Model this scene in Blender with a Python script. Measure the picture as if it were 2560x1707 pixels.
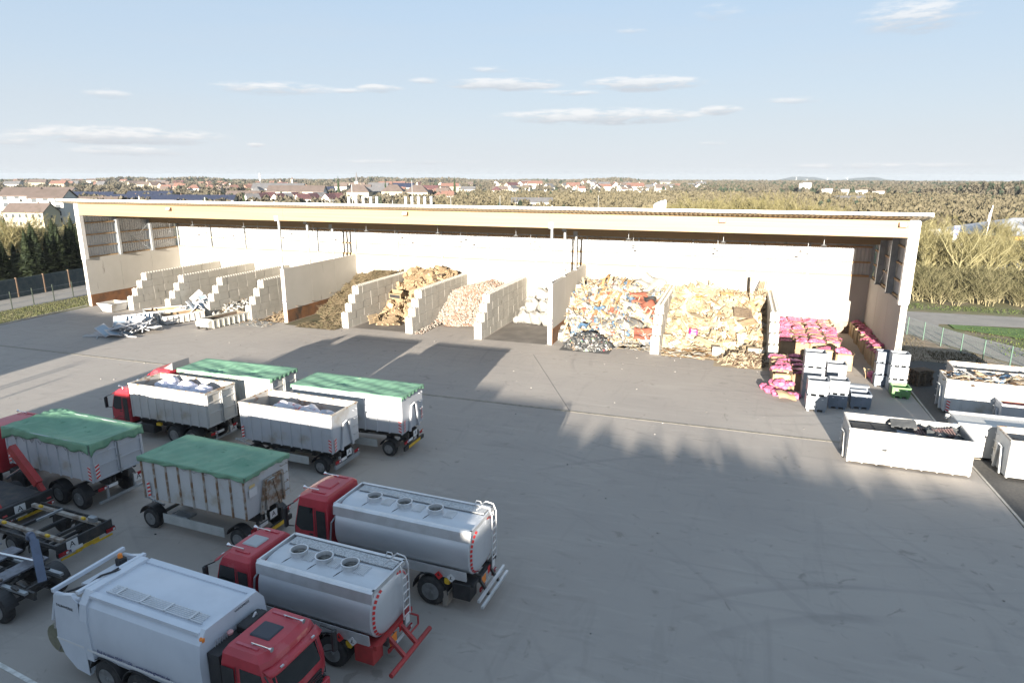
import bpy, math, random
from mathutils import Vector, Matrix
import numpy as np
rnd = random.Random(7)
for o in list(bpy.data.objects): bpy.data.objects.remove(o)
sc = bpy.context.scene
COL = sc.collection
R = math.radians
# ---------------------------------------------------------------- camera
cd = bpy.data.cameras.new('camera'); cam = bpy.data.objects.new('camera', cd); COL.objects.link(cam)
YAW, PITCH, ROLL = -.3261, -.2452, .0018
_f = Vector((math.sin(YAW)*math.cos(PITCH), math.cos(YAW)*math.cos(PITCH), math.sin(PITCH)))
_r = Vector((math.cos(YAW), -math.sin(YAW), 0)); _u = _r.cross(_f)
_r2 = _r*math.cos(ROLL)+_u*math.sin(ROLL); _u2 = -_r*math.sin(ROLL)+_u*math.cos(ROLL)
m = Matrix((( _r2.x,_u2.x,-_f.x,63.78),(_r2.y,_u2.y,-_f.y,-50.77),(_r2.z,_u2.z,-_f.z,13.41),(0,0,0,1)))
cam.matrix_world = m
cd.sensor_width = 36; cd.lens = 36*1657.3/2560; cd.clip_start = .3; cd.clip_end = 30000
sc.camera = cam
# ---------------------------------------------------------------- sky, sun, exposure
SUN = Vector((.10, -1, .162)).normalized()
w = bpy.data.worlds.new('World'); sc.world = w; w.use_nodes = True
N = w.node_tree.nodes; Lk = w.node_tree.links
for n in list(N): N.remove(n)
wo = N.new('ShaderNodeOutputWorld'); bg = N.new('ShaderNodeBackground'); sky = N.new('ShaderNodeTexSky')
sky.sky_type = 'NISHITA'; sky.sun_disc = False
sky.sun_elevation = math.asin(SUN.z); sky.sun_rotation = math.atan2(SUN.x, SUN.y)
sky.altitude = 200; sky.air_density = 1.0; sky.dust_density = 1.2; sky.ozone_density = 1.6
bg.inputs[1].default_value = .051
tc = N.new('ShaderNodeTexCoord'); sep = N.new('ShaderNodeSeparateXYZ'); Lk.new(tc.outputs['Generated'], sep.inputs[0])
def wm(op, a, b=None, c=None, clamp=False):
    n = N.new('ShaderNodeMath'); n.operation = op; n.use_clamp = clamp
    for i, v in enumerate((a, b, c)):
        if v is None: continue
        if isinstance(v, (int, float)): n.inputs[i].default_value = v
        else: Lk.new(v, n.inputs[i])
    return n.outputs[0]
az = wm('ARCTAN2', sep.outputs[0], sep.outputs[1]); el = wm('ARCSINE', sep.outputs[2])
cmb = N.new('ShaderNodeCombineXYZ'); Lk.new(wm('MULTIPLY', az, 9.0), cmb.inputs[0]); Lk.new(wm('MULTIPLY', el, 46.0), cmb.inputs[1])
no = N.new('ShaderNodeTexNoise'); no.inputs['Scale'].default_value = 2.6; no.inputs['Detail'].default_value = 9; no.inputs['Roughness'].default_value = .62
Lk.new(cmb.outputs[0], no.inputs['Vector'])
cmb2 = N.new('ShaderNodeCombineXYZ'); Lk.new(wm('MULTIPLY', az, 3.0), cmb2.inputs[0]); Lk.new(wm('MULTIPLY', el, 22.0), cmb2.inputs[1])
no2 = N.new('ShaderNodeTexNoise'); no2.inputs['Scale'].default_value = .9; no2.inputs['Detail'].default_value = 6; Lk.new(cmb2.outputs[0], no2.inputs['Vector'])
# low fair-weather clouds: azimuth, elevation, half width, half height (degrees), opacity
CL = []
def cl(px, py, wx, wy, op):
    d = _f*1657.3 + _r2*(px-1280) - _u2*(py-853.5); d.normalize()
    CL.append((math.atan2(d.x, d.y), math.asin(d.z), wx/1657.3, wy/1657.3, op))
for a in ((1260,212,150,17,.95),(1610,210,150,20,1),(1500,292,270,22,.95),(1800,276,55,13,.9),(690,222,150,18,.55),(950,222,60,12,.8),(300,340,230,22,.85),
          (330,378,130,14,.5),(50,352,90,16,.4),(1980,252,70,10,.35),(268,235,50,14,.35),(1230,175,60,9,.3),(1060,203,40,9,.4),(2290,40,120,42,.5),(1800,32,60,22,.22),
          (1580,77,40,9,.25),(640,362,22,7,.5),(1010,405,200,7,.35),(2190,415,330,8,.35),(1420,233,120,8,.4),(880,228,60,8,.45),(1770,360,50,6,.3)): cl(*a)
cov = None; num = None; den = None
for (a, e, wa, we, op) in CL:
    dx = wm('DIVIDE', wm('SUBTRACT', az, a), wa); dy = wm('DIVIDE', wm('SUBTRACT', el, e), we)
    r2 = wm('ADD', wm('MULTIPLY', dx, dx), wm('MULTIPLY', dy, dy))
    g = wm('MULTIPLY', wm('SUBTRACT', 1.0, r2, clamp=True), op)
    cov = g if cov is None else wm('MAXIMUM', cov, g)
    gd = wm('MULTIPLY', g, dy); num = gd if num is None else wm('ADD', num, gd); den = wm('ADD', g, .001) if den is None else wm('ADD', den, g)
dens = wm('SUBTRACT', wm('ADD', wm('MULTIPLY', cov, .9), wm('MULTIPLY', no.outputs[0], 4.6)), 2.15)
dens = wm('MULTIPLY', wm('MULTIPLY', dens, 1.15, clamp=True), wm('MULTIPLY', cov, 2.5, clamp=True))
veil = wm('MULTIPLY', wm('SUBTRACT', no2.outputs[0], .45, clamp=True), 1.1)
# shading inside a cloud: lighter tops, greyer bases
sh = wm('ADD', wm('MULTIPLY', wm('SUBTRACT', no.outputs[0], .5), 2.2), wm('ADD', wm('MULTIPLY', wm('DIVIDE', num, den), 1.1), .55), clamp=True)
def mixc(f, a, b):
    n = N.new('ShaderNodeMix'); n.data_type = 'RGBA'
    if isinstance(f, float): n.inputs[0].default_value = f
    else: Lk.new(f, n.inputs[0])
    for i, v in ((6, a), (7, b)):
        if isinstance(v, tuple): n.inputs[i].default_value = (*v, 1)
        else: Lk.new(v, n.inputs[i])
    return n.outputs[2]
ZEN = .58; SKYK = 1.0
# haze toward the horizon brightens and whitens the air
hz = wm('POWER', wm('SUBTRACT', 1.0, wm('ABSOLUTE', sep.outputs[2]), clamp=True), 6.0)
K = .158/.055
top = mixc(.85, sky.outputs[0], (.59*K, .81*K, 1.09*K))
base = mixc(wm('MULTIPLY', hz, .93), top, (1.06*K, 1.11*K, 1.15*K))
base = mixc(wm('MULTIPLY', veil, .45), base, (.93*K, .96*K, 1.0*K))
ccol = mixc(sh, (.80*K, .83*K, .89*K), (1.36*K, 1.34*K, 1.32*K))
fin = mixc(wm('MULTIPLY', dens, .66), base, ccol)
Lk.new(fin, bg.inputs[0]); Lk.new(bg.outputs[0], wo.inputs[0])
sd = bpy.data.lights.new('sun', 'SUN'); sun = bpy.data.objects.new('sun', sd); COL.objects.link(sun)
sun.rotation_euler = (-SUN).to_track_quat('-Z', 'Y').to_euler(); sun.location = (60, -200, 60)
sd.energy = 4.4; sd.angle = R(.5); sd.color = (1, .90, .76)
sc.view_settings.view_transform = 'Standard'; sc.view_settings.look = 'None'
sc.view_settings.exposure = 2.37; sc.view_settings.gamma = 1
sc.cycles.max_bounces = 7; sc.cycles.diffuse_bounces = 5; sc.cycles.volume_bounces = 0
# ---------------------------------------------------------------- materials
MATS = {}
def mat(name, c, c2=None, sc_=2.0, rough=.7, metal=0, lo=.42, hi=.62, st=(1, 1, 1), bump=0, det=5,
        spot=None, spot_s=1.5, spot_t=.62, spot_st=(1, 1, 1), spot2=None, spot2_s=.3, spot2_t=.6, coat=0, world=False, spec=.5):
    if name in MATS: return MATS[name]
    m = bpy.data.materials.new(name); m.use_nodes = True; nt = m.node_tree; n = nt.nodes; l = nt.links
    b = n['Principled BSDF']; b.inputs['Roughness'].default_value = rough; b.inputs['Metallic'].default_value = metal
    b.inputs['Coat Weight'].default_value = coat; b.inputs['Specular IOR Level'].default_value = spec
    b.inputs['Base Color'].default_value = (*c, 1); MATS[name] = m
    tc = n.new('ShaderNodeTexCoord')
    def noise(s, stv, detail=det):
        mp = n.new('ShaderNodeMapping'); mp.inputs['Scale'].default_value = stv
        if world:
            g = n.new('ShaderNodeNewGeometry'); l.new(g.outputs['Position'], mp.inputs[0])
        else: l.new(tc.outputs['Object'], mp.inputs[0])
        x = n.new('ShaderNodeTexNoise'); x.inputs['Scale'].default_value = s; x.inputs['Detail'].default_value = detail
        x.inputs['Roughness'].default_value = .6
        l.new(mp.outputs[0], x.inputs['Vector']); return x.outputs[0]
    def ramp(v, a, bb):
        r = n.new('ShaderNodeMapRange'); r.inputs[1].default_value = a; r.inputs[2].default_value = bb; l.new(v, r.inputs[0]); return r.outputs[0]
    def mx(f, a, bb):
        x = n.new('ShaderNodeMix'); x.data_type = 'RGBA'; l.new(f, x.inputs[0])
        for i, v in ((6, a), (7, bb)):
            if isinstance(v, tuple): x.inputs[i].default_value = (*v, 1)
            else: l.new(v, x.inputs[i])
        return x.outputs[2]
    col = c; fac = None
    if c2:
        fac = noise(sc_, st); col = mx(ramp(fac, lo, hi), c, c2)
    if spot: col = mx(ramp(noise(spot_s, spot_st, 7), spot_t, spot_t+.05), col, spot)
    if spot2: col = mx(ramp(noise(spot2_s, (1, 1, 1), 4), spot2_t, spot2_t+.16), col, spot2)
    if not isinstance(col, tuple): l.new(col, b.inputs['Base Color'])
    if bump:
        bp = n.new('ShaderNodeBump'); bp.inputs['Strength'].default_value = bump; bp.inputs['Distance'].default_value = .03
        l.new(fac if fac is not None else noise(sc_, st), bp.inputs['Height']); l.new(bp.outputs[0], b.inputs['Normal'])
    return m
def leafmat(name, c, c2, s=.5, rough=.8):
    m = mat(name, c, c2, sc_=s, rough=rough, lo=.35, hi=.65, world=True, spec=.2); return m
RUST = (.16, .07, .035)
concrete = mat('concrete', (.43, .415, .385), (.38, .365, .335), sc_=.35, lo=.35, hi=.7, rough=.85, spot=(.25, .235, .21), spot_s=.8, spot_t=.66, spot_st=(1, 1, .25), bump=.1)
blockm = mat('block_concrete', (0.403, 0.386, 0.353), (0.347, 0.336, 0.302), sc_=1.2, rough=.9, lo=.35, hi=.7, spot=(.24, .23, .20), spot_s=2.2, spot_t=.65, spot_st=(1, 1, .5), bump=.15)
rustplate = mat('rusty_steel_plate', (.19, .085, .035), (.12, .06, .03), sc_=1.1, rough=.8, spot=(.05, .035, .025), spot_s=.5, spot_t=.58, spot_st=(1, 1, .4), bump=.1)
cladm = mat('light_grey_cladding', (.46, .47, .48), (.42, .43, .44), sc_=.7, rough=.5, metal=.1)
glulam = mat('glued_timber', (.305, .215, .12), (.26, .178, .092), sc_=.8, st=(.12, 1, 9), rough=.6, lo=.35, hi=.65, spot=(.28, .18, .08), spot_s=2, spot_t=.68, spot_st=(.5, 1, 6))
timber = mat('timber_rail', (.40, .27, .14), (.34, .22, .11), sc_=1.2, st=(.2, .2, 4), rough=.7)
galv = mat('galvanised_steel', (.36, .38, .40), (.28, .30, .32), sc_=1.5, rough=.45, metal=.55)
whitem = mat('white_coated_metal', (.62, .61, .60), (.56, .55, .54), sc_=.8, rough=.45)
roofm = mat('roof_sheet', (.5, .5, .5), (.42, .42, .43), sc_=.5, rough=.5, metal=.2)
dark = mat('black_plastic', (.018, .018, .02), (.03, .03, .032), sc_=3, rough=.55)
rubber = mat('tyre_rubber', (.022, .022, .024), (.045, .043, .042), sc_=5, rough=.85)
chass = mat('chassis_black', (.028, .03, .034), (.06, .055, .05), sc_=3, rough=.6, spot=(.12, .08, .05), spot_s=3, spot_t=.64)
rimm = mat('wheel_rim_steel', (.30, .31, .32), (.20, .20, .20), sc_=4, rough=.4, metal=.6)
alum = mat('aluminium', (.60, .62, .65), (.52, .54, .57), sc_=.9, st=(.3, 1, 1), rough=.5, metal=.6)
alum2 = mat('bright_aluminium', (.66, .67, .69), (.58, .59, .60), sc_=2, rough=.45, metal=.6)
glass = mat('tinted_glass', (.012, .016, .018), rough=.06, spec=.8)
red = mat('red_truck_paint', (.43, .03, .045), (.36, .025, .038), sc_=1.3, rough=.45, coat=.3, spot=(.44, .07, .08), spot_s=1.1, spot_t=.6)
redf = mat('faded_red_paint', (.46, .10, .13), (.42, .07, .09), sc_=1.5, rough=.5, coat=.2, spot=(.30, .03, .035), spot_s=3, spot_t=.66)
reddull = mat('worn_red_paint', (.36, .035, .035), (.26, .03, .03), sc_=2, rough=.55, spot=(.5, .45, .42), spot_s=2.2, spot_t=.70)
lorryw = mat('grey_white_lorry_paint', (0.563, 0.602, 0.666), (0.512, 0.55, 0.614), sc_=.8, rough=.4, coat=.2)
signw = mat('sign_white', (.62, .62, .62), rough=.5)
signb = mat('sign_blue_letters', (.012, .018, .13), rough=.5)
black = mat('black_lettering', (.02, .02, .025), rough=.5)
warnr = mat('warning_red', (.55, .03, .03), rough=.4)
yellow = mat('yellow_marker', (.65, .42, .03), (.5, .3, .02), sc_=4, rough=.5)
orange = mat('orange_plate', (.75, .22, .03), rough=.45)
chrome = mat('chrome', (.75, .75, .77), rough=.15, metal=1)
tarp = mat('green_tarpaulin', (.13, .265, .175), (.16, .31, .205), sc_=1.2, rough=.65, spot=(.08, .20, .12), spot_s=1.6, spot_t=.62, bump=.3)
def contm(name, c, c2, t, s=1.6, t2=.75):
    return mat(name, c, c2, sc_=1.1, rough=.55, lo=.35, hi=.7, spot=RUST, spot_s=s, spot_t=t, spot_st=(1.6, 1.6, .7), spot2=(c[0]*.75, c[1]*.68, c[2]*.58), spot2_s=.9, spot2_t=.55)
cont_clean = contm('container_grey_paint', (.42, .435, .465), (.38, .395, .425), .74)
cont_white = contm('container_white_paint', (.48, .475, .465), (.43, .425, .415), .73)
cont_rusty = contm('container_rusty_white_paint', (.50, .51, .52), (.44, .45, .455), .69, 2.1)
cont_mid = contm('container_worn_paint', (.44, .44, .43), (.39, .39, .38), .69, 1.9)
rib_rust = mat('rust_streaked_rib', (.36, .34, .31), (.20, .12, .07), sc_=3, rough=.7, lo=.42, hi=.55)
rail_rust = mat('worn_top_rail', (.48, .45, .40), (.26, .15, .08), sc_=3.5, rough=.7, lo=.5, hi=.62)
inner_rust = mat('rusty_inside', (.40, .385, .365), (.22, .13, .085), sc_=1.6, rough=.8, lo=.53, hi=.68)
inner_red = mat('red_brown_inside', (.42, .20, .17), (.34, .15, .12), sc_=1.5, rough=.8)
greybin = mat('grey_plastic', (0.225, 0.247, 0.277), (0.195, 0.217, 0.247), sc_=2, rough=.5)
greybin2 = mat('dark_grey_plastic', (.15, .18, .23), (.12, .15, .19), sc_=2, rough=.5)
greenbin = mat('green_plastic', (0.112, 0.252, 0.091), (0.084, 0.196, 0.07), sc_=3, rough=.55)
bluebin = mat('blue_plastic', (.03, .06, .16), rough=.5)
card = mat('cardboard', (.36, .27, .165), (.30, .215, .125), sc_=2, rough=.85)
cardd = mat('dull_cardboard', (.26, .185, .115), (.20, .14, .085), sc_=2, rough=.85)
pink = mat('pink_film', (.42, .085, .165), (.50, .16, .26), sc_=3.5, rough=.35, lo=.4, hi=.6)
bagw = mat('white_woven_bag', (.25, .246, .235), (.15, .145, .135), sc_=2.2, rough=.6, bump=.6, lo=.5, hi=.72)
bagl = mat('lilac_white_bag', (.55, .55, .66), (.62, .62, .70), sc_=3, rough=.5, bump=.3)
palm = mat('pallet_wood', (.28, .205, .125), (.20, .15, .09), sc_=3, rough=.85)
palo = mat('old_pallet_wood', (0.13, 0.1, 0.07), (0.095, 0.07, 0.05), sc_=3, rough=.9)
w1 = mat('pale_wood', (.33, .275, .195), (.27, .215, .145), sc_=2, rough=.8)
w2 = mat('orange_brown_wood', (.25, .15, .07), (.20, .115, .05), sc_=2, rough=.75)
w3 = mat('white_laminate', (0.388, 0.375, 0.35), rough=.55)
w4 = mat('dark_brown_wood', (0.08, 0.05, 0.03), rough=.8)
bluew = mat('blue_plastic_waste', (0.0504, 0.109, 0.202), (0.105, 0.16, 0.218), sc_=3, rough=.5)
redw = mat('terracotta_carpet', (0.189, 0.063, 0.0405), (0.158, 0.0495, 0.0315), sc_=2, rough=.9)
greyw = mat('grey_foil', (0.072, 0.072, 0.072), (0.099, 0.099, 0.0945), sc_=2, rough=.7)
yelw = mat('yellow_board', (0.294, 0.21, 0.042), rough=.7)
mag = mat('magenta_box', (0.39, 0.012, 0.168), rough=.5)
pvc = mat('white_pvc', (0.434, 0.441, 0.462), (0.378, 0.385, 0.406), sc_=2, rough=.45)
pane = mat('pale_blue_pane', (.30, .38, .46), rough=.1)
rubblem = mat('rubble_stone', (.25, .225, .195), (.22, .15, .115), sc_=.45, rough=.9, lo=.44, hi=.56, world=True)
twig = mat('dry_cuttings', (.13, .10, .06), (.085, .068, .038), sc_=1, rough=.9, world=True)
greenc = mat('green_cuttings', (.075, .07, .032), (.10, .082, .045), sc_=1.2, rough=.9, world=True)
mud = mat('dark_mud', (.06, .05, .04), (.10, .08, .06), sc_=1.5, rough=.95)
# ---------------------------------------------------------------- mesh builder
class MB:
    def __init__(s, M=None): s.v = []; s.f = []; s.mi = []; s.M = M; s.k = 0
    def add(s, vs, fs, k=None, T=None):
        n = len(s.v)
        if T is not None: vs = [tuple(T @ Vector(v)) for v in vs]
        s.v += [tuple(v) for v in vs]; s.f += [tuple(n+i for i in f) for f in fs]; s.mi += [s.k if k is None else k]*len(fs); return s
    def box(s, x0, y0, z0, x1, y1, z1, k=None, T=None):
        v = [(x0,y0,z0),(x1,y0,z0),(x1,y1,z0),(x0,y1,z0),(x0,y0,z1),(x1,y0,z1),(x1,y1,z1),(x0,y1,z1)]
        return s.add(v, [(0,3,2,1),(4,5,6,7),(0,1,5,4),(1,2,6,5),(2,3,7,6),(3,0,4,7)], k, T)
    def bevbox(s, x0, y0, z0, x1, y1, z1, b=.03, k=None, T=None):
        # box with chamfered vertical and top edges
        def ring(z, i): return [(x0+i+b,y0+i,z),(x1-i-b,y0+i,z),(x1-i,y0+i+b,z),(x1-i,y1-i-b,z),(x1-i-b,y1-i,z),(x0+i+b,y1-i,z),(x0+i,y1-i-b,z),(x0+i,y0+i+b,z)]
        v = ring(z0, 0)+ring(z1-b, 0)+ring(z1, b)
        f = [tuple(range(7, -1, -1)), tuple(range(16, 24))]
        for L in (0, 8):
            for i in range(8): f.append((L+i, L+(i+1) % 8, L+8+(i+1) % 8, L+8+i))
        return s.add(v, f, k, T)
    def beam(s, a, b, w_, h_=None, k=None, up=(0, 0, 1)):
        a = Vector(a); b = Vector(b); h_ = h_ or w_; d = (b-a).normalized(); u = Vector(up)
        if abs(d.dot(u)) > .98: u = Vector((0, 1, 0))
        r = d.cross(u).normalized()*(w_/2); u = r.cross(d).normalized()*(h_/2)
        v = [p+q for p in (a, b) for q in (-r-u, r-u, r+u, -r+u)]
        return s.add(v, [(0,1,2,3),(7,6,5,4),(0,4,5,1),(1,5,6,2),(2,6,7,3),(3,7,4,0)], k)
    def cyl(s, a, b, r0, r1=None, n=12, k=None, cap=True):
        a = Vector(a); b = Vector(b); r1 = r0 if r1 is None else r1; d = (b-a).normalized()
        u = Vector((0, 0, 1)) if abs(d.z) < .9 else Vector((1, 0, 0)); x = d.cross(u).normalized(); y = d.cross(x)
        v = [a+(x*math.cos(2*math.pi*i/n)+y*math.sin(2*math.pi*i/n))*r0 for i in range(n)]+[b+(x*math.cos(2*math.pi*i/n)+y*math.sin(2*math.pi*i/n))*r1 for i in range(n)]
        f = [(i, i+n, (i+1) % n+n, (i+1) % n) for i in range(n)]
        if cap: f += [tuple(range(n)), tuple(range(2*n-1, n-1, -1))]
        return s.add(v, f, k)
    def tube(s, pts, r, n=8, k=None):
        for a, b in zip(pts, pts[1:]): s.cyl(a, b, r, n=n, k=k)
        return s
    def lathe(s, prof, c, ax='z', n=20, k=None):
        # prof: list of (radius, offset along axis)
        v = []; f = []
        for (r, o) in prof:
            for i in range(n):
                t = 2*math.pi*i/n; p, q = r*math.cos(t), r*math.sin(t)
                v.append({'z': (c[0]+p, c[1]+q, c[2]+o), 'y': (c[0]+p, c[1]+o, c[2]+q), 'x': (c[0]+o, c[1]+p, c[2]+q)}[ax])
        for j in range(len(prof)-1):
            for i in range(n):
                a, b = j*n+i, j*n+(i+1) % n
                f.append((a, b, b+n, a+n))
        f.append(tuple(range(n))); f.append(tuple(range(len(prof)*n-1, (len(prof)-1)*n-1, -1)))
        return s.add(v, f, k)
    def prism(s, poly, h0, h1, ax='z', k=None, T=None):
        # polygon in the plane across ax, extruded h0..h1;   ax 'y': poly=(x,z); ax 'x': poly=(y,z)
        g = {'z': lambda p, h: (p[0], p[1], h), 'y': lambda p, h: (p[0], h, p[1]), 'x': lambda p, h: (h, p[0], p[1])}[ax]
        n = len(poly); v = [g(p, h0) for p in poly]+[g(p, h1) for p in poly]
        f = [tuple(range(n-1, -1, -1)), tuple(range(n, 2*n))]+[(i, (i+1) % n, (i+1) % n+n, i+n) for i in range(n)]
        return s.add(v, f, k, T)
    def grid(s, nx, ny, fn, k=None, T=None):
        v = [fn(i/nx, j/ny) for j in range(ny+1) for i in range(nx+1)]
        f = [(j*(nx+1)+i, j*(nx+1)+i+1, (j+1)*(nx+1)+i+1, (j+1)*(nx+1)+i) for j in range(ny) for i in range(nx)]
        return s.add(v, f, k, T)
    def build(s, name, m, parent=None, smooth=False, auto=None, fix=True):
        me = bpy.data.meshes.new(name); me.from_pydata(s.v, [], s.f)
        ms = m if isinstance(m, (list, tuple)) else [m]
        for x in ms: me.materials.append(x)
        if len(ms) > 1: me.polygons.foreach_set('material_index', s.mi)
        if smooth: me.polygons.foreach_set('use_smooth', [True]*len(s.f))
        me.update()
        if fix:
            import bmesh
            bm = bmesh.new(); bm.from_mesh(me); bmesh.ops.recalc_face_normals(bm, faces=bm.faces); bm.to_mesh(me); bm.free()
        if auto:
            me.polygons.foreach_set('use_smooth', [True]*len(s.f)); me.set_sharp_from_angle(angle=R(auto))
        o = bpy.data.objects.new(name, me); COL.objects.link(o)
        if parent: o.parent = parent
        return o
def tag(o, label=None, cat=None, group=None, kind=None):
    for k, v in (('label', label), ('category', cat), ('group', group), ('kind', kind)):
        if v: o[k] = v
    return o
def thing(name, label, cat, loc=(0, 0, 0), rz=0, group=None):
    o = bpy.data.objects.new(name, None); COL.objects.link(o); o.location = loc; o.rotation_euler = (0, 0, R(rz)); o.empty_display_size = .3
    return tag(o, label, cat, group)
def dup(root, loc, rot=None, label=None, group=None, scale=None):
    c = root.copy(); COL.objects.link(c); c.location = loc
    if rot is not None: c.rotation_euler = rot
    if scale is not None: c.scale = scale if isinstance(scale, tuple) else (scale,)*3
    if label: c['label'] = label
    if group: c['group'] = group
    for ch in root.children:
        d = ch.copy(); COL.objects.link(d); d.parent = c; d.matrix_parent_inverse = ch.matrix_parent_inverse
        for g in ch.children:
            e = g.copy(); COL.objects.link(e); e.parent = d
    return c
def text(name, s, m, parent, loc, rot, size, sx=1.0):
    c = bpy.data.curves.new(name, 'FONT'); c.body = s; c.size = size; c.align_x = 'CENTER'; c.align_y = 'CENTER'; c.extrude = .002
    c.materials.append(m); t_ = bpy.data.objects.new(name, c)
    me = bpy.data.meshes.new_from_object(t_); me.name = name; bpy.data.objects.remove(t_); bpy.data.curves.remove(c)
    o = bpy.data.objects.new(name, me); COL.objects.link(o); o.location = loc; o.rotation_euler = rot; o.scale = (sx, 1, 1)
    if parent: o.parent = parent
    return o
FRONT = (R(90), 0, 0)
# ================================================================ ground, roads, yard
def hgt(x, y):
    r = math.hypot(x-40, y+10)
    if r < 95: return -.05
    z = -.05 - 2.0*min(1, (r-95)/250)
    z -= 2.5*min(1, max(0, (r-350)/1600))
    if r > 2300: z -= (r-2300)*.011
    return z
mb = MB(); rings = [0, 40, 80, 95, 130, 180, 260, 400, 650, 1000, 1500, 2100, 2600, 4000, 6000, 8000]; n = 72
vs = [(40, -10, -.05)]; fs = []
for j, r in enumerate(rings[1:]):
    for i in range(n):
        t = 2*math.pi*i/n; x, y = 40+r*math.cos(t), -10+r*math.sin(t); vs.append((x, y, hgt(x, y)))
for i in range(n): fs.append((0, 1+i, 1+(i+1) % n))
for j in range(len(rings)-2):
    a = 1+j*n; b = a+n
    for i in range(n): fs.append((a+i, b+i, b+(i+1) % n, a+(i+1) % n))
mb.add(vs, fs)
grassm = mat('field_ground', (.12, .11, .05), (.09, .11, .035), sc_=.02, rough=.95, world=True, spot=(.15, .125, .075), spot_s=.3, spot_t=.5)
tag(mb.build('ground', grassm), kind='structure')
# asphalt with tyre arcs, dark patches and worn paler lanes
am = bpy.data.materials.new('yard_asphalt'); am.use_nodes = True; nt = am.node_tree; n_ = nt.nodes; l_ = nt.links; b_ = n_['Principled BSDF']
g_ = n_.new('ShaderNodeNewGeometry')
def tex(scale, st=(1, 1, 1), rot=0, det=6, dist=0, ro=.6):
    mp = n_.new('ShaderNodeMapping'); mp.inputs['Scale'].default_value = st; mp.inputs['Rotation'].default_value = (0, 0, R(rot)); l_.new(g_.outputs['Position'], mp.inputs[0])
    x = n_.new('ShaderNodeTexNoise'); x.inputs['Scale'].default_value = scale; x.inputs['Detail'].default_value = det; x.inputs['Distortion'].default_value = dist; x.inputs['Roughness'].default_value = ro
    l_.new(mp.outputs[0], x.inputs['Vector']); return x.outputs[0]
def rmp(v, a, b, c=0., d=1.):
    r = n_.new('ShaderNodeMapRange'); r.inputs[1].default_value = a; r.inputs[2].default_value = b; r.inputs[3].default_value = c; r.inputs[4].default_value = d; l_.new(v, r.inputs[0]); return r.outputs[0]
def mxc(f, a, b):
    x = n_.new('ShaderNodeMix'); x.data_type = 'RGBA'; l_.new(f, x.inputs[0])
    for i, v in ((6, a), (7, b)):
        if isinstance(v, tuple): x.inputs[i].default_value = (*v, 1)
        else: l_.new(v, x.inputs[i])
    return x.outputs[2]
c = mxc(rmp(tex(.09, det=5), .35, .68), (0.323, 0.297, 0.271), (0.267, 0.245, 0.228))
c = mxc(rmp(tex(.5, st=(1, 3.5, 1), rot=35, dist=.6), .56, .70, 0, .45), c, (0.202, 0.189, 0.176))
c = mxc(rmp(tex(.35, st=(1, 5, 1), rot=-28, dist=1.2), .58, .72, 0, .45), c, (0.37, 0.34, 0.31))
c = mxc(rmp(tex(2.2, det=8), .64, .72, 0, .5), c, (0.163, 0.15, 0.142))
c = mxc(rmp(tex(.9, det=7, dist=1.5), .63, .70, 0, .55), c, (0.129, 0.116, 0.107))
c = mxc(rmp(tex(.16, st=(1, 6, 1), rot=20, dist=2.0), .55, .70, 0, .28), c, (0.387, 0.361, 0.331))
c = mxc(rmp(tex(.22, st=(7, 1, 1), rot=8, dist=1.0), .57, .70, 0, .3), c, (0.198, 0.185, 0.172))
c = mxc(rmp(tex(40, det=2), .3, .75, 0, .38), c, (0.396, 0.37, 0.335))
# tyre arcs: thin rings about two turning centres
for (cx, cy, r0, s) in ((46, -44, 1.0, 1.7), (64, -2, 1.0, 1.35), (72, -42, 1.0, 1.1)):
    vm = n_.new('ShaderNodeVectorMath'); vm.operation = 'DISTANCE'; l_.new(g_.outputs['Position'], vm.inputs[0]); vm.inputs[1].default_value = (cx, cy, 0)
    mm = n_.new('ShaderNodeMath'); mm.operation = 'MULTIPLY'; mm.inputs[1].default_value = s; l_.new(vm.outputs['Value'], mm.inputs[0])
    x = n_.new('ShaderNodeTexNoise'); x.noise_dimensions = '1D'; x.inputs['Scale'].default_value = 1.0; x.inputs['Detail'].default_value = 4; l_.new(mm.outputs[0], x.inputs['W'])
    a = rmp(x.outputs[0], .60, .76, 0, .34); bnd = rmp(tex(.13, det=2), .48, .62)
    q = n_.new('ShaderNodeMath'); q.operation = 'MULTIPLY'; l_.new(a, q.inputs[0]); l_.new(bnd, q.inputs[1])
    c = mxc(q.outputs[0], c, (0.202, 0.189, 0.181))
l_.new(c, b_.inputs['Base Color']); b_.inputs['Roughness'].default_value = .9; b_.inputs['Specular IOR Level'].default_value = .3
bp = n_.new('ShaderNodeBump'); bp.inputs['Strength'].default_value = .35; bp.inputs['Distance'].default_value = .01; l_.new(tex(60, det=3), bp.inputs['Height']); l_.new(bp.outputs[0], b_.inputs['Normal'])
asph = am
mb = MB(); mb.add([(.3, -9.6, 0), (.9, -26, 0), (2, -60, 0), (75.9, -60, 0), (75.3, -20, 0), (75.05, -9, 0), (74.9, -3, 0), (74.9, 12.4, 0), (-.3, 12.4, 0), (-.3, 0, 0)], [tuple(range(10))])
tag(mb.build('yard_pavement', asph), kind='structure')
stain = mat('damp_stained_floor', (.12, .11, .10), (.17, .155, .14), sc_=.6, rough=.7, world=True)
mb = MB(); mb.add([(44.1, -.1, .006), (49.6, -.1, .006), (49.6, 8.6, .006), (44.1, 8.6, .006)], [(0, 1, 2, 3)]); tag(mb.build('stained_bay_floor', stain), kind='structure')
mb = MB(); mb.add([(31.3, .1, .006), (36.7, .1, .006), (36.7, 9, .006), (31.3, 9, .006)], [(0, 1, 2, 3)]); tag(mb.build('dirty_bay_floor', stain), kind='structure')
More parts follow.
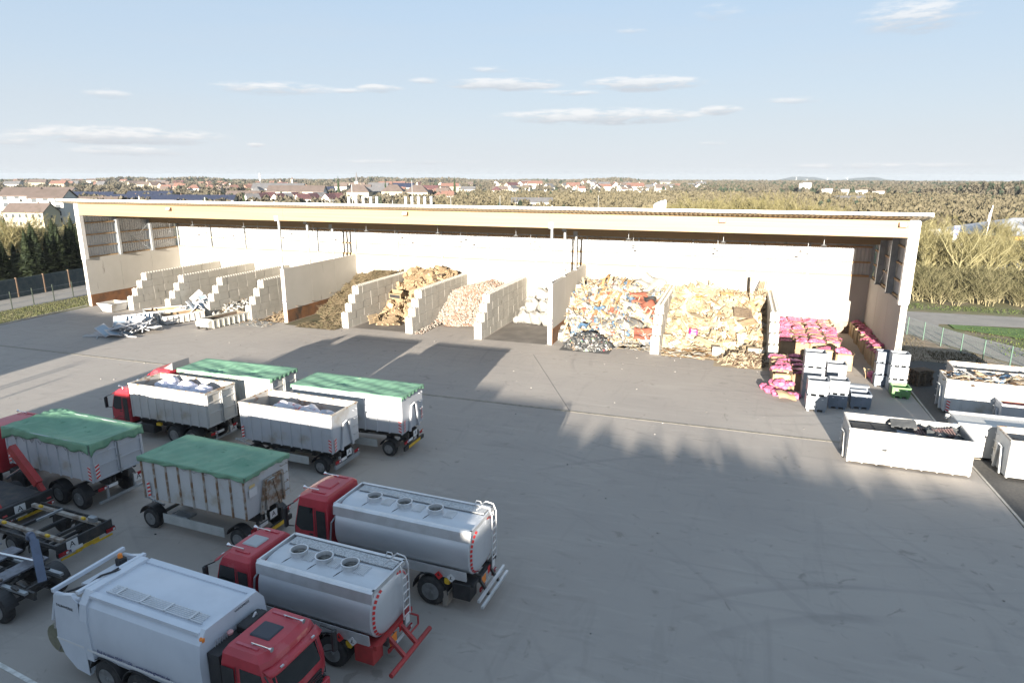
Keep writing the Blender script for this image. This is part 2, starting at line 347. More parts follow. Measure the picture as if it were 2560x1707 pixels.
# concrete drain line across the yard
mb = MB()
for i in range(76):
    x = i*1.0; mb.box(x, -14.95+.0*i, -.02, x+.97, -14.75, .012)
jm = mat('drain_channel', (.24, .22, .18), (.15, .14, .12), sc_=4, rough=.8)
o = mb.build('drainage_channel', jm); tag(o, kind='structure')
mb = MB()
for a, b in (((24.8, -3.2), (74.7, -3.4)), ((24.8, -3.2), (1, -2.6)), ((40.6, -60), (40.9, -40)), ((55.3, -15), (49.5, -3.4))):
    mb.beam((*a, .002), (*b, .002), .035, .012)
tag(mb.build('asphalt_joints', mat('joint_seal', (.13, .125, .12), rough=.9)), kind='structure')
mb = MB(); mb.beam((44.2, -40.2, .006), (48.5, -40.75, .006), .12, .01); mb.beam((48.5, -40.75, .006), (50, -40.9, .006), .12, .01)
tag(mb.build('parking_line', mat('worn_white_line', (.6, .6, .58), (.4, .4, .38), sc_=4, rough=.8)), kind='structure')
# kerbs
kerb = mat('kerb_stone', (.40, .38, .34), (.32, .30, .27), sc_=1.5, rough=.9)
mb = MB()
def kerbline(pts, wd=.14, z=.1):
    for (x0, y0), (x1, y1) in zip(pts, pts[1:]):
        L = math.hypot(x1-x0, y1-y0); k = max(1, int(L))
        for i in range(k):
            a = i/k; b = (i+.97)/k; mb.beam((x0+(x1-x0)*a, y0+(y1-y0)*a, z/2-.03), (x0+(x1-x0)*b, y0+(y1-y0)*b, z/2-.03), wd, z+.06)
kerbline([(-.55, -.2), (.2, -9.6), (.8, -26), (1.9, -60)])
kerbline([(75.1, -3), (75.12, -9), (75.22, -16), (75.45, -22), (76.0, -60)], .1, .03)
tag(mb.build('kerb', kerb), kind='structure')
# left: grass strip, lane
gl = MB(); gl.grid(30, 14, lambda a, b: (-6.1+6.0*a+(.1 if a == 1 else 0)+(.9*(1-b) if a > .9 else 0)*0, -40+45*b, .02+.05*math.sin(a*37+b*91)*(0 < a < 1)))
vergem = mat('verge_grass', (.12, .13, .05), (.17, .15, .085), sc_=1.4, rough=.95, world=True, lo=.42, hi=.6, spot=(.21, .17, .11), spot_s=2.5, spot_t=.6)
tag(gl.build('grass_verge', vergem), kind='structure')
roadm = mat('pale_asphalt_road', (.24, .225, .205), (.20, .19, .175), sc_=.5, rough=.9, world=True, spot=(.15, .145, .135), spot_s=1.2, spot_t=.63)
mb = MB(); mb.add([(-6.1, -60, .004), (-5.9, -5, .004), (-6.6, 5, .004), (-8, 40, .004), (-15.5, 40, .004), (-13.3, 10, .004), (-12.4, -1, .004), (-11.5, -60, .004)], [tuple(range(8))])
tag(mb.build('left_lane', roadm), kind='structure')
def tufts(name, regs, nn, m, h=.12, wd=.02, seed=3):
    rr = random.Random(seed); mb = MB()
    for _ in range(nn):
        (x0, y0, x1, y1) = rr.choice(regs); x = rr.uniform(x0, x1); y = rr.uniform(y0, y1); t = rr.uniform(0, 6.28); hh = h*rr.uniform(.4, 1.3); ww = wd*rr.uniform(.6, 1.6)
        dx, dy = math.cos(t)*ww, math.sin(t)*ww; lx, ly = rr.uniform(-.5, .5)*hh, rr.uniform(-.5, .5)*hh
        mb.add([(x-dx, y-dy, 0), (x+dx, y+dy, 0), (x+lx, y+ly, hh)], [(0, 1, 2)])
    return tag(mb.build(name, m, fix=False), kind='stuff')
tufts('grass', [(-6, -12, -.5, -.5), (-6, -1, -.7, 12)], 9000, leafmat('grass_blade', (.075, .085, .03), (.10, .095, .05), .9), .16, .03)
# right: road, path, gravel and green
mb = MB(); mb.add([(75.2, 18.5, .004), (81.5, 19.3, .004), (90, 20.2, .004), (140, 22, .004), (140, 27.5, .004), (91, 25.6, .004), (81, 25.3, .004), (66, 26.5, .004), (40, 28, .004), (40, 22, .004), (70, 20, .004)], [tuple(range(11))])
tag(mb.build('road', roadm), kind='structure')
mb = MB(); mb.add([(75.4, 18.6, .009), (78, 15.4, .009), (80, 11.5, .009), (84.5, 4.5, .009), (92, -6, .009), (98, -5, .009), (88, 8.5, .009), (83.2, 15.5, .009), (81.9, 18.2, .009), (82.2, 19.5, .009)], [tuple(range(10))])
tag(mb.build('path', roadm), kind='structure')
gravel = mat('dark_gravel', (.055, .055, .055), (.085, .08, .075), sc_=9, rough=.95, world=True, lo=.35, hi=.65, bump=.4)
mb = MB(); mb.add([(75.12, -60, -.03), (75.12, 3.5, -.03), (77.5, 4.5, -.03), (80.5, 4.2, -.03), (84, -1, -.03), (95, -14, -.03), (110, -60, -.03)], [tuple(range(7))])
tag(mb.build('gravel_strip', gravel), kind='structure')
soil = mat('bare_soil', (.24, .19, .14), (.16, .13, .09), sc_=1.2, rough=.95, world=True, spot=(.10, .11, .04), spot_s=2, spot_t=.62)
mb = MB(); mb.add([(75.1, 3.5, -.02), (75.1, 20, -.02), (78, 15.3, -.02), (80, 11.4, -.02), (84.5, 4.4, -.02), (92, -6.1, -.02), (84, -1, -.025), (80.5, 4.2, -.025), (77.5, 4.5, -.025)], [tuple(range(9))])
tag(mb.build('soil_strip', soil), kind='structure')
mb = MB(); mb.grid(20, 14, lambda a, b: (83+a*40, 19.4-b*(2+22*a)+1.0*a, .03+.9*math.sin(math.pi*min(1, b*1.1))*a*.3))
tag(mb.build('grass_bank', mat('bank_grass', (.09, .16, .03), (.05, .10, .02), sc_=.7, rough=.95, world=True, lo=.4, hi=.6)), kind='structure')
tufts('long_grass', [(84, 8, 96, 18.6), (76, 27, 110, 30), (88, 0, 100, 10)], 4500, leafmat('long_grass_blade', (.045, .075, .018), (.07, .085, .025), .6), .16, .04, 9)
tufts('weeds', [(75.3, 4, 79, 13), (78.5, 5, 82, 8)], 1500, leafmat('weed_blade', (.07, .06, .035), (.09, .075, .05), .9), .12, .03, 5)
# ================================================================ the open hall
X0, XP1, XP2, X3 = 0., 24.44, 50.04, 74.7
D = 12.41; T_ = .38; HC = 5.0
def roofz(y): return 10.62-.17*y      # underside of the roof sheets
hall = thing('storage_hall', 'long open-fronted storage hall with pale concrete walls and a golden timber front beam', 'hall')
def wallpanel(name, x0, y0, x1, y1, z0, z1, horiz):
    mb = MB(); ax = 0 if horiz else 1; L = (x1-x0) if horiz else (y1-y0); k = max(1, round(L/4.15)); d = L/k
    for i in range(k):      # formwork bays: hairline joints between them
        g = .012
        if horiz: mb.box(x0+i*d+g*(i > 0), y0, z0, x0+(i+1)*d-g*(i < k-1), y1, z1)
        else: mb.box(x0, y0+i*d+g*(i > 0), z0, x1, y0+(i+1)*d-g*(i < k-1), z1)
    mb.box(x0+.03, y0+.03, z0+.01, x1-.03, y1-.03, z1-.02)
    return mb.build(name, concrete, hall)
wallpanel('rear_wall', -.4, D, X3+.4, D+.35, -.1, HC, True)
wallpanel('side_wall', -.4, 0, 0, D-.002, -.1, HC, False)
wallpanel('side_wall', X3, 0, X3+.4, D-.002, -.1, HC, False)
for xp in (XP1, XP2): wallpanel('partition_wall', xp-T_, 0, xp, D-.002, -.1, HC, False)
for x, z in ((X0, 1.2), (XP1, 1.17), (XP2, 1.3)):
    mb = MB(); mb.box(x+.002, .05, 0, x+.03, D-.1, z); mb.build('wear_plate', rustplate, hall)
mb = MB(); mb.box(66.9, D-.04, 0, X3-.02, D-.004, 1.1); mb.build('wear_plate', mat('dull_wear_plate', (.26, .20, .17), (.2, .15, .12), sc_=1.5, rough=.8), hall)
# corrugated cladding (trapezoid ribs)
def corr(mb, x0, x1, y, zf, horiz=True, p=.3, d=.05):
    n = int((x1-x0)/p); pr = []
    for i in range(n):
        a = x0+i*p; pr += [(a, 0), (a+p*.35, 0), (a+p*.5, d), (a+p*.85, d)]
    pr.append((x0+n*p, 0))
    v = []; f = []
    for (a, o) in pr:
        z0, z1 = zf(a)
        v += [((a, y+o, z0) if horiz else (y+o, a, z0)), ((a, y+o, z1) if horiz else (y+o, a, z1))]
    for i in range(len(pr)-1): f.append((2*i, 2*i+2, 2*i+3, 2*i+1))
    mb.add(v, f)
mb = MB(); corr(mb, -.4, X3+.4, D+.2, lambda a: (HC-.02, roofz(D)+.1)); mb.build('rear_cladding', cladm, hall, fix=False)
for x in (-.36, X3+.3):
    mb = MB(); corr(mb, .1, D+.2, x, lambda a: (HC-.02, roofz(a)+.02), False); mb.build('side_cladding', cladm, hall, fix=False)
# girts
mb = MB()
for z, th in ((HC+.1, .16), (6.25, .12), (7.55, .12)): mb.box(0, D+.02, z-th/2, X3, D+.19, z+th/2)
mb.build('rear_rail', timber, hall)
for x in (-.29, X3+.14):
    mb = MB()
    for a, b in ((.6, 4.15), (4.45, 8.4), (8.7, D)):
        for z in (HC+.07, 6.15, 7.35, 8.55, 9.6):
            if z < roofz(b)-.7: mb.box(x, a, z-.06, x+.15, b, z+.06)
    mb.build('side_rail', timber, hall)
# posts on the rear wall
xs = [XP1*k/5 for k in range(0, 5)]+[XP1+(XP2-XP1)*k/5 for k in range(0, 5)]+[XP2+(X3-XP2)*k/5 for k in range(0, 6)]
for x in xs:
    mb = MB()
    for o, t in ((-.07, .012), (.07-.012, .012)): mb.box(x-.07, D+.0+(.0 if o < 0 else .13), HC, x+.07, D+.012+(.0 if o < 0 else .13), roofz(D)-.05)
    mb.box(x-.006, D+.012, HC, x+.006, D+.13, roofz(D)-.05); mb.build('rear_post', galv, hall)
def ipe(mb, x, y, z0, z1, wx, wy, t=.02):
    mb.box(x-wx/2, y-wy/2, z0, x-wx/2+t, y+wy/2, z1); mb.box(x+wx/2-t, y-wy/2, z0, x+wx/2, y+wy/2, z1); mb.box(x-wx/2+t, y-.008, z0, x+wx/2-t, y+.008, z1)
for x, s in ((-.05, -1), (X3+.0, 1)):
    for y in (4.3, 8.55):
        mb = MB(); ipe(mb, x, y, HC, roofz(y)-.1, .48, .26); mb.box(x-.3, y-.2, HC, x+.3, y+.2, HC+.03); mb.build('side_post', galv, hall)
    mb = MB(); mb.bevbox(x-(.36 if s < 0 else .18), -.06, HC-.12, x+(.18 if s < 0 else .42), .42, roofz(.2)-.02, .02)
    mb.build('corner_column', whitem if s < 0 else whitem, hall)
    for i in range(4): MB().box(x-(.355 if s < 0 else .175), -.068, 5.9+i*1.15, x+(.175 if s < 0 else .41), -.058, 5.93+i*1.15).build('column_seam', mat('seam_grey', (.45, .45, .46), rough=.6), hall)
mb = MB(); mb.box(X3+.43, -.05, 5.0, X3+.47, .3, 10.5); mb.build('corner_flashing', whitem, hall)
# timber beams across the whole front and two behind
for (y, zb, zt_, nm) in ((.3, 9.42, 10.53, 'front_beam'), (4.5, 8.86, 9.83, 'inner_beam'), (8.7, 8.14, 9.12, 'inner_beam')):
    L0, L1 = (-.02, X3-.15) if nm == 'front_beam' else (.2, X3-.25)
    mb = MB(); k = 6
    for i in range(k):
        a = L0+(L1-L0)*i/k; b = L0+(L1-L0)*(i+1)/k; mb.box(a+.004*(i > 0), y-.3, zb, b-.004*(i < k-1), y+.1, zt_)
    mb.box(L0+.02, y-.28, zb+.01, L1-.02, y+.08, zt_-.01); mb.build(nm, glulam, hall)
    for xp in (XP1-.35, XP2-.22):
        mb = MB(); mb.cyl((xp, y, HC+.02), (xp, y, zb-.02), .115, n=20); mb.box(xp-.2, y-.2, HC, xp+.2, y+.2, HC+.025); c = mb.build('column', galv, hall, auto=40)
        mb = MB(); mb.box(xp-.19, y-.325, zb-.03, xp+.19, y-.304, zb+.42); mb.box(xp-.19, y+.104, zb-.03, xp+.19, y+.125, zb+.42); mb.box(xp-.19, y-.304, zb-.03, xp+.19, y+.104, zb-.005)
        mb.build('head_plate', whitem if y < 1 else galv, c)
# purlins lying under the sheets
mb = MB()
for i in range(13):
    y = -.9+i*1.13
    if y > .3 and all(abs(y-q) > .35 for q in (.3, 4.5, 8.7)): mb.box(-.5, y-.05, roofz(y)-.22, X3+.4, y+.05, roofz(y)-.02)
mb.build('purlins', timber, hall)
# roof: ribs run down the slope, seen from below past the front beam
mb = MB(); p = .34; nn = int((X3+1.9+.45)/p); YF, YB = -1.05, D+.9
for i in range(nn):
    a = -1.25+i*p
    pr = [(a, 0), (a+p*.38, 0), (a+p*.5, .11), (a+p*.88, .11), (a+p, 0)]
    v = [(x, YF, roofz(YF)+o+(x-37)*.0009) for x, o in pr]+[(x, YB, roofz(YB)+o+(x-37)*.0009) for x, o in pr]
    mb.add(v, [(j, j+1, j+6, j+5) for j in range(4)])
mb.build('roof_sheet', mat('roof_soffit', (.62, .56, .44), (.56, .50, .39), sc_=1, rough=.6), hall, fix=False)
mb = MB(); v = [(-1.3, YF, roofz(YF)+.13), (X3+.85, YF, roofz(YF)+.19), (X3+.85, YB, roofz(YB)+.19), (-1.3, YB, roofz(YB)+.13)]
mb.add(v+[(x, y, z+.1) for x, y, z in v], [(0, 1, 2, 3), (4, 7, 6, 5), (0, 4, 5, 1), (1, 5, 6, 2), (2, 6, 7, 3), (3, 7, 4, 0)])
mb.build('roof_cover', roofm, hall)
mb = MB(); z = roofz(YF)
for i in range(12):
    a = -1.32+(X3+2.2)*i/12; b = -1.32+(X3+2.2)*(i+1)/12
    mb.add([(a+.003, YF-.05, z+.05+.0008*(a+1)), (b-.003, YF-.05, z+.05+.0008*(b+1)), (b-.003, YF-.002, z+.05+.0008*(b+1)), (a+.003, YF-.002, z+.05+.0008*(a+1)),
            (a+.003, YF-.05, z+.25+.0008*(a+1)), (b-.003, YF-.05, z+.25+.0008*(b+1)), (b-.003, YF-.002, z+.25+.0008*(b+1)), (a+.003, YF-.002, z+.25+.0008*(a+1))],
           [(0,3,2,1),(4,5,6,7),(0,1,5,4),(1,2,6,5),(2,3,7,6),(3,0,4,7)])
for x in (-1.34, X3+.87): mb.beam((x, YF, roofz(YF)+.16), (x, YB, roofz(YB)+.16), .05, .22)
mb.build('fascia', mat('white_fascia', (.70, .70, .69), rough=.4), hall)
# bracing rods
def rod(a, b): MB().cyl(a, b, .022, n=6).build('bracing_rod', galv, hall)
for s0, L in ((0, XP1), (XP1, XP2-XP1), (XP2, X3-XP2)):
    d = L/5
    for i in ((1,) if s0 == 0 else (2,) if s0 == XP1 else (0, 3)):
        x = s0+d*i; rod((x, D-.03, HC+.15), (x+d, D-.03, 8.2)); rod((x, D-.03, 8.2), (x+d, D-.03, HC+.15))
for xp in (XP1-.35, XP2-.22): rod((xp, 4.6, HC+.1), (xp, 8.6, 8.1)); rod((xp, 8.6, HC+.1), (xp, 4.6, 8.7))
for x in (-.1, X3+.05): rod((x, 4.6, HC+.1), (x, 8.4, 8.0)); rod((x, 8.4, HC+.1), (x, 4.6, 8.0))
# bay numbers painted on plates: (x centre, lines)
def numplate(parent, x, y, z, l1, l2, wd=.52, ht=.6):
    mb = MB(); mb.box(x-wd/2, y-.02, z-ht/2, x+wd/2, y, z+ht/2); p = mb.build('number_sign', signw, parent)
    for s, dz, dx in ((l1, .14, .04), (l2, -.15, -.04)):
        s2 = s.replace('>', '').replace('<', '')
        text('digits', s2, signb, p, (x-(.07 if '>' in s else -.07), y-.026, z+dz), FRONT, .33, .85)
        ax = x+.18 if '>' in s else x-.18; g = 1 if '>' in s else -1
        mb = MB(); mb.prism([(ax-.05*g, z+dz+.055), (ax+.055*g, z+dz), (ax-.05*g, z+dz-.055)], y-.026, y-.021, 'y'); mb.build('arrow', signb, p)
numplate(hall, -.2, -.002, 1.9, '10>', '', .34, .5)
numplate(hall, XP1-T_/2, -.002, 1.85, '<14', '15>', .35, .6)
numplate(hall, XP2-T_/2, -.002, 1.85, '<18', '19>', .35, .6)
mb = MB(); mb.box(X3+.03, -.02, 1.35, X3+.36, -.002, 1.95); p = mb.build('fire_sign', signw, hall)
mb = MB(); mb.box(X3+.07, -.026, 1.5, X3+.15, -.021, 1.9); mb.box(X3+.2, -.026, 1.5, X3+.32, -.021, 1.9); mb.build('fire_symbol', warnr, p)
# floodlights under the eaves, lamps inside
for i, (x, z) in enumerate(((11.97, 10.24), (37.18, 10.3), (62.6, 10.3), (74.1, 10.27))):
    lab = ('first floodlight from the left on the timber beam', 'second floodlight from the left on the timber beam', 'third floodlight from the left on the timber beam', 'floodlight at the right end of the timber beam')[i]
    t = thing('floodlight', 'small white-faced '+lab, 'floodlight', (x, -.002, z), 0, 'floodlights on the front beam')
    mb = MB(); mb.add([(-.24,-.34,-.16),(.24,-.34,-.16),(.24,-.02,-.16),(-.24,-.02,-.16),(-.24,-.18,.14),(.24,-.18,.14),(.24,-.02,.14),(-.24,-.02,.14)], [(0,3,2,1),(4,5,6,7),(0,1,5,4),(1,2,6,5),(2,3,7,6),(3,0,4,7)])
    mb.build('housing', mat('lamp_housing', (.12, .07, .05), rough=.5), t)
    mb = MB(); mb.add([(-.2,-.335,-.1),(.2,-.335,-.1),(.2,-.205,.12),(-.2,-.205,.12)], [(0,1,2,3)]); o = mb.build('lens', whitem, t); o.location = (0, -.012, .0)
i = 0
for (y, z, l) in ((8., 7.22, (3.5, 8.5, 15.4, 22.3, 31.7, 38.7, 45.7, 55.1, 62.2, 69.2)), (4., 8.35, (10.6, 17, 30.9, 38.2, 45.6, 55.3, 62.7, 69.9))):
    for x in l:
        t = thing('hanging_lamp', 'small round shade lamp hanging %s inside the hall' % ('near the rear wall' if y > 5 else 'behind the front beam'), 'lamp', (x, y, z), 0, 'lamps hanging %s' % ('near the rear wall' if y > 5 else 'behind the front beam'))
        mb = MB(); mb.lathe([(.05, .12), (.09, .08), (.24, 0), (.22, 0)], (0, 0, 0), n=14); mb.build('lamp_shade', galv, t)
        mb = MB(); mb.cyl((0, 0, .1), (0, 0, roofz(y)-z-.05), .012, n=5); mb.build('cord', galv, t)
# ---------------------------------------------------------------- block walls
def blockwall(x1, y_end, courses, seed, label, l1, l2, wd=.68, ch=.7):
    rr = random.Random(seed); t = thing('block_wall', label, 'block wall', (0, 0, 0), 0, 'stepped block walls between the bays')
    mb = MB(); x0 = x1-wd; G = .012
    for c in range(courses):
        ys = -.28+(.0 if c < 2 else (c-1)*.66); off = .7 if c % 2 == 0 else 1.4
        y = ys; first = True
        while y < y_end-.2:
            y2 = min(y+(off if first else 1.4), y_end); first = False
            if y_end-y2 < .35: y2 = y_end
            j = rr.uniform(-.008, .008); z = c*ch
            mb.bevbox(x0+j, y+G, z+.008, x1+j, y2-G, z+ch-.004, .022)
            # knobs on exposed tops
            top = c == courses-1
            yy = y+.18
            while yy < y2-.1:
                if top or yy < ys+.62 and c > 0:
                    for xx in (x0+.17, x1-.17): mb.lathe([(.105, 0), (.105, .04), (.07, .075)], (xx+j, yy, z+ch-.005), n=8)
                yy += .35
            y = y2
    mb.build('blocks', blockm, t)
    numplate(t, x0+wd/2, -.28+.66-.004+.0, 2.5*ch-.01, l1, l2, .5, .56)
    return t
blockwall(6.0, 12.3, 5, 1, 'stepped pale block wall nearest the left end, behind the skip', '11>', '<10')
blockwall(10.85, 12.3, 5, 2, 'second stepped block wall from the left, behind the window frames', '12>', '<11')
blockwall(15.7, 12.3, 5, 3, 'third stepped block wall from the left, between two low containers', '13>', '<12')
blockwall(20.6, 12.3, 5, 4, 'fourth stepped block wall from the left, in front of the first concrete partition', '14>', '<13')
blockwall(31.13, 12.3, 5, 5, 'stepped block wall between the green cuttings and the pallet heap', '16>', '<15')
blockwall(37.53, 12.3, 5, 6, 'stepped block wall between the pallet heap and the rubble', '<16', '17>')
blockwall(44.0, 12.3, 5, 7, 'stepped block wall between the rubble and the white sacks', '18>', '<17')
blockwall(58.67, 12.3, 5, 8, 'stepped block wall between the mixed waste and the wood waste', '20>', '<19')
blockwall(67.2, 12.3, 5, 9, 'stepped block wall between the wood waste and the pink bags', '<20', '21>')
# ================================================================ vehicles and roll-off containers
def stripes(parent, x, y, z, wd, ht, ax, flip=1, name='warning_marking'):
    # red and white slanted warning marking on a plate; ax 'y': faces -y, ax 'x': faces +x
    mb = MB(); g = lambda a, h, o: (x+a, y-o, z+h) if ax == 'y' else (x+o, y+a, z+h)
    mb.k = 0; mb.add([g(0, 0, .004), g(wd, 0, .004), g(wd, ht, .004), g(0, ht, .004)], [(0, 1, 2, 3)])
    n = 4; s = ht/n
    for i in range(n):
        a = i*s; b = a+s*.5; sl = s*.45*flip; lo = 0 if sl > 0 else -sl
        z0 = max(0, a); mb.add([g(0, min(ht, a+(lo)), .007), g(wd, min(ht, a+lo+sl), .007), g(wd, min(ht, b+lo+sl), .007), g(0, min(ht, b+lo), .007)], [(0, 1, 2, 3)], 1)
    return mb.build(name, [signw, warnr], parent, fix=False)
def container(loc, rz, L, W, H, m, label, group=None, ribs=9, inner=None, rail=None, ribm=None, hook=True, door=True, hook_at=1, style=0, openb=True):
    """roll-off container; local x 0..L, y 0..W, z 0..H; hook_at 1 = hook frame at x=L, doors at x=0"""
    t = thing('roll_off_container', label, 'container', loc, rz, group)
    inner = inner or inner_rust; rail = rail or rail_rust; ribm = ribm or m; tk = .05; z0 = .14
    mb = MB()
    mb.box(0, 0, z0, L, tk, H-.07); mb.box(0, W-tk, z0, L, W, H-.07); mb.box(0, tk, z0, tk, W-tk, H-.07); mb.box(L-tk, tk, z0, L, W-tk, H-.07); mb.box(tk, tk, z0, L-tk, W-tk, z0+.06)
    mb.build('body', m, t)
    mb = MB(); e = .004
    mb.box(tk+e, tk+.001, z0+.065, L-tk-e, tk+e, H-.08); mb.box(tk+e, W-tk-e, z0+.065, L-tk-e, W-tk-.001, H-.08); mb.box(tk+.001, tk+e, z0+.065, tk+e, W-tk-e, H-.08); mb.box(L-tk-e, tk+e, z0+.065, L-tk-.001, W-tk-e, H-.08)
    mb.box(tk+e, tk+e, z0+.062, L-tk-e, W-tk-e, z0+.07)
    mb.build('lining', inner, t)
    mb = MB()
    for y in (-.035, W-.045): mb.box(-.03, y, H-.075, L+.03, y+.08, H)
    for x in (-.03, L-.05): mb.box(x, .045, H-.075, x+.08, W-.045, H-.002)
    mb.build('top_rail', rail, t)
    mb = MB()
    for y in (.35, W-.45): mb.box(.1, y, 0, L-.1, y+.1, z0-.002)
    mb.cyl((.2, .3, .07), (.2, .42, .07), .09); mb.cyl((.2, W-.42, .07), (.2, W-.3, .07), .09); mb.build('skids', chass, t)
    for s in (0, 1):
        for i in range(ribs+1):
            x = .05+(L-.1)*i/ribs; y = -.045 if s == 0 else W+.003
            r = MB(); r.add([(x-.045, y+.043*(1-s)-.0*s, z0-.03), (x+.045, y+.043*(1-s), z0-.03), (x+.028, y+.045*s, z0-.03), (x-.028, y+.045*s, z0-.03),
                             (x-.045, y+.043*(1-s), H-.08), (x+.045, y+.043*(1-s), H-.08), (x+.028, y+.045*s, H-.08), (x-.028, y+.045*s, H-.08)],
                            [(0,1,2,3),(7,6,5,4),(0,4,5,1),(1,5,6,2),(2,6,7,3),(3,7,4,0)])
            r.build('rib', ribm, t)
    xd, xh = (0, L) if hook_at == 1 else (L, 0); sd = -1 if xd == 0 else 1; shk = -sd
    if door:   # two leaf door with frames and a centre bar
        for (a, b) in ((.05, W/2-.03), (W/2+.03, W-.05)):
            mb = MB(); X = lambda q0, q1: (min(xd+sd*q0, xd+sd*q1), max(xd+sd*q0, xd+sd*q1))
            for (ya, yb, za, zb) in ((a, a+.06, z0, H-.1), (b-.06, b, z0, H-.1), (a+.06, b-.06, z0, z0+.07), (a+.06, b-.06, H-.17, H-.1), (a+.06, b-.06, z0+(H-z0)*.36, z0+(H-z0)*.36+.05), (a+.06, b-.06, z0+(H-z0)*.68, z0+(H-z0)*.68+.05)):
                q = X(.003, .045); mb.box(q[0], ya, za, q[1], yb, zb)
            mb.build('door', ribm if ribm is not m else m, t)
        mb = MB(); q = xd+sd*.065; mb.cyl((q, W/2, z0-.05), (q, W/2, H-.12), .022, n=8)
        for z in (z0+.1, H*.5, H-.25): mb.box(min(q-.03, q+.03), W/2-.09, z, max(q-.03, q+.03), W/2+.09, z+.04)
        mb.build('lock_bar', galv, t)
    if hook:   # hook frame: A shaped posts, bail bar and rung ladder on one side
        q = xh+shk*.07
        for yy, yt in ((W*.28, W*.40), (W*.72, W*.60)):
            MB().beam((q, yy, z0-.05), (q, yt, H*.68), .09, .12).build('hook_post', ribm, t)
        mb = MB(); mb.tube([(q, W*.40, H*.68), (q+shk*.12, W*.44, H*.74), (q+shk*.12, W*.56, H*.74), (q, W*.60, H*.68)], .028); mb.build('hook_bail', galv, t)
        for k in range(4):
            z = H*.25+k*H*.2; MB().tube([(xh+shk*.01, W*.80, z), (xh+shk*.1, W*.80, z), (xh+shk*.1, W*.94, z), (xh+shk*.01, W*.94, z)], .014, 6).build('rung', ribm, t)
    return t
def tarpaulin(parent_loc, rz, L, W, z, label, drop=.3, sag=.12, seed=1, group='green tarpaulins over the containers', lumps=()):
    t = thing('tarpaulin', label, 'tarpaulin', parent_loc, rz, group); rr = random.Random(seed)
    ph = [rr.uniform(0, 6) for _ in range(8)]
    def wr(x, y): return .018*math.sin(x*4.1+ph[0]+y*1.3)+.014*math.sin(y*7+x*2.2+ph[1])+.010*math.sin(x*11+ph[2]-y*5)
    def fn(a, b):
        x = -.06+(L+.12)*a; y = -.06+(W+.12)*b
        s = math.sin(math.pi*min(1, max(0, a)))**.6*math.sin(math.pi*min(1, max(0, b)))**.8
        zz = z+.03-sag*s+wr(x, y)*min(1, s*3+.15)
        for (lx, ly, lr, lh) in lumps: zz += lh*math.exp(-((x-lx)**2+(y-ly)**2)/lr**2)
        if lumps: zz += sum(.03*math.sin(math.atan2(y-ly, x-lx)*11+ph[3])*math.exp(-((x-lx)**2+(y-ly)**2)/(lr*2)**2) for (lx, ly, lr, lh) in lumps)
        return (x, y, zz)
    mb = MB(); nx, ny = 64, 26; mb.grid(nx, ny, fn)
    def skirt(p, nrm, n, amp):
        # hanging hem with an uneven lower edge
        rows = []
        for j in range(5):
            row = []
            for i in range(n+1):
                a = i/n; q = fn(*p(a)); d = drop*(j/4)*(1+.22*math.sin(a*9+ph[4])+.18*math.sin(a*23+ph[5])+.5*amp(a))
                o = .035*math.sin(a*38+ph[6]+j*.5)*(j/4)+.02
                row.append((q[0]+nrm[0]*o, q[1]+nrm[1]*o, q[2]-d))
            rows.append(row)
        v = [q for r in rows for q in r]; f = [(j*(n+1)+i, j*(n+1)+i+1, (j+1)*(n+1)+i+1, (j+1)*(n+1)+i) for j in range(4) for i in range(n)]
        mb.add(v, f)
    cor = lambda a: max(0, 1-min(a, 1-a)*9)
    skirt(lambda a: (a, 0), (0, -1), 64, cor); skirt(lambda a: (a, 1), (0, 1), 64, cor); skirt(lambda a: (0, a), (-1, 0), 26, cor); skirt(lambda a: (1, a), (1, 0), 26, cor)
    o = mb.build('sheet', tarp, t, smooth=True, fix=False)
    o.modifiers.new('thickness', 'SOLIDIFY').thickness = .006
    for i in range(0, 10):   # lashing cord zigzag below the hem
        x = .3+(L-.6)*i/9
        if rr.random() < .6: MB().tube([(x-.13, -.07, z-drop*.8), (x, -.075, z-drop*1.35), (x+.13, -.07, z-drop*.8)], .007, 4).build('lashing', black, t)
    return t
def wheel(t, x, y, r, w_=.28, side=-1, dual=False, rim_m=None):
    """wheel with outer face at y, axle along y; side -1 = visible face toward -y"""
    s = side; ww = w_; mb = MB()
    mb.lathe([(r*.60, 0), (r*.86, 0), (r*.96, .03*-s), (r, .07*-s), (r, (ww-.07)*-s), (r*.96, (ww-.03)*-s), (r*.6, ww*-s)], (x, y, r), 'y', 28)
    for k in range(28):
        a = 2*math.pi*k/28
        mb.beam((x+math.cos(a)*r*1.002, y-s*.06, r+math.sin(a)*r*1.002), (x+math.cos(a)*r*1.002, y-s*(ww-.06), r+math.sin(a)*r*1.002), .03, .012, up=(math.cos(a), 0, math.sin(a)))
    wl = mb.build('wheel', rubber, t, auto=35)
    mb = MB(); mb.lathe([(r*.60, .012*s), (r*.56, .015*s), (r*.50, -.09*s), (r*.30, -.10*s), (r*.28, -.04*s), (r*.16, -.02*s), (r*.14, .03*s), (.01, .035*s)], (x, y, r), 'y', 24)
    for k in range(8):
        a = 2*math.pi*k/8; mb.cyl((x+math.cos(a)*r*.22, y-s*.03, r+math.sin(a)*r*.22), (x+math.cos(a)*r*.22, y+s*.005, r+math.sin(a)*r*.22), .018, n=6)
    mb.build('rim', rim_m or rimm, wl, auto=35)
    MB().lathe([(r*.40, 0), (r*.40, .012*s)], (x, y-.085*s-.02*s, r), 'y', 20).build('brake_drum', chass, wl)
    return wl
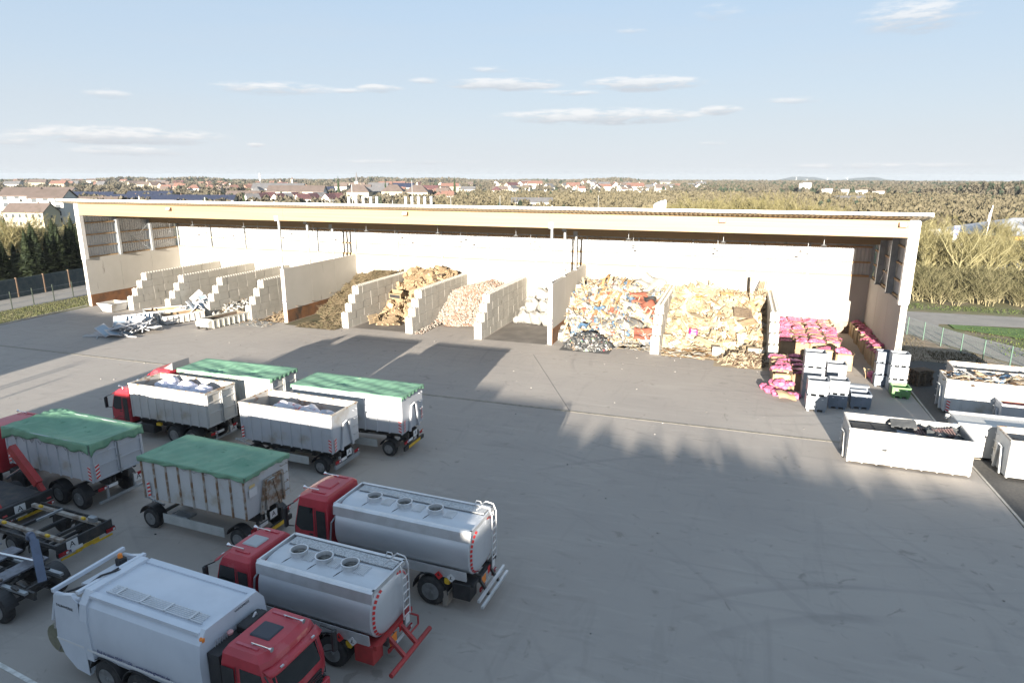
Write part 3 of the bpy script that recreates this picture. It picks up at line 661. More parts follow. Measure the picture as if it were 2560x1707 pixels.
def mudguard(t, x, y0, y1, r, m=None, a0=15, a1=165, name='mudguard'):
    mb = MB(); n = 12; v = []; f = []
    for i in range(n+1):
        a = R(a0+(a1-a0)*i/n)
        for rr_ in (r, r+.025):
            for y in (y0, y1): v.append((x+math.cos(a)*rr_, y, r*.86+math.sin(a)*rr_))
    for i in range(n):
        b = i*4; c = b+4
        f += [(b, b+1, c+1, c), (b+2, c+2, c+3, b+3), (b, c, c+2, b+2), (b+1, b+3, c+3, c+1)]
    f += [(0, 2, 3, 1), (n*4, n*4+1, n*4+3, n*4+2)]
    mb.add(v, f); return mb.build(name, m or dark, t)
def cab(t, x0, L, y0, W, zb, H, paint, roofm=None, fwd=-1, high=False, hatch=None, horns=2, deflector=False, visor=True):
    """cab-over-engine cab. fwd -1: front at x0, back at x0+L;  fwd +1: front at x0+L"""
    F = (lambda q: x0+q) if fwd < 0 else (lambda q: x0+L-q)   # q = distance behind the front face
    roofm = roofm or paint; yc = y0+W/2
    # stations: (q at front edge, q back, half width, z)
    st = [(.10, L, W/2-.02, zb), (.0, L, W/2, zb+.35), (.02, L, W/2, zb+H*.42), (.20, L, W/2-.03, zb+H*.80), (.30, L-.02, W/2-.08, zb+H*.93), (.46, L-.10, W/2-.20, zb+H)]
    if high: st[-2] = (.26, L-.02, W/2-.07, zb+H*.94); st[-1] = (.60, L-.08, W/2-.22, zb+H)
    mb = MB(); v = []; f = []; cc = .16
    for (q0, q1, hw, z) in st:
        v += [(F(q0+cc*.8), yc-hw, z), (F(q0), yc-hw+cc*1.6, z), (F(q0-.03), yc, z), (F(q0), yc+hw-cc*1.6, z), (F(q0+cc*.8), yc+hw, z), (F(q1-.05), yc+hw, z), (F(q1), yc+hw-.06, z), (F(q1), yc-hw+.06, z), (F(q1-.05), yc-hw, z)]
    n = 9
    for j in range(len(st)-1):
        for i in range(n): a, b = j*n+i, j*n+(i+1) % n; f.append((a, b, b+n, a+n))
    f.append(tuple(range(n))); top = (len(st)-1)*n; v.append((F(L*.5), yc, zb+H+.03)); f += [(top+i, top+(i+1) % n, len(v)-1) for i in range(n)]
    mb.add(v, f); c = mb.build('cab', paint, t, auto=28)
    # roof skin panel with pressed ribs
    mb = MB(); zt = zb+H
    for k in (-1, 1): mb.beam((F(.7), yc+k*(W/2-.36), zt+.012), (F(L-.25), yc+k*(W/2-.36), zt+.012), .07, .04)
    mb.build('roof_rib', roofm, c)
    # windscreen as a curved band
    mb = MB()
    def sc_(u, v_):
        z = zb+H*(.43+.40*v_); qq = .02+(.20-.02)*max(0, (v_*.40+.43-.42)/.38)-.012; hw = W/2-.10-.02*v_
        y = yc+(u*2-1)*hw; ed = abs(u*2-1)
        return (F(qq-.03*(1-ed)-.0+max(0, ed-.80)*.55), y, z)
    mb.grid(14, 5, sc_); mb.build('windscreen', glass, c, smooth=True, fix=False)
    for s in (-1, 1):
        yy = yc+s*(W/2+.004)
        P = lambda q, z: (F(q), z)
        poly = [P(.20, zb+H*.45), P(.36, zb+H*.80), P(L*.62, zb+H*.80), P(L*.62, zb+H*.40), P(.40, zb+H*.38)]
        hwz = lambda z: W/2-.03*max(0, (z-(zb+H*.42))/(H*.38))
        v = [(p[0], yc+s*(hwz(p[1])+.006), p[1]) for p in poly]+[(p[0], yc+s*(hwz(p[1])-.03), p[1]) for p in poly]
        MB().add(v, [(0, 1, 2, 3, 4), (9, 8, 7, 6, 5)]+[(i, (i+1) % 5, (i+1) % 5+5, i+5) for i in range(5)]).build('side_window', glass, c)
        # dark pillar panel behind the door and step area
        x_a, x_b = sorted((F(L*.72), F(L-.06))); MB().box(x_a, min(yy, yy+s*.008), zb+.1, x_b, max(yy, yy+s*.008), zb+H*.78).build('rear_panel', dark, c)
        d = MB(); 
        for (qa, za, qb, zb_) in ((L*.68, zb+.12, L*.68, zb+H*.82), (.14, zb+.12, L*.68, zb+.12), (.14, zb+.12, .16, zb+H*.44)): d.beam((F(qa), yy, za), (F(qb), yy, zb_), .012, .012)
        d.build('door_gap', black, c)
        MB().box(*[a for a in (min(F(L*.5), F(L*.5+.16)), min(yy, yy+s*.02), zb+H*.33)], max(F(L*.5), F(L*.5+.16)), max(yy, yy+s*.02), zb+H*.355).build('door_handle', dark, c)
        x_a, x_b = sorted((F(-.16), F(-.04))); ym = yc+s*(W/2+.12)
        mb = MB(); mb.bevbox(x_a, ym-.07, zb+H*.42, x_b, ym+.09, zb+H*.76, .03); mb.beam(((x_a+x_b)/2, ym, zb+H*.76), (F(.2), yc+s*W/2, zb+H*.84), .03); mb.beam(((x_a+x_b)/2, ym, zb+H*.44), (F(.12), yc+s*W/2, zb+H*.42), .03); mb.build('mirror', dark, c)
        x_a, x_b = sorted((F(.1), F(L*.55))); MB().box(x_a, min(yc+s*(W/2-.04), yc+s*(W/2+.02)), zb-.32, x_b, max(yc+s*(W/2-.04), yc+s*(W/2+.02)), zb-.0).build('step', dark, c)
    x_a, x_b = sorted((F(-.03), F(.1)))
    MB().bevbox(x_a, y0+.03, zb-.38, x_b, y0+W-.03, zb+.08, .03).build('bumper', paint, c)
    mb = MB()
    for k in range(5): mb.box(min(F(-.045), F(0)), yc-W*.33, zb+.16+k*.085, max(F(-.045), F(0)), yc+W*.33, zb+.195+k*.085)
    mb.build('grille', dark, c)
    for s in (-1, 1): MB().bevbox(min(F(-.04), F(.03)), yc+s*W*.36-.14, zb-.2, max(F(-.04), F(.03)), yc+s*W*.36+.14, zb-.03, .02).build('headlight', chrome, c)
    if visor:
        mb = MB(); mb.grid(12, 1, lambda u, v_: (F(.03+.2*v_+ .35*max(0, abs(u*2-1)-.8)), yc+(u*2-1)*(W/2-.06), zb+H*(.80+.07*v_)))
        o = mb.build('sun_visor', paint, c, smooth=True, fix=False); o.modifiers.new('t', 'SOLIDIFY').thickness = .03
        for s in (-1, 1): MB().box(min(F(.06), F(.1)), yc+s*W*.28-.05, zb+H*.83, max(F(.06), F(.1)), yc+s*W*.28+.05, zb+H*.85).build('marker_lamp', alum2, c)
    if hatch: x_a, x_b = sorted((F(L*.42), F(L*.80))); MB().bevbox(x_a, yc-.30, zt-.01, x_b, yc+.26, zt+.055, .03).build('roof_hatch', hatch, c)
    for i in range(horns):
        s = (-1, 1)[i]; y = yc+s*(W/2-.42); mb = MB(); zz = zt+.075
        mb.cyl((F(.45), y, zz), (F(.95), y, zz), .016, n=8); mb.cyl((F(.45), y, zz), (F(.33), y, zz), .016, .06, n=12); mb.cyl((F(.55), y, zt), (F(.55), y, zz), .012, n=6); mb.cyl((F(.9), y, zt), (F(.9), y, zz), .03, n=8)
        mb.build('roof_horn', chrome, c, auto=40)
    if deflector: mb = MB(); x_a = F(L*.55); x_b = F(L*.98); mb.add([(x_a, yc-.55, zt), (x_a, yc+.55, zt), (x_b, yc+.62, zt), (x_b, yc-.62, zt), (x_b, yc+.6, zt+.42), (x_b, yc-.6, zt+.42)], [(0,1,2,3),(3,2,4,5),(0,5,4,1),(0,3,5),(1,4,2)]); mb.build('wind_deflector', mat('deflector_grey', (.2, .21, .22), rough=.4), c)
    return c
def platelamp(t, x, y0, y1, z, sx=1, lamps=True, board=True):
    """rear lamps with number plate at the x end facing sx"""
    xa, xb = sorted((x, x+.05*sx))
    for y in (y0, y1-.34):
        o = MB().box(xa, y, z, xb, y+.34, z+.12).build('tail_light', mat('tail_lamp_red', (.30, .015, .02), rough=.25), t)
        xc, xd = sorted((x+.052*sx, x+.056*sx)); MB().box(xc, y+.24, z+.02, xd, y+.32, z+.1).build('reverse_lens', signw, o)
    xc, xd = sorted((x+.0*sx, x+.02*sx))
    p = MB().box(xc, y0+.40, z-.02, xd, y0+.86, z+.10).build('number_plate', signw, t)
    xc, xd = sorted((x+.021*sx, x+.024*sx)); MB().box(xc, y0+.40, z-.018, xd, y0+.44, z+.098).build('blue_band', signb, p)
def aboard(t, x, y, z, s=.34, face='x'):
    """white board with a black A"""
    o = MB().box(x, y, z, x+.015, y+s*1.25, z+s).build('waste_sign', signw, t)
    text('letter', 'A', black, o, (x+.017, y+s*.62, z+s*.5), (R(90), 0, R(90)), s*.95)
def truck_chassis(t, x0, x1, y0, W, zf, wheels, r=.48, m=None, guard=True):
    yc = y0+W/2; mb = MB()
    for s in (-1, 1): mb.box(x0, yc+s*.42-.04, zf-.26, x1, yc+s*.42+.04, zf)
    for i in range(int((x1-x0)/.9)): mb.box(x0+.3+i*.9, yc-.38, zf-.2, x0+.38+i*.9, yc+.38, zf-.08)
    rc = random.Random(int(abs(x0*97)))
    for _ in range(12):
        a = rc.uniform(x0+.3, x1-.6); q = rc.uniform(-.34, .2); mb.box(a, yc+q, zf-rc.uniform(.4, .6), a+rc.uniform(.1, .5), yc+q+rc.uniform(.08, .3), zf-rc.uniform(.22, .3))
    mb.tube([(x0+.2, yc-.3, zf-.34), ((x0+x1)/2, yc-.25, zf-.42), (x1-.2, yc-.3, zf-.3)], .02, 5); mb.tube([(x0+.2, yc+.28, zf-.30), ((x0+x1)/2, yc+.3, zf-.45), (x1-.2, yc+.2, zf-.34)], .018, 5)
    mb.build('chassis', m or chass, t)
    for wx in wheels:
        wheel(t, wx, y0+.02, r, .3, -1); wheel(t, wx, y0+W-.02, r, .3, 1)
        MB().cyl((wx, y0+.3, r), (wx, y0+W-.3, r), .07, n=10).build('axle', chass, t)
        if guard: mudguard(t, wx, y0+.0, y0+.36, r+.09); mudguard(t, wx, y0+W-.36, y0+W, r+.09)
def frontof(px, py, rz, x): return (px+x*math.cos(R(rz)), py+x*math.sin(R(rz)))
# -------- generic hook-lift truck carrying a container (front toward -x)
def hook_truck(label, loc, rz, L0, Lc, W, zf, cabL=1.45, cabH=1.75, paint=red, wheels=None, r=.48, cabkw={}):
    """local x=0 is the near rear corner; everything runs to negative x"""
    t = thing('container_truck', label, 'truck', loc, rz, 'red trucks with roll-off containers')
    xr = 0; xf = -Lc-.25
    truck_chassis(t, xf-cabL+.3, xr-.1, 0, W, zf, wheels or (-1.15, -1.15-1.22, xf-cabL+.75), r)
    cab(t, xf-cabL, cabL, .0, W, .78, cabH, paint, **cabkw)
    mb = MB()
    for s in (-1, 1): mb.box(xf+.1, W/2+s*.33-.05, zf+.0, xr-.35, W/2+s*.33+.05, zf+.06)
    mb.build('lift_frame', chass, t)
    MB().bevbox(xf+.55, .05, .38, xf+1.5, .55, zf-.2, .04).build('fuel_tank', dark, t)
    MB().bevbox(xf+.6, W-.5, .38, xf+1.5, W-.05, zf-.2, .04).build('tool_box', dark, t)
    MB().box(xf+1.7, .06, zf-.2, xf+1.98, .2, zf-.06).build('wheel_chock', yellow, t)
    mb = MB(); mb.box(xr-.06, .1, .42, xr+.02, W-.1, .52); mb.box(xr-.12, .5, .5, xr-.04, .58, zf-.2); mb.box(xr-.12, W-.58, .5, xr-.04, W-.5, zf-.2); mb.build('rear_bumper', galv, t)
    platelamp(t, xr+.0, .1, W-.1, zf-.30)
    aboard(t, xr+.03, W-.62, zf-.55, .34)
    return t
def trailer(label, loc, rz, Lc, W, zf, rw=(-1.0,), fw=None, r=.40, side_guard=True, bumper_yellow=True, group='drawbar trailers under the containers'):
    t = thing('drawbar_trailer', label, 'trailer', loc, rz, group)
    fw = fw if fw is not None else -Lc+.6
    truck_chassis(t, -Lc+.05, -.05, 0, W, zf, tuple(rw)+(fw,), r)
    mb = MB()
    mb.tube([(-Lc+.3, W*.25, zf-.45), (-Lc-1.3, W/2, .55)], .04); mb.tube([(-Lc+.3, W*.75, zf-.45), (-Lc-1.3, W/2, .55)], .04); mb.tube([(-Lc-.55, W*.33, .68), (-Lc-.55, W*.67, .68)], .03); mb.lathe([(.07, -.03), (.09, 0), (.07, .03)], (-Lc-1.36, W/2, .55), n=12)
    mb.build('drawbar', galv, t)
    if side_guard:
        a, b = fw+.72, rw[-1]-.62
        for s in (0, 1):
            y = .0 if s == 0 else W-.03; mb = MB(); mb.box(a, y, .42, b, y+.03, .80); mb.box(a, y-.008, .60, b, y+.038, .625)
            o = mb.build('side_guard', mat('pale_side_panel', (.42, .43, .42), (.36, .37, .36), sc_=2, rough=.5), t)
        mb = MB(); mb.box(a+.2, .3, .55, a+.9, .75, .62); mb.tube([(a+.15, .25, .66), (a+.95, .25, .66), (a+.95, .6, .66), (a+.15, .6, .66), (a+.15, .25, .66)], .018, 5); mb.build('tool_tray', galv, t)
    mb = MB(); mb.box(-.04, .05, .36, .05, W-.05, .55); mb.box(-.1, .45, .5, -.02, .55, zf-.2); mb.box(-.1, W-.55, .5, -.02, W-.45, zf-.2); mb.build('rear_bumper', galv if not bumper_yellow else dark, t)
    if bumper_yellow: MB().box(.052, .45, .38, .06, W-.45, .53).build('marker_board', yellow, t)
    platelamp(t, .0, .08, W-.08, zf-.42); aboard(t, .04, W*.46, zf-.33, .30)
    return t
# C: far truck, green tarp
hook_truck('red truck farthest back, grey wind deflector on its roof, carrying the tarped container', (41.25, -23.53, 0), 0, 0, 6.6, 2.08, 1.15, cabkw=dict(deflector=True, horns=0), cabH=2.02, cabL=1.7)
container((35.25, -23.53, 1.18), 0, 6.05, 2.08, 1.9, cont_mid, 'rust-flecked white container under the tarpaulin on the farthest truck', 'containers on trucks and trailers', hook_at=0, inner=inner_rust)
tarpaulin((35.25, -23.53, 0), 0, 6.05, 2.08, 3.09, 'green tarpaulin with deep creases over the farthest truck container', .16, .10, 3, lumps=((2.2, .5, .35, -.1), (4.2, 1.0, .3, -.12)))
# E: its trailer
trailer('trailer under the rearmost right green-covered container, single rear wheel and yellow marker board', (49.2, -24.05, 0), -.6, 6.2, 2.1, 1.12, rw=(-.85,), r=.38)
container((43.0, -23.99, 1.14), -.6, 6.2, 2.1, 2.0, cont_clean, 'clean grey container on the trailer, green tarpaulin laced over it, farthest right in the row', 'containers on trucks and trailers', hook_at=1)
tarpaulin((43.0, -23.99, 0), -.6, 6.2, 2.1, 3.14, 'smooth green tarpaulin on the clean grey trailer container', .13, .05, 5, lumps=((2.3, 1.0, .25, -.05),))
stc = thing('marker_group', '', '') if False else None
# B: truck with open container of sacks
hook_truck('red truck with a low cab in front of the open container of lilac-white sacks', (39.6, -26.3, 0), -1.5, 0, 5.0, 1.98, 1.05, cabL=1.35, cabH=1.72)
bx = frontof(39.6, -26.3, -1.5, -5.02)
cB = container((bx[0], bx[1], 1.07), -1.5, 5.02, 1.98, 1.93, cont_white, 'open white container with rust-stained rear doors and pale sacks inside, behind the red cab', 'containers on trucks and trailers', hook_at=0)
# M: trailer with open container
trailer('trailer carrying the open container of red-printed sacks, in the middle of the row', (47.2, -26.93, 0), -2.2, 5.2, 2.0, 1.02, rw=(-.8,), r=.38, bumper_yellow=False)
mx_ = frontof(47.2, -26.93, -2.2, -5.2)
cM = container((mx_[0], mx_[1], 1.04), -2.2, 5.2, 2.0, 1.98, cont_clean, 'open light grey container with red-printed sacks inside and rungs on its end', 'containers on trucks and trailers', hook_at=1)
# A: left truck with green tarp
hook_truck('red truck at the left edge under the sagging green tarpaulin, tandem rear wheels', (40.1, -33.0, 0), -3.2, 0, 5.75, 2.3, 1.28, cabL=1.6, cabH=2.0, r=.47)
ax_ = frontof(40.1, -33.0, -3.2, -5.15)
cA = container((ax_[0], ax_[1], 1.30), -3.2, 5.15, 2.3, 1.74, cont_clean, 'plain grey container with two-leaf doors on the left truck', 'containers on trucks and trailers', hook_at=0, ribs=8, rail=cont_clean)
tarpaulin((ax_[0], ax_[1], 0), -3.2, 5.15, 2.3, 3.05, 'sagging green tarpaulin gathered in folds on the left truck container', .30, .30, 8, lumps=((.9, .5, .55, .18), (.5, 1.8, .6, .12)))
# F: rusty container trailer
trailer('trailer with a long pale side panel under the rust-streaked container', (47.9, -33.38, 0), -2.8, 5.1, 2.25, 1.22, rw=(-.6,), fw=-4.95, r=.42)
fx_ = frontof(47.9, -33.38, -2.8, -5.05)
cF = container((fx_[0], fx_[1], 1.24), -2.8, 5.05, 2.25, 1.76, cont_rusty, 'white container with rust-streaked ribs and a recessed end, green sheet on top', 'containers on trucks and trailers', hook_at=1, ribs=8, ribm=rib_rust)
tarpaulin((fx_[0], fx_[1], 0), -2.8, 5.05, 2.25, 3.01, 'green tarpaulin with star-shaped creases on the rust-streaked container', .12, .05, 12, lumps=((4.0, 1.1, .35, .10),))
for c_, L, W, H, sides in ((cA, 5.15, 2.3, 1.74, ((.06, -.05, 'y'), (4.95, -.05, 'y'))), (cM, 5.2, 2.0, 1.98, ((.05, -.05, 'y'), (5.0, -.05, 'y'))), (cF, 5.05, 2.25, 1.76, ((.25, -.05, 'y'),))):
    for (x, y, a) in sides: stripes(c_, x, y, .2, .16, .62, a, 1 if x < 1 else -1)
stripes(cM, 5.24, .06, .2, .16, .62, 'x', 1)
# doors side of A faces the rear
stripes(cA, 5.20, .08, .25, .18, .62, 'x', 1)
mb = MB(); mb.box(5.095, .12, .95, 5.11, .5, 1.25); mb.build('notice', signw, cF)
mb = MB(); mb.box(5.095, .15, 1.3, 5.11, .42, 1.4); mb.build('notice', mat('yellowed_notice', (.6, .45, .2), rough=.7), cF)
mb = MB(); mb.box(5.1, .85, .14, 5.2, .93, 1.35); mb.box(5.1, 1.75, .14, 5.2, 1.83, 1.35); mb.box(5.1, .93, 1.25, 5.2, 1.75, 1.35); mb.box(5.1, .95, .2, 5.13, 1.73, 1.2); mb.build('recess_frame', rib_rust, cF)
eC = [o for o in COL.objects if o.name.startswith('roll_off_container')][1]
stripes(eC, 6.0, -.05, .2, .16, .62, 'y', -1); stripes(eC, 6.24, .06, .2, .14, .62, 'x', 1); stripes(eC, 6.24, 1.85, .3, .14, .62, 'x', 1)
# sacks in the open containers
def sack(loc, r, h, m, label, group, seed, rz=0, printed=None, name='sack'):
    rr = random.Random(seed); mb = MB(); n, k = 26, 14; ph = [rr.uniform(0, 6) for _ in range(5)]
    v = []; f = []
    for j in range(k+1):
        t_ = math.pi*j/k
        for i in range(n):
            a = 2*math.pi*i/n; q = 1+.10*math.sin(3*a+ph[0]+j*.5)+.07*math.sin(5*a+ph[1]-j*.9)+.05*math.sin(9*a+j*1.7+ph[2])+rr.uniform(-.03, .03)
            s = abs(math.sin(t_))**.6; v.append((r*q*s*math.cos(a), r*q*s*math.sin(a)*.92, h*.5-h*.5*math.copysign(abs(math.cos(t_))**.75, math.cos(t_))*(-1)*-1+.07*h*math.sin(2*a+j*.8+ph[3])+.05*h*math.sin(5*a+ph[4])+.10*h*math.cos(a+ph[1])))
    for j in range(k):
        for i in range(n): f.append((j*n+i, j*n+(i+1) % n, (j+1)*n+(i+1) % n, (j+1)*n+i))
    mb.add(v, f)
    o = mb.build(name, m, None, smooth=True); o.location = loc; o.rotation_euler = (0, 0, rz)
    return tag(o, label, 'sack', group)
def inloc(c, x, y, z): a = c.rotation_euler[2]; return (c.location.x+x*math.cos(a)-y*math.sin(a), c.location.y+x*math.sin(a)+y*math.cos(a), z)
for i, (x, y, r, z, nm) in enumerate(((1.3, 1.2, .62, 2.0, 'smooth pale lilac sack in the front part of the container behind the red cab'), (2.5, 1.05, .66, 1.95, 'pale lilac sack in the middle of the container behind the red cab'), (3.7, 1.0, .62, 1.95, 'pale lilac sack nearest the rear doors of the container behind the red cab'), (2.0, .6, .5, 1.8, 'low pale sack against the near side of the container behind the red cab'))):
    sack(inloc(cB, x, y, z+.15), r, .8, bagl, nm, 'sacks in the open containers', i)
for i, (x, y, r, z, nm) in enumerate(((1.9, 1.1, .65, 1.75, 'red-printed white sack at the front of the middle trailer container'), (3.2, 1.05, .66, 1.7, 'red-printed white sack in the middle of the trailer container'), (4.3, .9, .5, 1.65, 'red-printed white sack by the rear end of the middle trailer container'))):
    sack(inloc(cM, x, y, z+.32), r, .75, mat('red_printed_bag', (.60, .58, .62), (.55, .08, .08), sc_=1.8, lo=.55, hi=.6, rough=.5), nm, 'sacks in the open containers', i+9)
# load under A tarp / cord etc
# -------- empty black chassis trailer
def empty_trailer(loc, rz, label):
    t = thing('container_trailer', label, 'trailer', loc, rz); L = 3.9; W = 2.1; z = 1.0
    for y in (.32, W-.46): MB().box(-L, y, z-.12, -.15, y+.14, z).build('rail', mat('worn_steel_rail', (.34, .32, .29), (.16, .12, .09), sc_=4, rough=.6), t)
    for y in (.06, W-.12): MB().box(-L, y, z-.22, -.1, y+.06, z-.08).build('side_member', chass, t)
    for i, x in enumerate((-L, -2.9, -1.95, -1.0, -.16)): MB().box(x, .12, z-.24, x+.1, W-.12, z-.13).build('cross_member', chass, t)
    mb = MB(); mb.box(-.07, .02, z-.42, 0, W-.02, z-.02); mb.build('rear_frame', chass, t)
    for x in (-1.35, -2.62):
        wheel(t, x, .06, .40, .28); wheel(t, x, W-.06, .40, .28, 1); MB().cyl((x, .3, .4), (x, W-.3, .4), .06).build('axle', chass, t)
        mudguard(t, x, .04, .36, .47); mudguard(t, x, W-.36, W-.04, .47)
    for x in (-.9, -3.3):
        for y in (.32, W-.46): MB().bevbox(x-.09, y-.05, z+.002, x+.09, y+.05, z+.09, .02).build('twist_lock', yellow, t)
    mb = MB(); mb.bevbox(-.62, W-.5, z+.002, -.28, W-.32, z+.2, .03); mb.beam((-2.3, W*.4, z+.05), (-1.9, W*.75, z+.25), .08); mb.build('lock_bracket', galv, t)
    for y in (.08, 1.25): MB().box(.03, y, .40, .06, y+.75, .47).build('marker_strip', yellow, t)
    MB().box(.03, .62, .44, .055, 1.5, .58).build('marker_board', yellow, t)
    for y in (-.02, W-.32): MB().box(-.02, y, .55, .07, y+.34, .72).build('lamp_bracket', dark, t)
    aboard(t, .01, .35, z-.36, .32); platelamp(t, .07, .0, W, .58)
    mb = MB(); mb.tube([(-L, W*.3, z-.2), (-L-1.5, W/2, .5)], .045); mb.tube([(-L, W*.7, z-.2), (-L-1.5, W/2, .5)], .045); mb.build('drawbar', chass, t)
    return t
empty_trailer((42.35, -36.45, 0), -4, 'empty black container trailer with worn steel rails and an A board')
# -------- red crane truck cut by the left edge
t = thing('crane_truck', 'red skip-lifting truck with slanted arms, cut by the left edge of the picture', 'truck', (38.3, -35.55, 0), -4)
truck_chassis(t, -5.5, -.1, 0, 2.1, 1.0, (-1.2, -2.4, -5.0), .45, reddull)
for y in (.1, 1.75):
    MB().beam((-1.9, y+.1, 2.7), (-.55, y+.1, 1.35), .24, .34).build('lift_arm', reddull, t)
    MB().beam((-.55, y+.1, 1.35), (-.1, y+.1, .75), .16, .2).build('arm_foot', reddull, t)
    mb = MB(); mb.cyl((-2.6, y+.1, 1.2), (-1.2, y+.1, 2.0), .06); mb.build('lift_cylinder', chrome, t)
MB().bevbox(-5.0, .3, 1.02, -.3, 1.75, 1.12, .02).build('deck', chass, t)
MB().bevbox(-.26, .05, .72, -.06, 2.05, 1.12, .02).build('rear_frame', dark, t)
aboard(t, -.04, .55, .74, .32); MB().box(-.04, .6, .45, 0, 1.9, .55).build('marker_strip', yellow, t); platelamp(t, -.05, .1, 2.0, .55)
cab(t, -6.9, 1.5, 0, 2.1, .8, 1.6, red)
# -------- dark hook-lift chassis with raised arm, lower left
t = thing('hook_lift_truck', 'dark hook-lift chassis with a raised blue-grey hook arm beside the refuse truck', 'truck', (44.3, -39.15, 0), -3)
truck_chassis(t, -5.5, -.1, 0, 2.0, 1.0, (-1.1, -2.3, -5.0), .45)
armm = mat('blue_grey_arm', (.10, .13, .20), (.08, .10, .15), sc_=2, rough=.5)
MB().beam((-.35, 1.0, 1.05), (-1.0, 1.35, 2.15), .24, .26).build('hook_arm', armm, t)
MB().tube([(-1.0, 1.35, 2.12), (-1.15, 1.4, 2.3), (-1.35, 1.45, 2.25), (-1.42, 1.45, 2.08)], .09, 8).build('hook', armm, t)
rr = random.Random(4)
for i in range(14):
    x = -3.8+rr.random()*3.4; y = .25+rr.random()*1.5; MB().beam((x, y, 1.05+rr.random()*.15), (x+rr.uniform(-.8, .8), y+rr.uniform(-.15, .15), 1.05+rr.random()*.25), .07).build('lift_link', chass, t)
for y in (.35, 1.45):
    MB().cyl((-3.2, y, 1.15), (-1.2, y, 1.3), .055).build('lift_cylinder', chrome, t); MB().box(-4.8, y, 1.0, -.2, y+.12, 1.08).build('frame_rail', galv, t)
for i, x in enumerate((-4.3, -3.2, -1.9)): MB().box(x, .1, 1.1, x+.55, 1.9, 1.16).build('step_plate', mat('steel_tread', (.16, .17, .2), (.1, .1, .12), sc_=5, rough=.5), t)
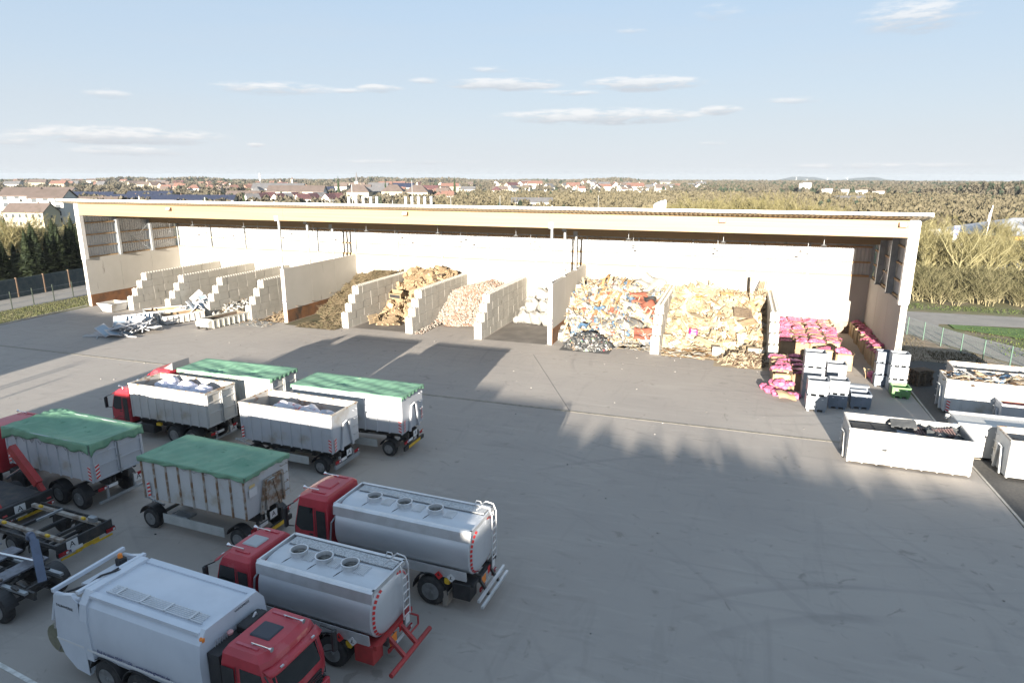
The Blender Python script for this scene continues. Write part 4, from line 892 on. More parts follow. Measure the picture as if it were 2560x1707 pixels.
# ---------------------------------------------------------------- tankers
def tanker(loc, rz, L, W, zb, zt, label, cabL, cabW, cabH, cabpaint, rear, rwheel, r, cabkw, dx=0):
    t = thing('tank_truck', label, 'tanker', loc, rz, 'fuel tankers in the foreground')
    yc = W/2; H = zt-zb; hh = H/2; zc = zb+hh
    def sect(k, sc=1.0):   # superellipse ring, slightly fuller at the bottom
        a = 2*math.pi*k/40; c, s = math.cos(a), math.sin(a)
        return (yc+math.copysign(abs(c)**.72, c)*W/2*sc, zc+math.copysign(abs(s)**.78, s)*hh*sc)
    mb = MB(); st = [(-L-.10, .55), (-L-.06, .86), (-L+.03, 1.0), (-.03, 1.0), (.05, .86), (.09, .55)]
    v = []; f = []
    for (x, s) in st: v += [(x, *sect(k, s)) for k in range(40)]
    for j in range(len(st)-1): f += [(j*40+i, j*40+(i+1) % 40, (j+1)*40+(i+1) % 40, (j+1)*40+i) for i in range(40)]
    f += [tuple(range(40)), tuple(range(len(v)-1, len(v)-41, -1))]; mb.add(v, f); tank = mb.build('tank', alum, t, auto=40)
    # coaming boxes along the top edges and across the ends
    zr = zt+.06
    for s, nm in ((0, 'coaming'), (1, 'coaming')):
        y = .12 if s == 0 else W-.12; o_ = -1 if s == 0 else 1
        mb = MB(); pr = [(y+o_*.08, zr-.36), (y+o_*.06, zr-.05), (y, zr), (y-o_*.10, zr), (y-o_*.10, zr-.03), (y-o_*.01, zr-.08)]
        mb.prism(pr, -L-.04, .03, 'x'); mb.build(nm, alum2, t)
    for x in (-L-.05, .0): 
        mb = MB(); mb.box(x-.03, .14, zr-.14, x+.03, W-.14, zr-.0); mb.build('end_coaming', alum2, t)
    # perforated walkway on the far side
    mb = MB(); mb.box(-L+.1, W-.62, zt+.0, -.1, W-.24, zt+.03); wk = mb.build('walkway', mat('perforated_walkway', (.30, .31, .32), (.48, .49, .50), sc_=22, lo=.48, hi=.52, rough=.6), t)
    ns = 3
    for i in range(ns):
        x = -L*.80+i*(L*.70/ns); y = W*.50
        mb = MB(); mb.lathe([(.24, -.12), (.25, .10), (.27, .115), (.27, .13), (.235, .13), (.22, .02), (.22, -.03)], (x, y, zt+.02), n=28); mh = mb.build('manhole_collar', alum2, t, auto=40)
        mb = MB(); mb.lathe([(.215, 0), (.215, .03), (.06, .06), (.0, .06)], (x, y, zt+.0), n=20); mb.beam((x-.15, y-.06, zt+.06), (x+.13, y+.08, zt+.06), .04); mb.cyl((x+.05, y-.08, zt+.03), (x+.05, y-.08, zt+.10), .04); mb.build('lid', mat('dark_fitting', (.05, .05, .048), (.13, .125, .11), sc_=6, rough=.5), mh)
        MB().tube([(x-.1, y-.24, zt-.02), (x-.16, y-.40, zt-.03), (x-.28, y-.62, zt-.12)], .018, 6).build('drain_hose', black, mh)
        px = x+L*.70/ns*.47
        mb = MB(); mb.box(px-.17, y-.24, zt-.03, px+.17, y+.20, zt+.015)
        for k in range(6): mb.box(px-.165+k*.057, y-.24, zt+.016, px-.14+k*.057, y+.20, zt+.035)
        mb.build('tread_pad', alum2, t)
    # lower skirts
    for s in (0, 1):
        y = -.02 if s == 0 else W-.04; mb = MB(); mb.prism([(y+(.03 if s == 0 else .03), zb+.32), (y+.06 if s == 0 else y, zb+.32), (y+.10 if s == 0 else y-.04, zb+.0), (y+.04 if s == 0 else y+.02, zb+.0)], -L+.1, -.12, 'x'); mb.build('skirt', alum2, t)
    # dashed red reflective strip round the rear end
    tb_ = [0.]; pq = None       # equal arc length steps round the rounded outline
    for i in range(721):
        a = math.pi*i/360; c, s = math.cos(a), math.sin(a); q = (math.copysign(abs(c)**.72, c)*W/2, math.copysign(abs(s)**.78, s)*hh)
        if pq: tb_.append(tb_[-1]+math.hypot(q[0]-pq[0], q[1]-pq[1]))
        pq = q
    ang = lambda f: 360*next(i for i, l in enumerate(tb_) if l >= f*tb_[-1]-1e-6)/720
    for k in range(36):
        a0, a1 = ang((k+.12)/36), ang((k+.78)/36); pr = []
        if 70 < a0 < 110: continue
        for aa in (a0, a1):
            a = R(aa); c, s = math.cos(a), math.sin(a)
            for scl in (.875, .95): pr.append((yc+math.copysign(abs(c)**.72, c)*W/2*scl, zc+math.copysign(abs(s)**.78, s)*hh*scl))
        f_ = lambda p: .05-(max(0, (math.hypot((p[0]-yc)/(W/2), (p[1]-zc)/hh)-.86))*.0)
        v = []
        for (y, z), sc2 in zip(pr, (.875, .95, .875, .95)):
            xx = .05-(sc2-.86)/.14*.08+.014; v.append((xx, y, z))
        MB().add(v, [(0, 1, 3, 2)]).build('reflective_dash', warnr, t, fix=False)
    # ladder with bent rails at the far rear corner
    for y in (W-.62, W-.28):
        MB().tube([(-.35, y, zt+.12), (-.15, y, zt+.30), (.10, y, zt+.26), (.20, y, zt+.02), (.20, y, zb+.05)], .022, 8).build('ladder_rail', alum2, t)
    for k in range(6): MB().cyl((.2, W-.62, zb+.12+k*H*.155), (.2, W-.28, zb+.12+k*H*.155), .015, n=6).build('ladder_rung', alum2, t)
    mb = MB(); mb.tube([(-.6, W-.18, zt+.06), (-.55, W-.18, zt+.2), (-.4, W-.18, zt+.2), (-.35, W-.18, zt+.06)], .015, 6); mb.build('grab_handle', alum2, t)
    # placards
    def diamond(c, ax, m, s=.15, nm='hazard_placard'):
        mb = MB()
        if ax == 'y': v = [(c[0]-s, c[1], c[2]), (c[0], c[1], c[2]-s), (c[0]+s, c[1], c[2]), (c[0], c[1], c[2]+s)]; v2 = [(a, b-.012, d) for a, b, d in v]
        else: v = [(c[0], c[1]-s, c[2]), (c[0], c[1], c[2]-s), (c[0], c[1]+s, c[2]), (c[0], c[1], c[2]+s)]; v2 = [(a+.012, b, d) for a, b, d in v]
        mb.add(v+v2, [(0, 1, 2, 3), (7, 6, 5, 4), (0, 4, 5, 1), (1, 5, 6, 2), (2, 6, 7, 3), (3, 7, 4, 0)]); p = mb.build(nm, m, t)
        if ax == 'y':
            g = MB(); q = c[1]-.016
            if m is signw: g.add([(c[0]-.07, q, c[2]-.05), (c[0]+.07, q, c[2]-.05), (c[0]+.05, q, c[2]-.035), (c[0]-.0, q, c[2]-.03), (c[0]+.02, q, c[2]+.05), (c[0]-.01, q, c[2]+.06), (c[0]-.03, q, c[2]-.03)], [tuple(range(7))])
            else: g.add([(c[0]-.03, q, c[2]-.02), (c[0]+.03, q, c[2]-.02), (c[0]+.045, q, c[2]+.03), (c[0]+.01, q, c[2]+.02), (c[0], q, c[2]+.09), (c[0]-.045, q, c[2]+.03)], [tuple(range(6))])
            g.build('symbol', black, p, fix=False)
        return p
    diamond((-1.05, -.03, zb+.06), 'y', warnr); diamond((-.62, -.03, zb+.06), 'y', signw)
    # running gear
    truck_chassis(t, -L-cabL+.2, .15, 0, W, zb-.02, (), r)
    for wx in rwheel:
        wheel(t, wx, -.02, r, .32); wheel(t, wx, W+.02, r, .32, 1); mudguard(t, wx, -.03, .34, r+.10, None, 0, 180); mudguard(t, wx, W-.34, W+.03, r+.10, None, 0, 180); MB().cyl((wx, .3, r), (wx, W-.3, r), .08).build('axle', chass, t)
    fwx = -L-cabL*.55; wheel(t, fwx, -.02, r, .3); wheel(t, fwx, W+.02, r, .3, 1)
    if rear == 'red':
        mb = MB(); mb.bevbox(-.62, .02, .45, .0, .5, 1.02, .02); mb.build('equipment_box', reddull, t)
        mb = MB(); mb.box(.0, .02, .95, .12, W-.02, 1.08); mb.build('rear_crossbeam', reddull, t)
        MB().cyl((.62, -.1, .42), (.62, W+.1, .42), .07, n=12).build('rear_bumper', reddull, t)
        for y in (W*.34, W*.66): MB().beam((.05, y, .95), (.6, y, .45), .1, .1).build('bumper_stay', reddull, t)
        mb = MB(); mb.tube([(.06, W-.1, .9), (.35, W-.1, .9), (.35, W-.1, .62), (.35, W-.55, .62)], .03, 6); mb.build('step_frame', reddull, t)
        xb = .125
    else:
        mb = MB(); mb.bevbox(-.62, .02, .45, .0, .55, 1.0, .02); mb.build('equipment_box', dark, t)
        mb = MB(); mb.box(-.02, .1, .92, .1, W-.05, 1.04); mb.build('rear_crossbeam', dark, t)
        for z, x in ((.38, .42), (.56, .30)): MB().box(x, -.08, z, x+.08, W+.05, z+.09).build('rear_bumper', alum2, t)
        for y in (W*.3, W*.7): MB().beam((.05, y, .95), (.4, y, .45), .08, .08).build('bumper_stay', dark, t)
        MB().prism([(-.95, .1), (-.8, .1), (-.72, .62), (-.95, .62)], .0, .36, 'y').build('mud_flap', mat('worn_flap', (.25, .22, .19), rough=.8), t)
        xb = .105
    MB().box(xb, W*.34, .62, xb+.015, W*.34+.34, .90).build('hazard_plate', orange, t)
    for i, yy in enumerate((W*.60, W*.78)): MB().box(xb, yy, .75, xb+.015, yy+.2, 1.0).build('hazard_placard', warnr if i == 0 else signw, t)
    platelamp(t, xb-.02, .55, W-.1, .48)
    MB().bevbox(-.9, .02, zb-.24, -.72, .2, zb-.05, .02).build('wheel_chock', yellow, t)
    cab(t, -L-cabL-.28, cabL, (W-cabW)/2, cabW, .85, cabH, cabpaint, **cabkw)
    MB().tube([(-L-.2, .08, .95), (-L-.22, .05, 1.5), (-L-.18, .1, 2.1), (-L-.1, .3, 2.3)], .03, 8).build('exhaust_loop', galv, t)
    return t
tanker((56.72, -33.98, 0), -2.5, 4.95, 1.98, 1.12, 2.76, 'farther silver fuel tanker with a tall dark red cab and black rear box', 1.5, 1.98, 2.12, red, 'black', (-1.38,), .51, dict(horns=2, high=True, hatch=red))
tanker((55.3, -37.42, 0), -3.5, 3.85, 1.92, 1.02, 2.62, 'nearer silver fuel tanker with a red rear frame and grey roof hatch', 1.45, 1.95, 1.80, red, 'red', (-1.36,), .48, dict(horns=2, hatch=mat('grey_hatch', (.33, .35, .36), rough=.3)))
# ---------------------------------------------------------------- refuse truck, facing +x
t = thing('refuse_truck', 'white-bodied refuse collection truck with a faded red cab in the bottom left foreground', 'garbage truck', (48.35, -40.12, 0), -4)
GL, GW, gz0, gz1 = 4.15, 2.1, .95, 2.82
mb = MB(); pr = [(.0, gz0+.25), (-.02, gz0+1.2), (.05, gz1-.26), (.26, gz1-.02), (.5, gz1+.02), (GW-.5, gz1+.02), (GW-.26, gz1-.02), (GW-.05, gz1-.26), (GW+.02, gz0+1.2), (GW, gz0+.25), (GW-.12, gz0), (.12, gz0)]
mb.prism(pr, 0, GL-.08, 'x'); mb.build('body', lorryw, t, auto=25)
for x, d in ((-.03, .26), (GL-.12, .14)):
    o = 0; mb = MB(); pr2 = [(-.03, gz0), (-.06, gz0+1.2), (.0, gz1-.2), (.22, gz1+.10), (GW-.22, gz1+.10), (GW, gz1-.2), (GW+.06, gz0+1.2), (GW+.03, gz0)]
    mb.prism(pr2, x, x+d, 'x'); mb.build('body_hoop', lorryw, t)
for y in (.12, GW-.30): MB().prism([(y, gz1-.06), (y+.18, gz1-.0), (y+.18, gz1+.045), (y, gz1+.03)], .23, GL-.12, 'x').build('roof_edge', lorryw, t)
mb = MB()
for k in range(6): mb.cyl((.55, .42+k*.055, gz1+.055), (GL-.35, .42+k*.055, gz1+.055), .012, n=6)
for k in range(4): mb.box(.85+k*.85, .40, gz1+.03, .90+k*.85, .72, gz1+.075)
mb.box(.5, .40, gz1+.018, GL-.32, .415, gz1+.06); mb.build('roof_grating', alum2, t)
MB().prism([(.06, -.045), (.06, -.03), (GL-.1, -.03), (GL-.1, -.045)], gz0+.30, gz0+.36, 'z').build('side_rail', signw, t)
# tailgate
mb = MB(); tg = [(-.06, .95), (-.08, 2.62), (-.30, 2.80), (-1.02, 2.62), (-1.16, 1.25), (-.95, .80), (-.55, .48), (-.06, .42)]
MB().prism(tg, -.02, .10, 'y').build('tailgate_side', lorryw, t); MB().prism(tg, GW-.10, GW+.02, 'y').build('tailgate_side', lorryw, t)
mb = MB(); mb.box(-.05, .1, .5, -.03, GW-.1, 2.6); mb.box(-1.0, .1, .9, -.98, GW-.1, 1.4); mb.prism([(-.2, 2.6), (-.1, 2.5), (-.95, 2.45), (-.95, 2.55)], .7, GW-.12, 'y'); mb.build('hopper', lorryw, t)
MB().box(-.955, .14, .5, -.30, GW-.14, 1.0).build('hopper_floor', dark, t)
MB().box(-1.168, -.03, 1.26, -.1, -.022, 1.31).build('pinstripe', signw, t)
MB().prism([(-.055, .5), (-.02, .5), (-.015, 2.6), (-.055, 2.6)], -.01, .0, 'y').build('tailgate_gap', black, t)
for y in (.05, GW-.05):
    MB().tube([(-.05, y, 2.72), (-1.0, y, 2.66), (-1.32, y, 1.75)], .045, 8).build('lift_arm', lorryw, t)
    MB().cyl((-.95, y, 2.55), (-1.28, y, 1.5), .035).build('lift_cylinder', chrome, t)
MB().beam((-1.05, .0, 2.72), (-1.05, GW, 2.80), .10, .10).build('arm_beam', lorryw, t)
MB().beam((-.12, .05, gz1+.05), (-.12, GW-.05, gz1+.05), .12, .08).build('gate_beam', lorryw, t)
mb = MB(); mb.tube([(-.8, .2, 2.62), (-.55, .35, 2.72), (-.3, .5, 2.80), (-.15, .75, 2.95), (.0, 1.05, 2.95), (.02, 1.25, 2.88)], .028, 6); mb.tube([(-.85, .3, 2.58), (-.5, .45, 2.68), (-.2, .8, 2.85), (-.05, 1.2, 2.95)], .024, 6); mb.build('hydraulic_hose', black, t)
for y in (1.75,):
    mb = MB(); mb.lathe([(.07, 0), (.06, .10), (.03, .13)], (-.75, y, 2.78), n=12); mb.build('beacon', orange, t); MB().bevbox(-.85, y-.12, 2.5, -.62, y+.12, 2.78, .03).build('beacon_mount', dark, t)
mb = MB(); mb.lathe([(.42, -.5), (.46, -.2), (.44, .2), (.38, .5)], (-1.42, .62, 1.05), 'y', 16); mb.build('bin_lifter_hood', mat('dirty_olive_plastic', (.14, .14, .09), (.2, .19, .14), sc_=3, rough=.7), t)
mb = MB(); rr = random.Random(2)
for i in range(22): x = -1.25+rr.random()*.3; y = .1+rr.random()*1.8; mb.beam((x, y, .5+rr.random()*.7), (x+rr.uniform(-.15, .15), y+rr.uniform(-.2, .2), .6+rr.random()*.6), .035)
mb.build('bin_lifter', mat('dirty_steel', (.12, .12, .11), (.25, .22, .2), sc_=6, rough=.6), t)
# gap between body and cab: dark machinery
MB().box(GL+.05, .15, .7, GL+.42, GW-.15, 2.35).build('equipment_bay', dark, t)
mb = MB(); mb.bevbox(GL+.12, 1.0, 2.36, GL+.45, 1.75, 2.55, .03); mb.build('air_intake', dark, t)
mb = MB()
for k in range(7): mb.beam((GL+.07, .35+k*.075, 2.2), (GL+.07, .42+k*.075, 2.5), .02)
mb.build('vent_louvre', alum2, t)
mb = MB(); mb.prism([(.72, 1.7), (.95, 1.7), (.95, 2.35), (.85, 2.5), (.72, 2.3)], GL+.43, GL+.45, 'x'); mb.build('guard_plate', alum2, t)
MB().tube([(GL+.3, 1.05, 1.9), (GL+.3, 1.2, 2.3), (GL+.3, 1.5, 2.62), (GL+.3, 1.62, 2.3)], .03, 6).build('hydraulic_pipe', alum2, t)
MB().lathe([(.06, 0), (.065, .08), (.03, .12)], (GL-.02, .12, 2.66), n=12).build('beacon', orange, t)
MB().lathe([(.07, 0), (.08, .06), (.03, .1)], (GL+.2, .75, 2.5), n=12).build('valve_cap', mat('pale_red_plastic', (.5, .25, .25), rough=.5), t)
truck_chassis(t, -.4, GL+2.2, 0, GW, .95, (.55, 1.75, GL+1.35), .49)
text('slogan', 'Bad Arolsen 05691/1206 - www.ohne-grenzen.de', signb, t, (1.75, -.050, gz0+.42), FRONT, .13)
text('maker_lettering', 'FAUNWERKE', black, t, (-.62, -.026, 2.36), FRONT, .11)
text('maker_lettering', 'VARIOPRESS', black, t, (GL+.026, 1.35, gz1+.0), (R(90), 0, R(90)), .09)
cab(t, GL+.48, 1.6, .08, 1.95, .85, 1.78, red, redf, fwd=1, hatch=mat('black_hatch', (.03, .035, .05), rough=.5), horns=2)
# ---------------------------------------------------------------- containers at the right edge
def load(name, c, L, W, z, mats_, n, label, cat_, seed, size=(.2, .9), base=None, hump=.15):
    rr = random.Random(seed); mb = MB()
    a = c.rotation_euler[2]; T = Matrix.Translation(c.location) @ Matrix.Rotation(a, 4, 'Z')
    mb.grid(10, 4, lambda u, v: tuple(T @ Vector((.07+(L-.14)*u, .07+(W-.14)*v, z-.1+hump*math.sin(math.pi*u)*math.sin(math.pi*v)))), 0)
    for _ in range(n):
        x = rr.uniform(.2, L-.2); y = rr.uniform(.15, W-.15); l = rr.uniform(*size)/2; w_ = rr.uniform(.05, .16); h = .012
        M_ = T @ Matrix.Translation((x, y, z+hump*math.sin(math.pi*x/L)*math.sin(math.pi*y/W)+rr.uniform(-.06, .08))) @ Matrix.Rotation(rr.uniform(0, 3.14), 4, 'Z') @ Matrix.Rotation(rr.uniform(-.35, .35), 4, 'Y') @ Matrix.Rotation(rr.uniform(-.6, .6), 4, 'X')
        l = min(l, y-.08, W-.08-y) if l > .5 else l; l = max(l, .08)
        mb.box(-l, -w_, -h, l, w_, h, rr.randrange(len(mats_)), M_)
    return tag(mb.build(name, mats_, None), label, cat_)
k1 = container((69.55, -17.55, 0), -1.2, 5.1, 2.3, 1.80, cont_white, 'white open container with black pallets inside, on the yard at the right', 'containers at the right edge', hook_at=0, ribs=8, rail=mat('clean_white_rail', (.55, .54, .52), (.48, .44, .38), sc_=3), inner=mat('grey_lining', (.22, .23, .24), (.16, .15, .14), sc_=1.5))
k2 = container((75.88, -7.95, 0), -3, 6.0, 1.95, 2.05, cont_rusty, 'rust-flecked white container heaped with scrap wood, at the right edge', 'containers at the right edge', hook_at=0, ribs=7)
k3 = container((78.27, -9.4, 0), -3, 4.5, 1.25, 1.28, cont_clean, 'small low container with a red-brown inside in front of the scrap wood container', 'containers at the right edge', hook_at=0, ribs=4, inner=inner_red, rail=cont_clean)
k0 = container((76.85, -5.5, 0), -3, 6.0, 1.9, 2.1, cont_mid, 'empty worn white container behind the scrap wood container', 'containers at the right edge', hook_at=0, ribs=7)
k4 = container((76.15, -17.2, 0), -1, 5.5, 1.9, 1.92, cont_rusty, 'rust-spotted white container cut by the right edge of the picture', 'containers at the right edge', hook_at=0, ribs=7)
stripes(k2, .15, -.05, .1, .18, .7, 'y', -1)
load('scrap_wood', k2, 6.0, 1.95, 1.92, [w1, w4, palo, bluew, w3], 150, 'heap of scrap boards with blue pieces filling the rusty container', 'scrap wood', 3, (.3, 1.4), hump=.2)
# closed pale box container between them
t = thing('box_container', 'flat-topped closed pale grey steel container between the open containers', 'container', (74.72, -15.0, 0), -1)
mb = MB(); mb.bevbox(0, 0, .12, 6, 1.85, 1.70, .03); mb.build('body', mat('pale_grey_steel', (.42, .42, .41), (.38, .38, .37), sc_=.8, rough=.5), t)
for y in (.0, 1.75): MB().box(-.05, y-.02, 1.703, 6.05, y+.12, 1.77).build('top_rail', whitem, t)
for y in (.1, 1.5): MB().bevbox(-.22, y, 1.45, -.02, y+.2, 1.65, .02).build('end_lug', whitem, t)
mb = MB(); mb.box(.1, .2, 0, 5.9, .4, .118); mb.box(.1, 1.5, 0, 5.9, 1.7, .118); mb.build('skids', chass, t)
for x in (.9, 2.4, 3.9): MB().box(x, -.01, .2, x+.02, -.002, 1.6).build('panel_seam', mat('seam_dark', (.2, .2, .2), rough=.6), t)
# black pallets and plastic in k1
plas = mat('black_pallet_plastic', (.05, .055, .06), (.08, .085, .09), sc_=3, rough=.5)
def plastic_pallet():
    mb = MB(); 
    for i in range(7): mb.box(-.55, -.4+i*.125, .1, .55, -.4+i*.125+.07, .13)
    for j in range(4): mb.box(-.55+j*.35, -.4, .07, -.5+j*.35, .42, .099)
    for i in (-.36, 0, .34):
        for j in (-.48, 0, .46): mb.box(j-.06, i-.05, 0, j+.06, i+.05, .069)
    return mb
def k1w(x, y, z): return inloc(k1, x, y, z)
for i, (x, y, z, r_, lab) in enumerate(((.8, 1.5, 1.35, (0, 0, .05), 'black slatted plastic pallet in the left corner of the white container'), (.75, .75, 1.2, (0, 0, 0), 'black plastic pallet lying low at the left front inside the white container'), (1.75, 1.45, 1.38, (0, .03, .1), 'black plastic pallet beside the raised one inside the white container'), (2.55, 1.75, 1.62, (.12, -.05, -.1), 'raised dark plastic pallet sticking up over the white container rim'), (1.6, .7, 1.15, (0, 0, .1), 'black plastic pallet in the middle front inside the white container'))):
    o = plastic_pallet().build('plastic_pallet', plas, None); o.location = k1w(x, y, z); o.rotation_euler = r_; tag(o, lab, 'pallet', 'black pallets in the white container')
o = MB().bevbox(-.5, -.45, 0, .5, .45, .5, .03).build('plastic_crate', greybin2, None); o.location = k1w(2.6, .85, .98); o.rotation_euler = (0, .1, -.15); tag(o, 'dark blue-grey plastic crate lying in the white container', 'crate')
rr = random.Random(11)
load('plastic_scrap', k1, 5.1, 2.3, 1.0, [dark, plas, chass], 30, 'broken black plastic pieces on the floor of the white container', 'plastic scrap', 8, hump=.0)
for i in range(22):
    o = MB().box(-.26, -.17, 0, .26, .17, .04).box(-.26, -.17, .04, -.23, .17, .12).box(.23, -.17, .04, .26, .17, .12).build('black_crate', plas, None)
    x = 3.4+rr.random()*1.35; y = .4+rr.random()*1.4; o.location = k1w(x, y, 1.2+rr.random()*.35); o.rotation_euler = (rr.uniform(-.9, .9), rr.uniform(-.8, .8), rr.uniform(0, 6)); tag(o, 'small black tray thrown on the heap at the right end of the white container', 'tray', 'black trays heaped in the white container')
for i in range(3):
    mb = MB()
    for j in range(9): mb.box(-.5+j*.11, -.3, 0, -.43+j*.11, .3, .04)
    mb.box(-.5, -.3, -.04, .5, -.25, -.001); mb.box(-.5, .25, -.04, .5, .3, -.001)
    o = mb.build('brown_grid', mat('reddish_plastic', (.22, .13, .12), (.15, .1, .09), sc_=4), None); o.location = k1w(3.5+i*.35, 1.7-.1*i, 1.45+.04*i); o.rotation_euler = (.2, -.1*i, .1); tag(o, ('reddish slatted grid at the left of three in the white container', 'middle one of three reddish slatted grids in the white container', 'reddish slatted grid at the right of three in the white container')[i], 'plastic grid')
# ---------------------------------------------------------------- plastic bins
def make_bin(m, label, w_=1.12, d=1.0, h=.94, inner=None, cat_='bin', grp='grey plastic bins stacked at the right', name='plastic_bin', full=False):
    t = thing(name, label, cat_, (0, 0, 0), 0, grp); tk = .04
    mb = MB(); mb.box(0, 0, .13, w_, tk, h-.04); mb.box(0, d-tk, .13, w_, d, h-.04); mb.box(0, tk, .13, tk, d-tk, h-.04); mb.box(w_-tk, tk, .13, w_, d-tk, h-.04); mb.box(tk, tk, .13, w_-tk, d-tk, .18)
    mb.build('box', m, t)
    mb = MB(); 
    for a in ((-.015, -.015, w_+.015, .05), (-.015, d-.05, w_+.015, d+.015), (-.015, .05, .05, d-.05), (w_-.05, .05, w_+.015, d-.05)): mb.box(a[0], a[1], h-.038, a[2], a[3], h)
    mb.build('rim', m, t)
    for x in (.06, w_/2-.07, w_-.2): MB().box(x, .0, 0, x+.14, d, .128).build('foot', m, t)
    for x, z in ((w_*.5, .60), (w_*.52, .3)): MB().cyl((x, -.012, z), (x, 0, z), .022, n=8).build('plug', black, t)
    for x in (w_*.2, w_*.72): MB().box(x, -.006, h-.2, x+.1, -.001, h-.15).build('label_card', signw, t)
    return t
b0 = make_bin(greybin, 'upper light grey bin of the front left stack'); b0.location = (68.33, -10.25, .95)
def bin_at(x, y, z, lab, m=None, sc=1.0):
    t = dup(b0, (x, y, z), (0, 0, 0), lab, 'grey plastic bins stacked at the right', sc)
    if m:
        for c in t.children:
            if c.name.split('.')[0] in ('box', 'rim', 'foot'): c.material_slots[0].link = 'OBJECT'; c.material_slots[0].material = m
    return t
bin_at(68.33, -10.25, 0, 'lower grey bin of the front left stack')
bin_at(69.62, -9.3, .86, 'upper light bin of the front right stack, open top', sc=.93); bin_at(69.62, -9.3, 0, 'dark lower bin of the front right stack', greybin2, .91)
bin_at(70.88, -8.9, 0, 'single dark grey bin standing alone on the right of the stacks', greybin2, .98)
for k in range(3): bin_at(68.28, -7.75, k*.965, ('bottom', 'middle', 'top')[k]+' grey bin of the tallest stack behind the front ones', sc=1.06)
for k in range(2): bin_at(69.78, -6.2, k*.97, ('lower', 'upper')[k]+' grey bin right of the tallest stack')
for k in range(3): bin_at(73.6, -4.85, k*.86, ('bottom', 'middle', 'top')[k]+' light bin of the stack before the right side wall', sc=.90)
for k in range(3): bin_at(73.0-.0, -3.7, k*.80, ('bottom', 'middle', 'top')[k]+' dark blue-grey bin behind the right wall stack', greybin2, .52 if False else .8)
g = make_bin(greenbin, 'low green plastic bin in front of the right wall stack', 1.03, .95, .70, grp=None, name='green_bin'); g.location = (73.62, -5.95, 0)
lid = MB().bevbox(0, 0, 0, 1.15, .5, .07, .02).build('grey_lid', greybin, None); lid.location = (70.95, -7.3, .9); tag(lid, 'loose pale lid lying behind the single dark bin', 'lid')
o = MB().box(70.95, -7.35, 0, 72.0, -6.85, .89).build('lid_stack', greybin2, None); tag(o, 'stack of flat grey plastic sheets under the loose pale lid', 'plastic sheets')
# ---------------------------------------------------------------- cardboard boxes with pink bags
def carton(m, w_=1.08, d=1.02, h=1.15):
    t = thing('cardboard_box', '', 'cardboard box'); rr = random.Random(1); tk = .02
    pts = [(.1, 0), (w_-.1, 0), (w_, .1), (w_, d-.1), (w_-.1, d), (.1, d), (0, d-.1), (0, .1)]
    mb = MB(); v = []; 
    for z in (0, h*.5, h): v += [(x+(.015 if z == h*.5 else 0)*(1 if x > w_/2 else -1), y+(.015 if z == h*.5 else 0)*(1 if y > d/2 else -1), z) for x, y in pts]
    f = [(j*8+i, j*8+(i+1) % 8, (j+1)*8+(i+1) % 8, (j+1)*8+i) for j in range(2) for i in range(8)]+[tuple(range(7, -1, -1))]
    mb.add(v, f); mb.add([(x, y, h-.25) for x, y in pts], [tuple(range(8))]); mb.build('box', m, t)
    for (a, b, c, e) in ((.1, 0, w_-.1, 0), (w_, .1, w_, d-.1)): 
        mb = MB(); ox, oy = (0, -.12) if b == 0 and e == 0 else (.1, 0); mb.add([(a, b, h), (c, e, h), (c+ox, e+oy, h+.1), (a+ox, b+oy, h+.1)], [(0, 1, 2, 3)]); o = mb.build('flap', m, t, fix=False); o.modifiers.new('t', 'SOLIDIFY').thickness = .01
    return t
def pinkbag(r=.5, h=.45, seed=1, name='pink_bag'):
    rr = random.Random(seed); mb = MB()
    for q in range(6):     # knotted film lumps crowding the opening
        cx, cy, rr_ = rr.uniform(-.3, .3), rr.uniform(-.27, .27), rr.uniform(.13, .27); n, k = 12, 7; ph = rr.uniform(0, 6); v = []; f = []
        for j in range(k+1):
            t_ = math.pi*j/k
            for i in range(n):
                a = 2*math.pi*i/n; s = 1+.25*math.sin(3*a+ph+j*1.7)+.2*math.sin(7*a+j*2+ph)
                v.append((cx+rr_*s*math.sin(t_)*math.cos(a), cy+rr_*s*math.sin(t_)*math.sin(a), h*.3-rr_*.8*math.cos(t_)*(1+.1*math.sin(3*a+ph))))
        for j in range(k): f += [(j*n+i, j*n+(i+1) % n, (j+1)*n+(i+1) % n, (j+1)*n+i) for i in range(n)]
        mb.add(v, f)
    return mb
cprot = [carton(card), carton(cardd)]; pmesh = [pinkbag(seed=s).build('pink_bag', pink, None) for s in range(5)]
rr = random.Random(21); first = {0: True, 1: True}; pf = [True]*5
def place_carton(x, y, z, lab, grp, baglab, baggrp, kind=0, bag=True, sc=1.0, bz=0):
    j = rr.uniform(-.05, .05); rz = rr.uniform(-.10, .10)
    if first[kind]:
        t = cprot[kind]; first[kind] = False; t.location = (x, y, z); t.rotation_euler = (0, 0, rz); t['label'] = lab; t['group'] = grp
    else: t = dup(cprot[kind], (x, y, z), (0, 0, rz), lab, grp, sc)
    if bag:
        k = rr.randrange(5); l = (x+.54+j, y+.5+j, z+1.02*sc+bz)
        if pf[k]: p = pmesh[k]; pf[k] = False
        else: p = pmesh[k].copy(); COL.objects.link(p)
        p.location = l; p.rotation_euler = (rr.uniform(-.2, .2), rr.uniform(-.2, .2), rr.uniform(0, 6)); p.scale = (rr.uniform(1.0, 1.45), rr.uniform(1.0, 1.4), rr.uniform(.55, 1.15)); tag(p, baglab, 'plastic bag', baggrp)
ords = ('first', 'second', 'third', 'fourth', 'fifth', 'sixth', 'seventh', 'eighth', 'ninth', 'tenth', 'eleventh')
colz = ('against the block wall', 'second from the block wall', 'third from the block wall', 'at the aisle')
